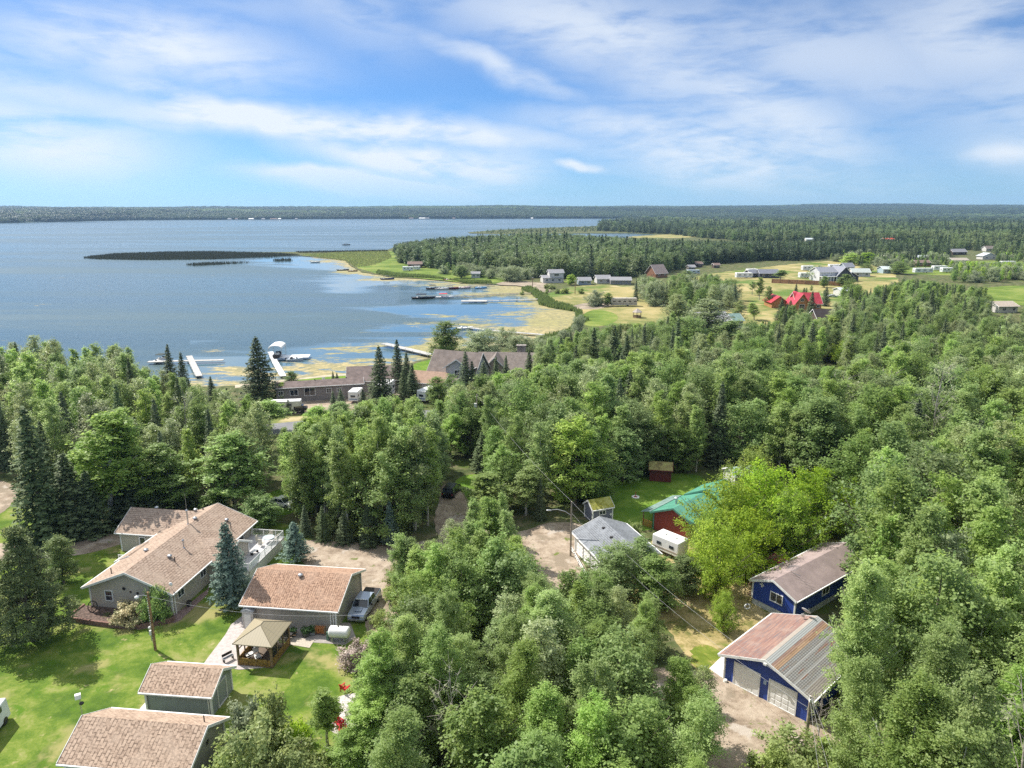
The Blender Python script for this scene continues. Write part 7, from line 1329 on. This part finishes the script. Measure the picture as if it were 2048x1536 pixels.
# undergrowth shrubs along wood edges
region('edge', [(640, 1068), (850, 1062), (860, 1000), (700, 1010), (600, 1010)], 4.5, {'shrub': .7, 'spruce_tree': .3}, (2, 4), None)
region('edge', [(640, 1072), (800, 1088), (820, 1070), (640, 1055)], 2.2, {'shrub': 1}, (1.6, 3), None)
region('edge', [(745, 1250), (800, 1150), (830, 1160), (790, 1330), (745, 1330)], 2.4, {'shrub': 1}, (1.6, 3.2), envF)
region('edge', [(1180, 1240), (1330, 1250), (1350, 1330), (1250, 1320)], 3, {'shrub': 1}, (2, 3.5), envF)
region('edge', [(1640, 1560), (1500, 1640), (1500, 2000), (1700, 2000)], 2.6, {'shrub': 1}, (2, 3.5), [(1490, 1500), (1560, 1460), (1640, 1470), (1720, 1440)])
region('edge', [(1240, 640), (1330, 660), (1200, 665), (1165, 655)], 5, {'shrub': 1}, (2, 4), [(1100, 655), (1340, 640)])
# far groves
region('grove by the coach', [(1225, 590), (1240, 602), (1290, 614), (1350, 622), (1430, 628), (1482, 618), (1480, 592), (1440, 572), (1340, 574), (1255, 578)], 6.5, {'shade_tree': .6, 'willow_tree': .1, 'poplar_tree': .2, 'spruce_tree': .1}, (9, 13), [(1220, 585), (1260, 556), (1340, 548), (1400, 542), (1480, 556), (1490, 580)])
region('field rows', [(1700, 640), (1740, 588), (1830, 575), (1960, 565), (2300, 600), (2300, 640), (1900, 640)], 6, {'spruce_tree': .45, 'aspen_tree': .25, 'shade_tree': .3}, (8, 15), [(1690, 590), (1760, 570), (1830, 556), (1950, 572), (2100, 575)])
region('lake bushes', [(870, 548), (1000, 560), (1070, 560), (1080, 552), (940, 540)], 8, {'willow_tree': .6, 'shade_tree': .4}, (5, 8), None)
region('field hedge', [(1765, 530), (1900, 520), (1980, 530), (2300, 540), (2300, 560), (1900, 566), (1880, 550), (1810, 556), (1810, 545), (1760, 540)], 8, {'lime_tree': .45, 'willow_tree': .25, 'shade_tree': .3}, (6, 10), [(1750, 515), (1900, 520), (2100, 525)])

region('hedge trees', [(1700, 522), (1770, 515), (1900, 505), (2300, 510), (2300, 522), (1960, 524), (1900, 530), (1860, 528), (1790, 530), (1720, 533)], 8, {'shade_tree': .4, 'willow_tree': .1, 'spruce_tree': .35, 'lime_tree': .15}, {'*': (4, 7), 'spruce_tree': (7, 11)}, [(1640, 512), (1760, 500), (1900, 500), (2100, 505)])
region('field trees', [(1650, 520), (1760, 500), (2300, 505), (2300, 532), (1960, 529), (1850, 533), (1740, 540), (1700, 530)], 13, {'shade_tree': .35, 'willow_tree': .2, 'spruce_tree': .3, 'aspen_tree': .15}, {'*': (5, 9), 'spruce_tree': (8, 12)}, [(1640, 505), (1760, 488), (1900, 492), (2100, 500)])
region('cottage bushes', [(1060, 564), (1330, 560), (1340, 574), (1240, 579), (1120, 573), (1080, 570)], 13, {'willow_tree': .4, 'shade_tree': .4, 'lime_tree': .2}, (3.5, 6), None)
region('lodge trees', [(1530, 660), (1545, 632), (1590, 625), (1650, 605), (1690, 586), (1760, 580), (1720, 620), (1640, 668), (1540, 668)], 6.5, {'spruce_tree': .5, 'shade_tree': .3, 'aspen_tree': .2}, (7, 12), [(1500, 600), (1560, 585), (1640, 570), (1760, 560)])
region('field bushes', [(1400, 552), (1480, 560), (1500, 566), (1560, 572), (1640, 575), (1700, 575), (1760, 552), (1800, 548), (1840, 560), (1740, 590), (1560, 600), (1490, 570)], 17, {'shade_tree': .4, 'willow_tree': .3, 'shrub': .3}, (2.5, 6), None)
region('grass bushes', [(1040, 590), (1100, 575), (1180, 585), (1240, 610), (1190, 612), (1130, 606)], 12, {'shrub': 1}, (1.5, 3.5), None)

# ---- instances -----------------------------------------------------------------
NOUN = {'aspen_tree': 'aspen', 'poplar_tree': 'silvery poplar', 'shade_tree': 'leafy tree', 'maple_tree': 'yellow-green maple', 'lime_tree': 'bright green tree', 'spruce_tree': 'spruce', 'blue_spruce': 'blue-green spruce', 'pine_tree': 'pine', 'shrub': 'shrub', 'willow_tree': 'grey-green willow', 'dying_tree': 'half-bare tree'}
CATG = {'shrub': 'shrub'}
def joined(kind, vi):
    cm, tm = VAR[kind][vi][:2]; bm = bmesh.new(); bm.from_mesh(tm); nt = len(bm.faces)
    for f in bm.faces: f.material_index = 1
    bm.from_mesh(cm); me = bpy.data.meshes.new('wood_' + kind); bm.to_mesh(me); bm.free(); me.materials.append(VAR[kind][vi][0].materials[0]); me.materials.append(tm.materials[0]); me.update(); return me
import bmesh
def scatter(name, pts, meshes, label, cat):
    """one object: points with variant, turn and size, drawn by a geometry-node tree"""
    n_ = len(pts); me = bpy.data.meshes.new(name); me.vertices.add(n_); me.vertices.foreach_set('co', np.array([p[:3] for p in pts], np.float32).ravel())
    for nm, ty, k in (('var', 'INT', 3), ('turn', 'FLOAT', 4), ('sx', 'FLOAT', 5), ('sz', 'FLOAT', 6)):
        a = me.attributes.new(nm, ty, 'POINT'); a.data.foreach_set('value', np.array([p[k] for p in pts], np.int32 if ty == 'INT' else np.float32))
    me.update(); o = bpy.data.objects.new(name, me); C.objects.link(o); tag(o, label, cat, kind='stuff')
    g = bpy.data.node_groups.new(name, 'GeometryNodeTree'); g.interface.new_socket('Geometry', in_out='INPUT', socket_type='NodeSocketGeometry'); g.interface.new_socket('Geometry', in_out='OUTPUT', socket_type='NodeSocketGeometry')
    N = g.nodes.new; L = g.links.new; gi = N('NodeGroupInput'); go = N('NodeGroupOutput'); ip = N('GeometryNodeInstanceOnPoints'); ju = N('GeometryNodeGeometryToInstance')
    for i, m_ in reversed(list(enumerate(meshes))):
        so = bpy.data.objects.new(m_.name, m_); oi = N('GeometryNodeObjectInfo'); oi.inputs['Object'].default_value = so; L(oi.outputs['Geometry'], ju.inputs[0])
    def att(nm, ty='FLOAT'): a = N('GeometryNodeInputNamedAttribute'); a.data_type = ty; a.inputs[0].default_value = nm; return a.outputs[0]
    L(gi.outputs[0], ip.inputs['Points']); L(ju.outputs[0], ip.inputs['Instance']); ip.inputs['Pick Instance'].default_value = True; L(att('var', 'INT'), ip.inputs['Instance Index'])
    c1 = N('ShaderNodeCombineXYZ'); L(att('turn'), c1.inputs[2]); L(c1.outputs[0], ip.inputs['Rotation']); c2 = N('ShaderNodeCombineXYZ'); L(att('sx'), c2.inputs[0]); L(att('sx'), c2.inputs[1]); L(att('sz'), c2.inputs[2]); L(c2.outputs[0], ip.inputs['Scale'])
    L(ip.outputs[0], go.inputs[0]); md = o.modifiers.new('scatter', 'NODES'); md.node_group = g; return o

LMK = [('the boat lift', G(556, 716)), ('the pale dock', G(380, 720)), ('the lakeside bungalow', G(640, 800)), ('the fifth-wheel trailer', G(770, 797)), ('the grey two-storey house', G(890, 765)), ('the brown chimney house', G(1000, 755)), ('the long beige house', Vector((-44, 86, 0))), ('the white deck gravel', G(700, 1090)),
       ('the black car', G(903, 988)), ('the street lamp', G(1141, 1112)), ('the small grey shed', G(1190, 1042)), ('the dark red shed', G(1310, 958)), ('the teal-roofed cabin', G(1370, 1010)), ('the bright maples', G(1560, 1080)), ('the blue house', Vector((36, 80, 0))), ('the blue garage', Vector((30, 60, 0))), ('the white stones', G(712, 1428)),
       ('the pickup truck', G(735, 1230)), ('the dry yard', G(1400, 1260)), ('the crimson-roofed lodge', G(1600, 622)), ('the beige motor home', G(1247, 612)), ('the dark hut', G(1664, 722)), ('the long house drive', G(40, 1095)), ('the balcony house', G(1660, 563)), ('the field gazebo', G(1274, 635)), ('the silvery hall roof', G(1420, 668)), ('the slim utility pole', G(955, 905)), ('the paved road', G(600, 850)), ('the blue garage gravel', G(1480, 1650))]
ORD = 'first second third fourth fifth sixth seventh eighth ninth tenth eleventh twelfth thirteenth fourteenth fifteenth sixteenth seventeenth eighteenth nineteenth twentieth'.split()
def in_view(p):
    x, y, h = p[1:4]; px, py = PR(x, y, h * .6); tx, ty = PR(x, y, h); bx, by = PR(x, y, h * .3); r_ = 3.0 * FPX / math.hypot(x, y); return -r_ * .6 < px < 2048 + r_ * .6 and ty < 1536 and by > 0 and y > 10
# what hides behind nearer crowns: a coarse depth sketch of the crowns, nearest first
ZB = np.zeros((384, 512), np.int16); order = sorted(range(len(PLACED)), key=lambda i: math.hypot(PLACED[i][1], PLACED[i][2])); VIS = {}
for i in order:
    k, x, y, h, vi, rt, wf, lb, ar = PLACED[i]
    if not in_view(PLACED[i]): VIS[i] = -1; continue
    H0, W0 = VAR[k][vi][2:4]; w = W0 * h / H0 * wf; tx, ty = PR(x, y, h); bx, by = PR(x, y, h * .25); hw = w / 2 * FPX / math.hypot(x, y); x0, x1, y0, y1 = int(max(0, (tx - hw) / 4)), int(min(512, (tx + hw) / 4 + 1)), int(max(0, ty / 4)), int(min(384, by / 4 + 1))
    s = ZB[y0:y1, x0:x1]; VIS[i] = int((s < 2).sum()) if s.size else 0; ZB[y0:y1, x0:x1] += 1
groups = {}
for i, p in enumerate(PLACED):
    if VIS[i] >= 0: groups.setdefault(p[0], []).append(i)
LIMIT = 290; singles = set()
for k, ids in groups.items():
    ids = [i for i in ids if PLACED[i][7] or VIS[i] >= 6]; ids.sort(key=lambda i: (0 if PLACED[i][7] else 1, -(PLACED[i][3] / math.hypot(PLACED[i][1], PLACED[i][2]) * (1 if VIS[i] > 12 else .4)))); singles |= set(ids[:LIMIT])
# labels: what stands beside it, then order along the picture
lab = {}
for i in singles:
    k, x, y, h, vi, rt, wf, lb, ar = PLACED[i]
    if lb: continue
    q = min(LMK, key=lambda l: (l[1].x - x) ** 2 + ((l[1].y - y) * .8) ** 2); dx, dy = x - q[1].x, y - q[1].y
    rel = ('behind' if dy > 0 else 'in front of') if abs(dy) > abs(dx) * .8 else ('right of' if dx > 0 else 'left of')
    d = math.hypot(dx, dy); near_ = 'close ' if d < 12 else ('' if d < 30 else 'well ')
    sz = 'tall ' if h > (15 if k != 'shrub' else 3) else ('short ' if h < (10.5 if k != 'shrub' else 2.2) else '')
    lab.setdefault((k, sz, near_ + rel, q[0]), []).append(i)
for (k, sz, rel, lm_), ids in lab.items():
    ids.sort(key=lambda i: PLACED[i][2]); n_ = len(ids); rows = max(1, math.ceil(n_ / 6)); per = math.ceil(n_ / rows)
    for r_ in range(rows):
        part = sorted(ids[r_ * per:(r_ + 1) * per], key=lambda i: PR(*PLACED[i][1:4])[0])
        row = '' if rows == 1 else (' in front row' if r_ == 0 else (' in hindmost row' if r_ == rows - 1 else f' in {ORD[r_]} row'))
        for j, i in enumerate(part): PLACED[i][7] = (f'{sz}{NOUN[k]}{row} {rel} {lm_}' if len(part) == 1 else f'{sz}{NOUN[k]}{row} {rel} {lm_}, {ORD[j]} from left').strip()
GRP = {'aspen_tree': 'aspens of the surrounding woods', 'poplar_tree': 'silvery poplars in the woods', 'shade_tree': 'dark leafy trees in the woods', 'spruce_tree': 'spruces among the woods and houses', 'maple_tree': 'yellow-green maples by the blue house', 'shrub': 'shrubs at the wood edges', 'dying_tree': 'half-bare trees in the woods', 'lime_tree': 'bright green trees', 'blue_spruce': 'blue-green yard spruces', 'willow_tree': 'willows by the bay and fields', 'pine_tree': None}
seen_l = {}
for i in sorted(singles):
    k, x, y, h, vi, rt, wf, lb, ar = PLACED[i]; cm, tm, H0, W0 = VAR[k][vi][:4]; s = h / H0
    t = bpy.data.objects.new(k, None); C.objects.link(t); t.location = (x, y, 0); t.rotation_euler = (0, 0, rt); t.scale = (s * wf, s * wf, s); tag(t, lb, CATG.get(k, 'tree'), GRP[k])
    c = bpy.data.objects.new('crown', cm); C.objects.link(c); c.parent = t
    if lb in BLOOM:
        c.data = cm.copy(); c.data.materials[0] = BLOOM[lb]
    c = bpy.data.objects.new('trunk', tm); C.objects.link(c); c.parent = t
rest = {}
for i, p in enumerate(PLACED):
    if i in singles: continue
    if VIS[i] < 0 and not (abs(p[1]) < p[2] * .85 + 25): continue
    rest.setdefault('conifer' if p[0] in ('spruce_tree', 'blue_spruce', 'pine_tree') else 'leafy', []).append(p)
for nm, ps in rest.items():
    keys = sorted({(p[0], p[4]) for p in ps}); ms = [joined(*k) for k in keys]; idx = {k: i for i, k in enumerate(keys)}
    pts = [(p[1], p[2], 0.0, idx[(p[0], p[4])], p[5], p[3] / VAR[p[0]][p[4]][2] * p[6], p[3] / VAR[p[0]][p[4]][2]) for p in ps]
    scatter('spruce_woods' if nm == 'conifer' else 'leafy_woods', pts, ms, 'further dark spruces filling the woods behind the nearer ones' if nm == 'conifer' else 'further leafy trees filling the woods behind the nearer ones', 'woods')

# far woods: wide-spaced coarse crowns, closer together near the viewer
FW = {'peninsula wood': ([(788, 502), (800, 526), (870, 538), (940, 544), (1000, 550), (1080, 556), (1180, 560), (1300, 552), (1390, 531), (1500, 524), (1640, 508), (1640, 497), (1500, 503), (1340, 497), (1240, 487), (1000, 484), (800, 493)], [(770, 488), (800, 486), (850, 478), (900, 474), (960, 470), (1000, 468), (1060, 458), (1110, 458), (1150, 468), (1240, 474), (1400, 480), (1700, 484)], .07),
      'wood beyond the bay': ([(1250, 441), (1230, 446), (1200, 453), (1194, 462), (1270, 466), (1340, 469), (1400, 476), (1500, 484), (1700, 481), (1860, 484), (1900, 492), (2500, 505), (2500, 437), (1600, 438)], None, .14),
      'spit scrub': ([(945, 465), (1000, 460), (1090, 457), (1192, 453), (1192, 463), (1000, 467)], None, .02),
      'field woods': ([(1500, 505), (1640, 498), (1860, 495), (1900, 492), (2500, 505), (2500, 524), (2060, 522), (1990, 508), (1900, 515), (1850, 518), (1760, 512), (1700, 506), (1640, 520), (1580, 522), (1500, 522)], None, .28)}
low = []; SP = {}
for nm, (poly, env, con) in FW.items():
    w = np.array([tuple(G(*q)[:2]) for q in poly]); y0, y1 = w[:, 1].min(), w[:, 1].max(); y = y0; cnt = 0
    while y < y1:
        sp = max(6.0, y * .0095); xs = np.arange(w[:, 0].min(), w[:, 0].max(), sp); xs = xs + rng.uniform(-.45, .45, len(xs)) * sp; yy = y + rng.uniform(-.45, .45, len(xs)) * sp; m_ = inside(xs, yy, [tuple(q) for q in w]) & (np.abs(xs) < yy * .8)
        for x, z in zip(xs[m_], yy[m_]):
            if (np.hypot(EX[:, 0] - x, EX[:, 1] - z) < EX[:, 2]).any(): continue
            con_ = rng.uniform() < con; h = rng.uniform(9, 17) * (1.25 if con_ else 1) if nm != 'spit scrub' else rng.uniform(1.5, 5.5)
            if nm == 'field woods': h *= .8
            if env:
                px, py = PR(x, z, h); lim = float(np.interp(px, [e[0] for e in env], [e[1] for e in env])) + rng.uniform(-2, 5); h = min(h, height_at((x, z), lim))
                if h < 5: continue
            bx, by = PR(x, z, h * .5); iy, ix = int(by / CELL), int(bx / CELL); 
            if 0 <= iy < PH and 0 <= ix < PW and PROT[iy, ix] > z + 3: continue
            big = y > 2000; s = h / 14 * (1.0 + min(1.2, y / 2500)) if not big else rng.uniform(.7, 1.1)
            drift = math.sin(x * .011 + 1) + math.sin(z * .006 + x * .004) + rng.normal(0, .6); low.append((x, z, -.3, 4 + int(rng.integers(2)) if con_ and not big else (((7 if drift > .3 else 6) if drift > -.6 else 8) if big else (1 if drift > .9 else (2 if drift < -.7 else (0 if rng.uniform() < .5 else 3)))), rng.uniform(0, 6.28), s, h / 14 * (1 if not big else .95)))
        y += sp * .8
for hf, base in ((hA, None), (hB, None)):
    for _ in range(26000):
        if hf is hA: x = rng.uniform(-5200, 1700); yb = shore_y(x); s = rng.uniform(0, 1) ** 1.6; y = yb + 3 + (6600 - yb) * s
        else: x = rng.uniform(420, 6500); yb = 3600.0 if x > 1200 else 3900; s = rng.uniform(0, 1) ** 1.3; y = yb + (7200 - yb) * s
        if abs(x) > y * .78: continue
        z = max(-.5, hf(x, y, s)); dr = math.sin(x * .0021 + y * .004) + math.sin(y * .0013 - x * .0009) + rng.normal(0, .5); low.append((x, y, z - 3.0, 7 if dr > .8 else (8 if dr < -.5 else 6), rng.uniform(0, 6.28), rng.uniform(.8, 1.5) if s > .004 else .7, rng.uniform(.8, 1.25)))
scatter('distant_woods', low, [m_ for k in ('leafy', 'conifer', 'wood_clump') for m_ in LOW[k]], 'distant woods on the peninsula, the far plain and the ridges beyond the lake', 'woods')

# reeds: dark bank in the lake and green belts along the bay
def reeds(name, polys, n_, h, m, label, wd=.5):
    V = []; areas = []; W_ = [[tuple(G(*q)[:2]) for q in p] for p in polys]
    for w in W_: areas.append(abs(sum(w[i][0] * w[(i + 1) % len(w)][1] - w[(i + 1) % len(w)][0] * w[i][1] for i in range(len(w)))) / 2)
    for w, a in zip(W_, areas):
        k = int(n_ * a / sum(areas)) + 8; xs = [q[0] for q in w]; ys = [q[1] for q in w]; x = rng.uniform(min(xs), max(xs), k * 8); y = rng.uniform(min(ys), max(ys), k * 8); m_ = inside(x, y, w); x, y = x[m_][:k], y[m_][:k]
        n2 = len(x); hh = h * rng.uniform(.5, 1.2, n2); a_ = rng.uniform(0, 3.14, n2); dx, dy = np.cos(a_) * wd * .5, np.sin(a_) * wd * .5; z0 = -.5; lx, ly = rng.normal(0, .15, n2), rng.normal(0, .15, n2)
        V.append(np.stack([np.stack([x - dx, y - dy, np.full(n2, z0)], 1), np.stack([x + dx, y + dy, np.full(n2, z0)], 1), np.stack([x + dx * .3 + lx, y + dy * .3 + ly, hh], 1), np.stack([x - dx * .3 + lx, y - dy * .3 + ly, hh * .9], 1)], 1).reshape(-1, 3))
    v = np.concatenate(V); me = quads_mesh(name, v, rng.uniform(0, 1, len(v) // 4), m); o = bpy.data.objects.new(name, me); C.objects.link(o); tag(o, label, 'reeds', kind='stuff')
reed_d = leaf_mat('dark_reed', (.05, .06, .04), (.10, .11, .07), .1); reed_g = leaf_mat('green_reed', (.075, .125, .03), (.17, .22, .07), .3); grass_t = leaf_mat('tall_grass', (.10, .14, .03), (.25, .27, .09), .3)
reeds('reeds', [[(165, 515), (230, 508), (330, 504.5), (420, 503.5), (560, 507), (600, 510), (540, 513), (420, 518), (300, 519.5), (200, 518)], [(372, 529), (420, 526), (500, 524.5), (440, 528.5), (390, 531)], [(545, 520), (580, 518), (586, 520.5), (552, 521.5)], [(590, 504), (775, 501), (775, 503), (600, 506)]], 26000, 1.5, reed_d, 'dark reed bed lying in the open lake off the meadow spit', .45)
reeds('reeds', [[(1062, 586), (1042, 578), (1060, 574), (1090, 590), (1110, 605), (1140, 612), (1165, 626), (1163, 636), (1180, 640), (1155, 652), (1140, 662), (1152, 640), (1150, 622), (1100, 614), (1078, 608), (1074, 597)], [(752, 547), (784, 553), (856, 556), (900, 560), (920, 564), (860, 553), (790, 548), (756, 542)], [(905, 560), (980, 564), (985, 567), (925, 566)], [(1078, 600), (1095, 596), (1110, 606), (1085, 610)], [(1092, 672), (1128, 664), (1150, 655), (1135, 676), (1100, 690), (1060, 700), (1060, 690)]], 13000, 1.5, reed_g, 'green reed belt round the bay and below the peninsula wood', .5)
reeds('tall_grass', [[(604, 509), (702, 503), (776, 501), (784, 515), (750, 530), (712, 535), (690, 521), (640, 515)]], 9000, .8, grass_t, 'tall yellow-green grass on the meadow spit', .9)

# thin summer haze over the whole scene
hz = MB(); hz.box(0, 2400, 100, 26000, 16000, 214); hzm = bpy.data.materials.new('haze_air'); hzm.use_nodes = True
for x in list(hzm.node_tree.nodes):
    if x.type != 'OUTPUT_MATERIAL': hzm.node_tree.nodes.remove(x)
pv = hzm.node_tree.nodes.new('ShaderNodeVolumePrincipled'); pv.inputs['Color'].default_value = (.42, .66, 1.0, 1); pv.inputs['Density'].default_value = .000058; pv.inputs['Anisotropy'].default_value = .2
hzm.node_tree.links.new(pv.outputs[0], hzm.node_tree.nodes['Material Output'].inputs['Volume'])
ho = hz.build('haze', hzm); tag(ho, 'thin blue summer haze over lake and woods', 'haze', kind='stuff')

print('TREES', len(PLACED), {k: len(v) for k, v in groups.items()}, {a: sum(1 for p in PLACED if p[8] == a) for a in {p[8] for p in PLACED}})
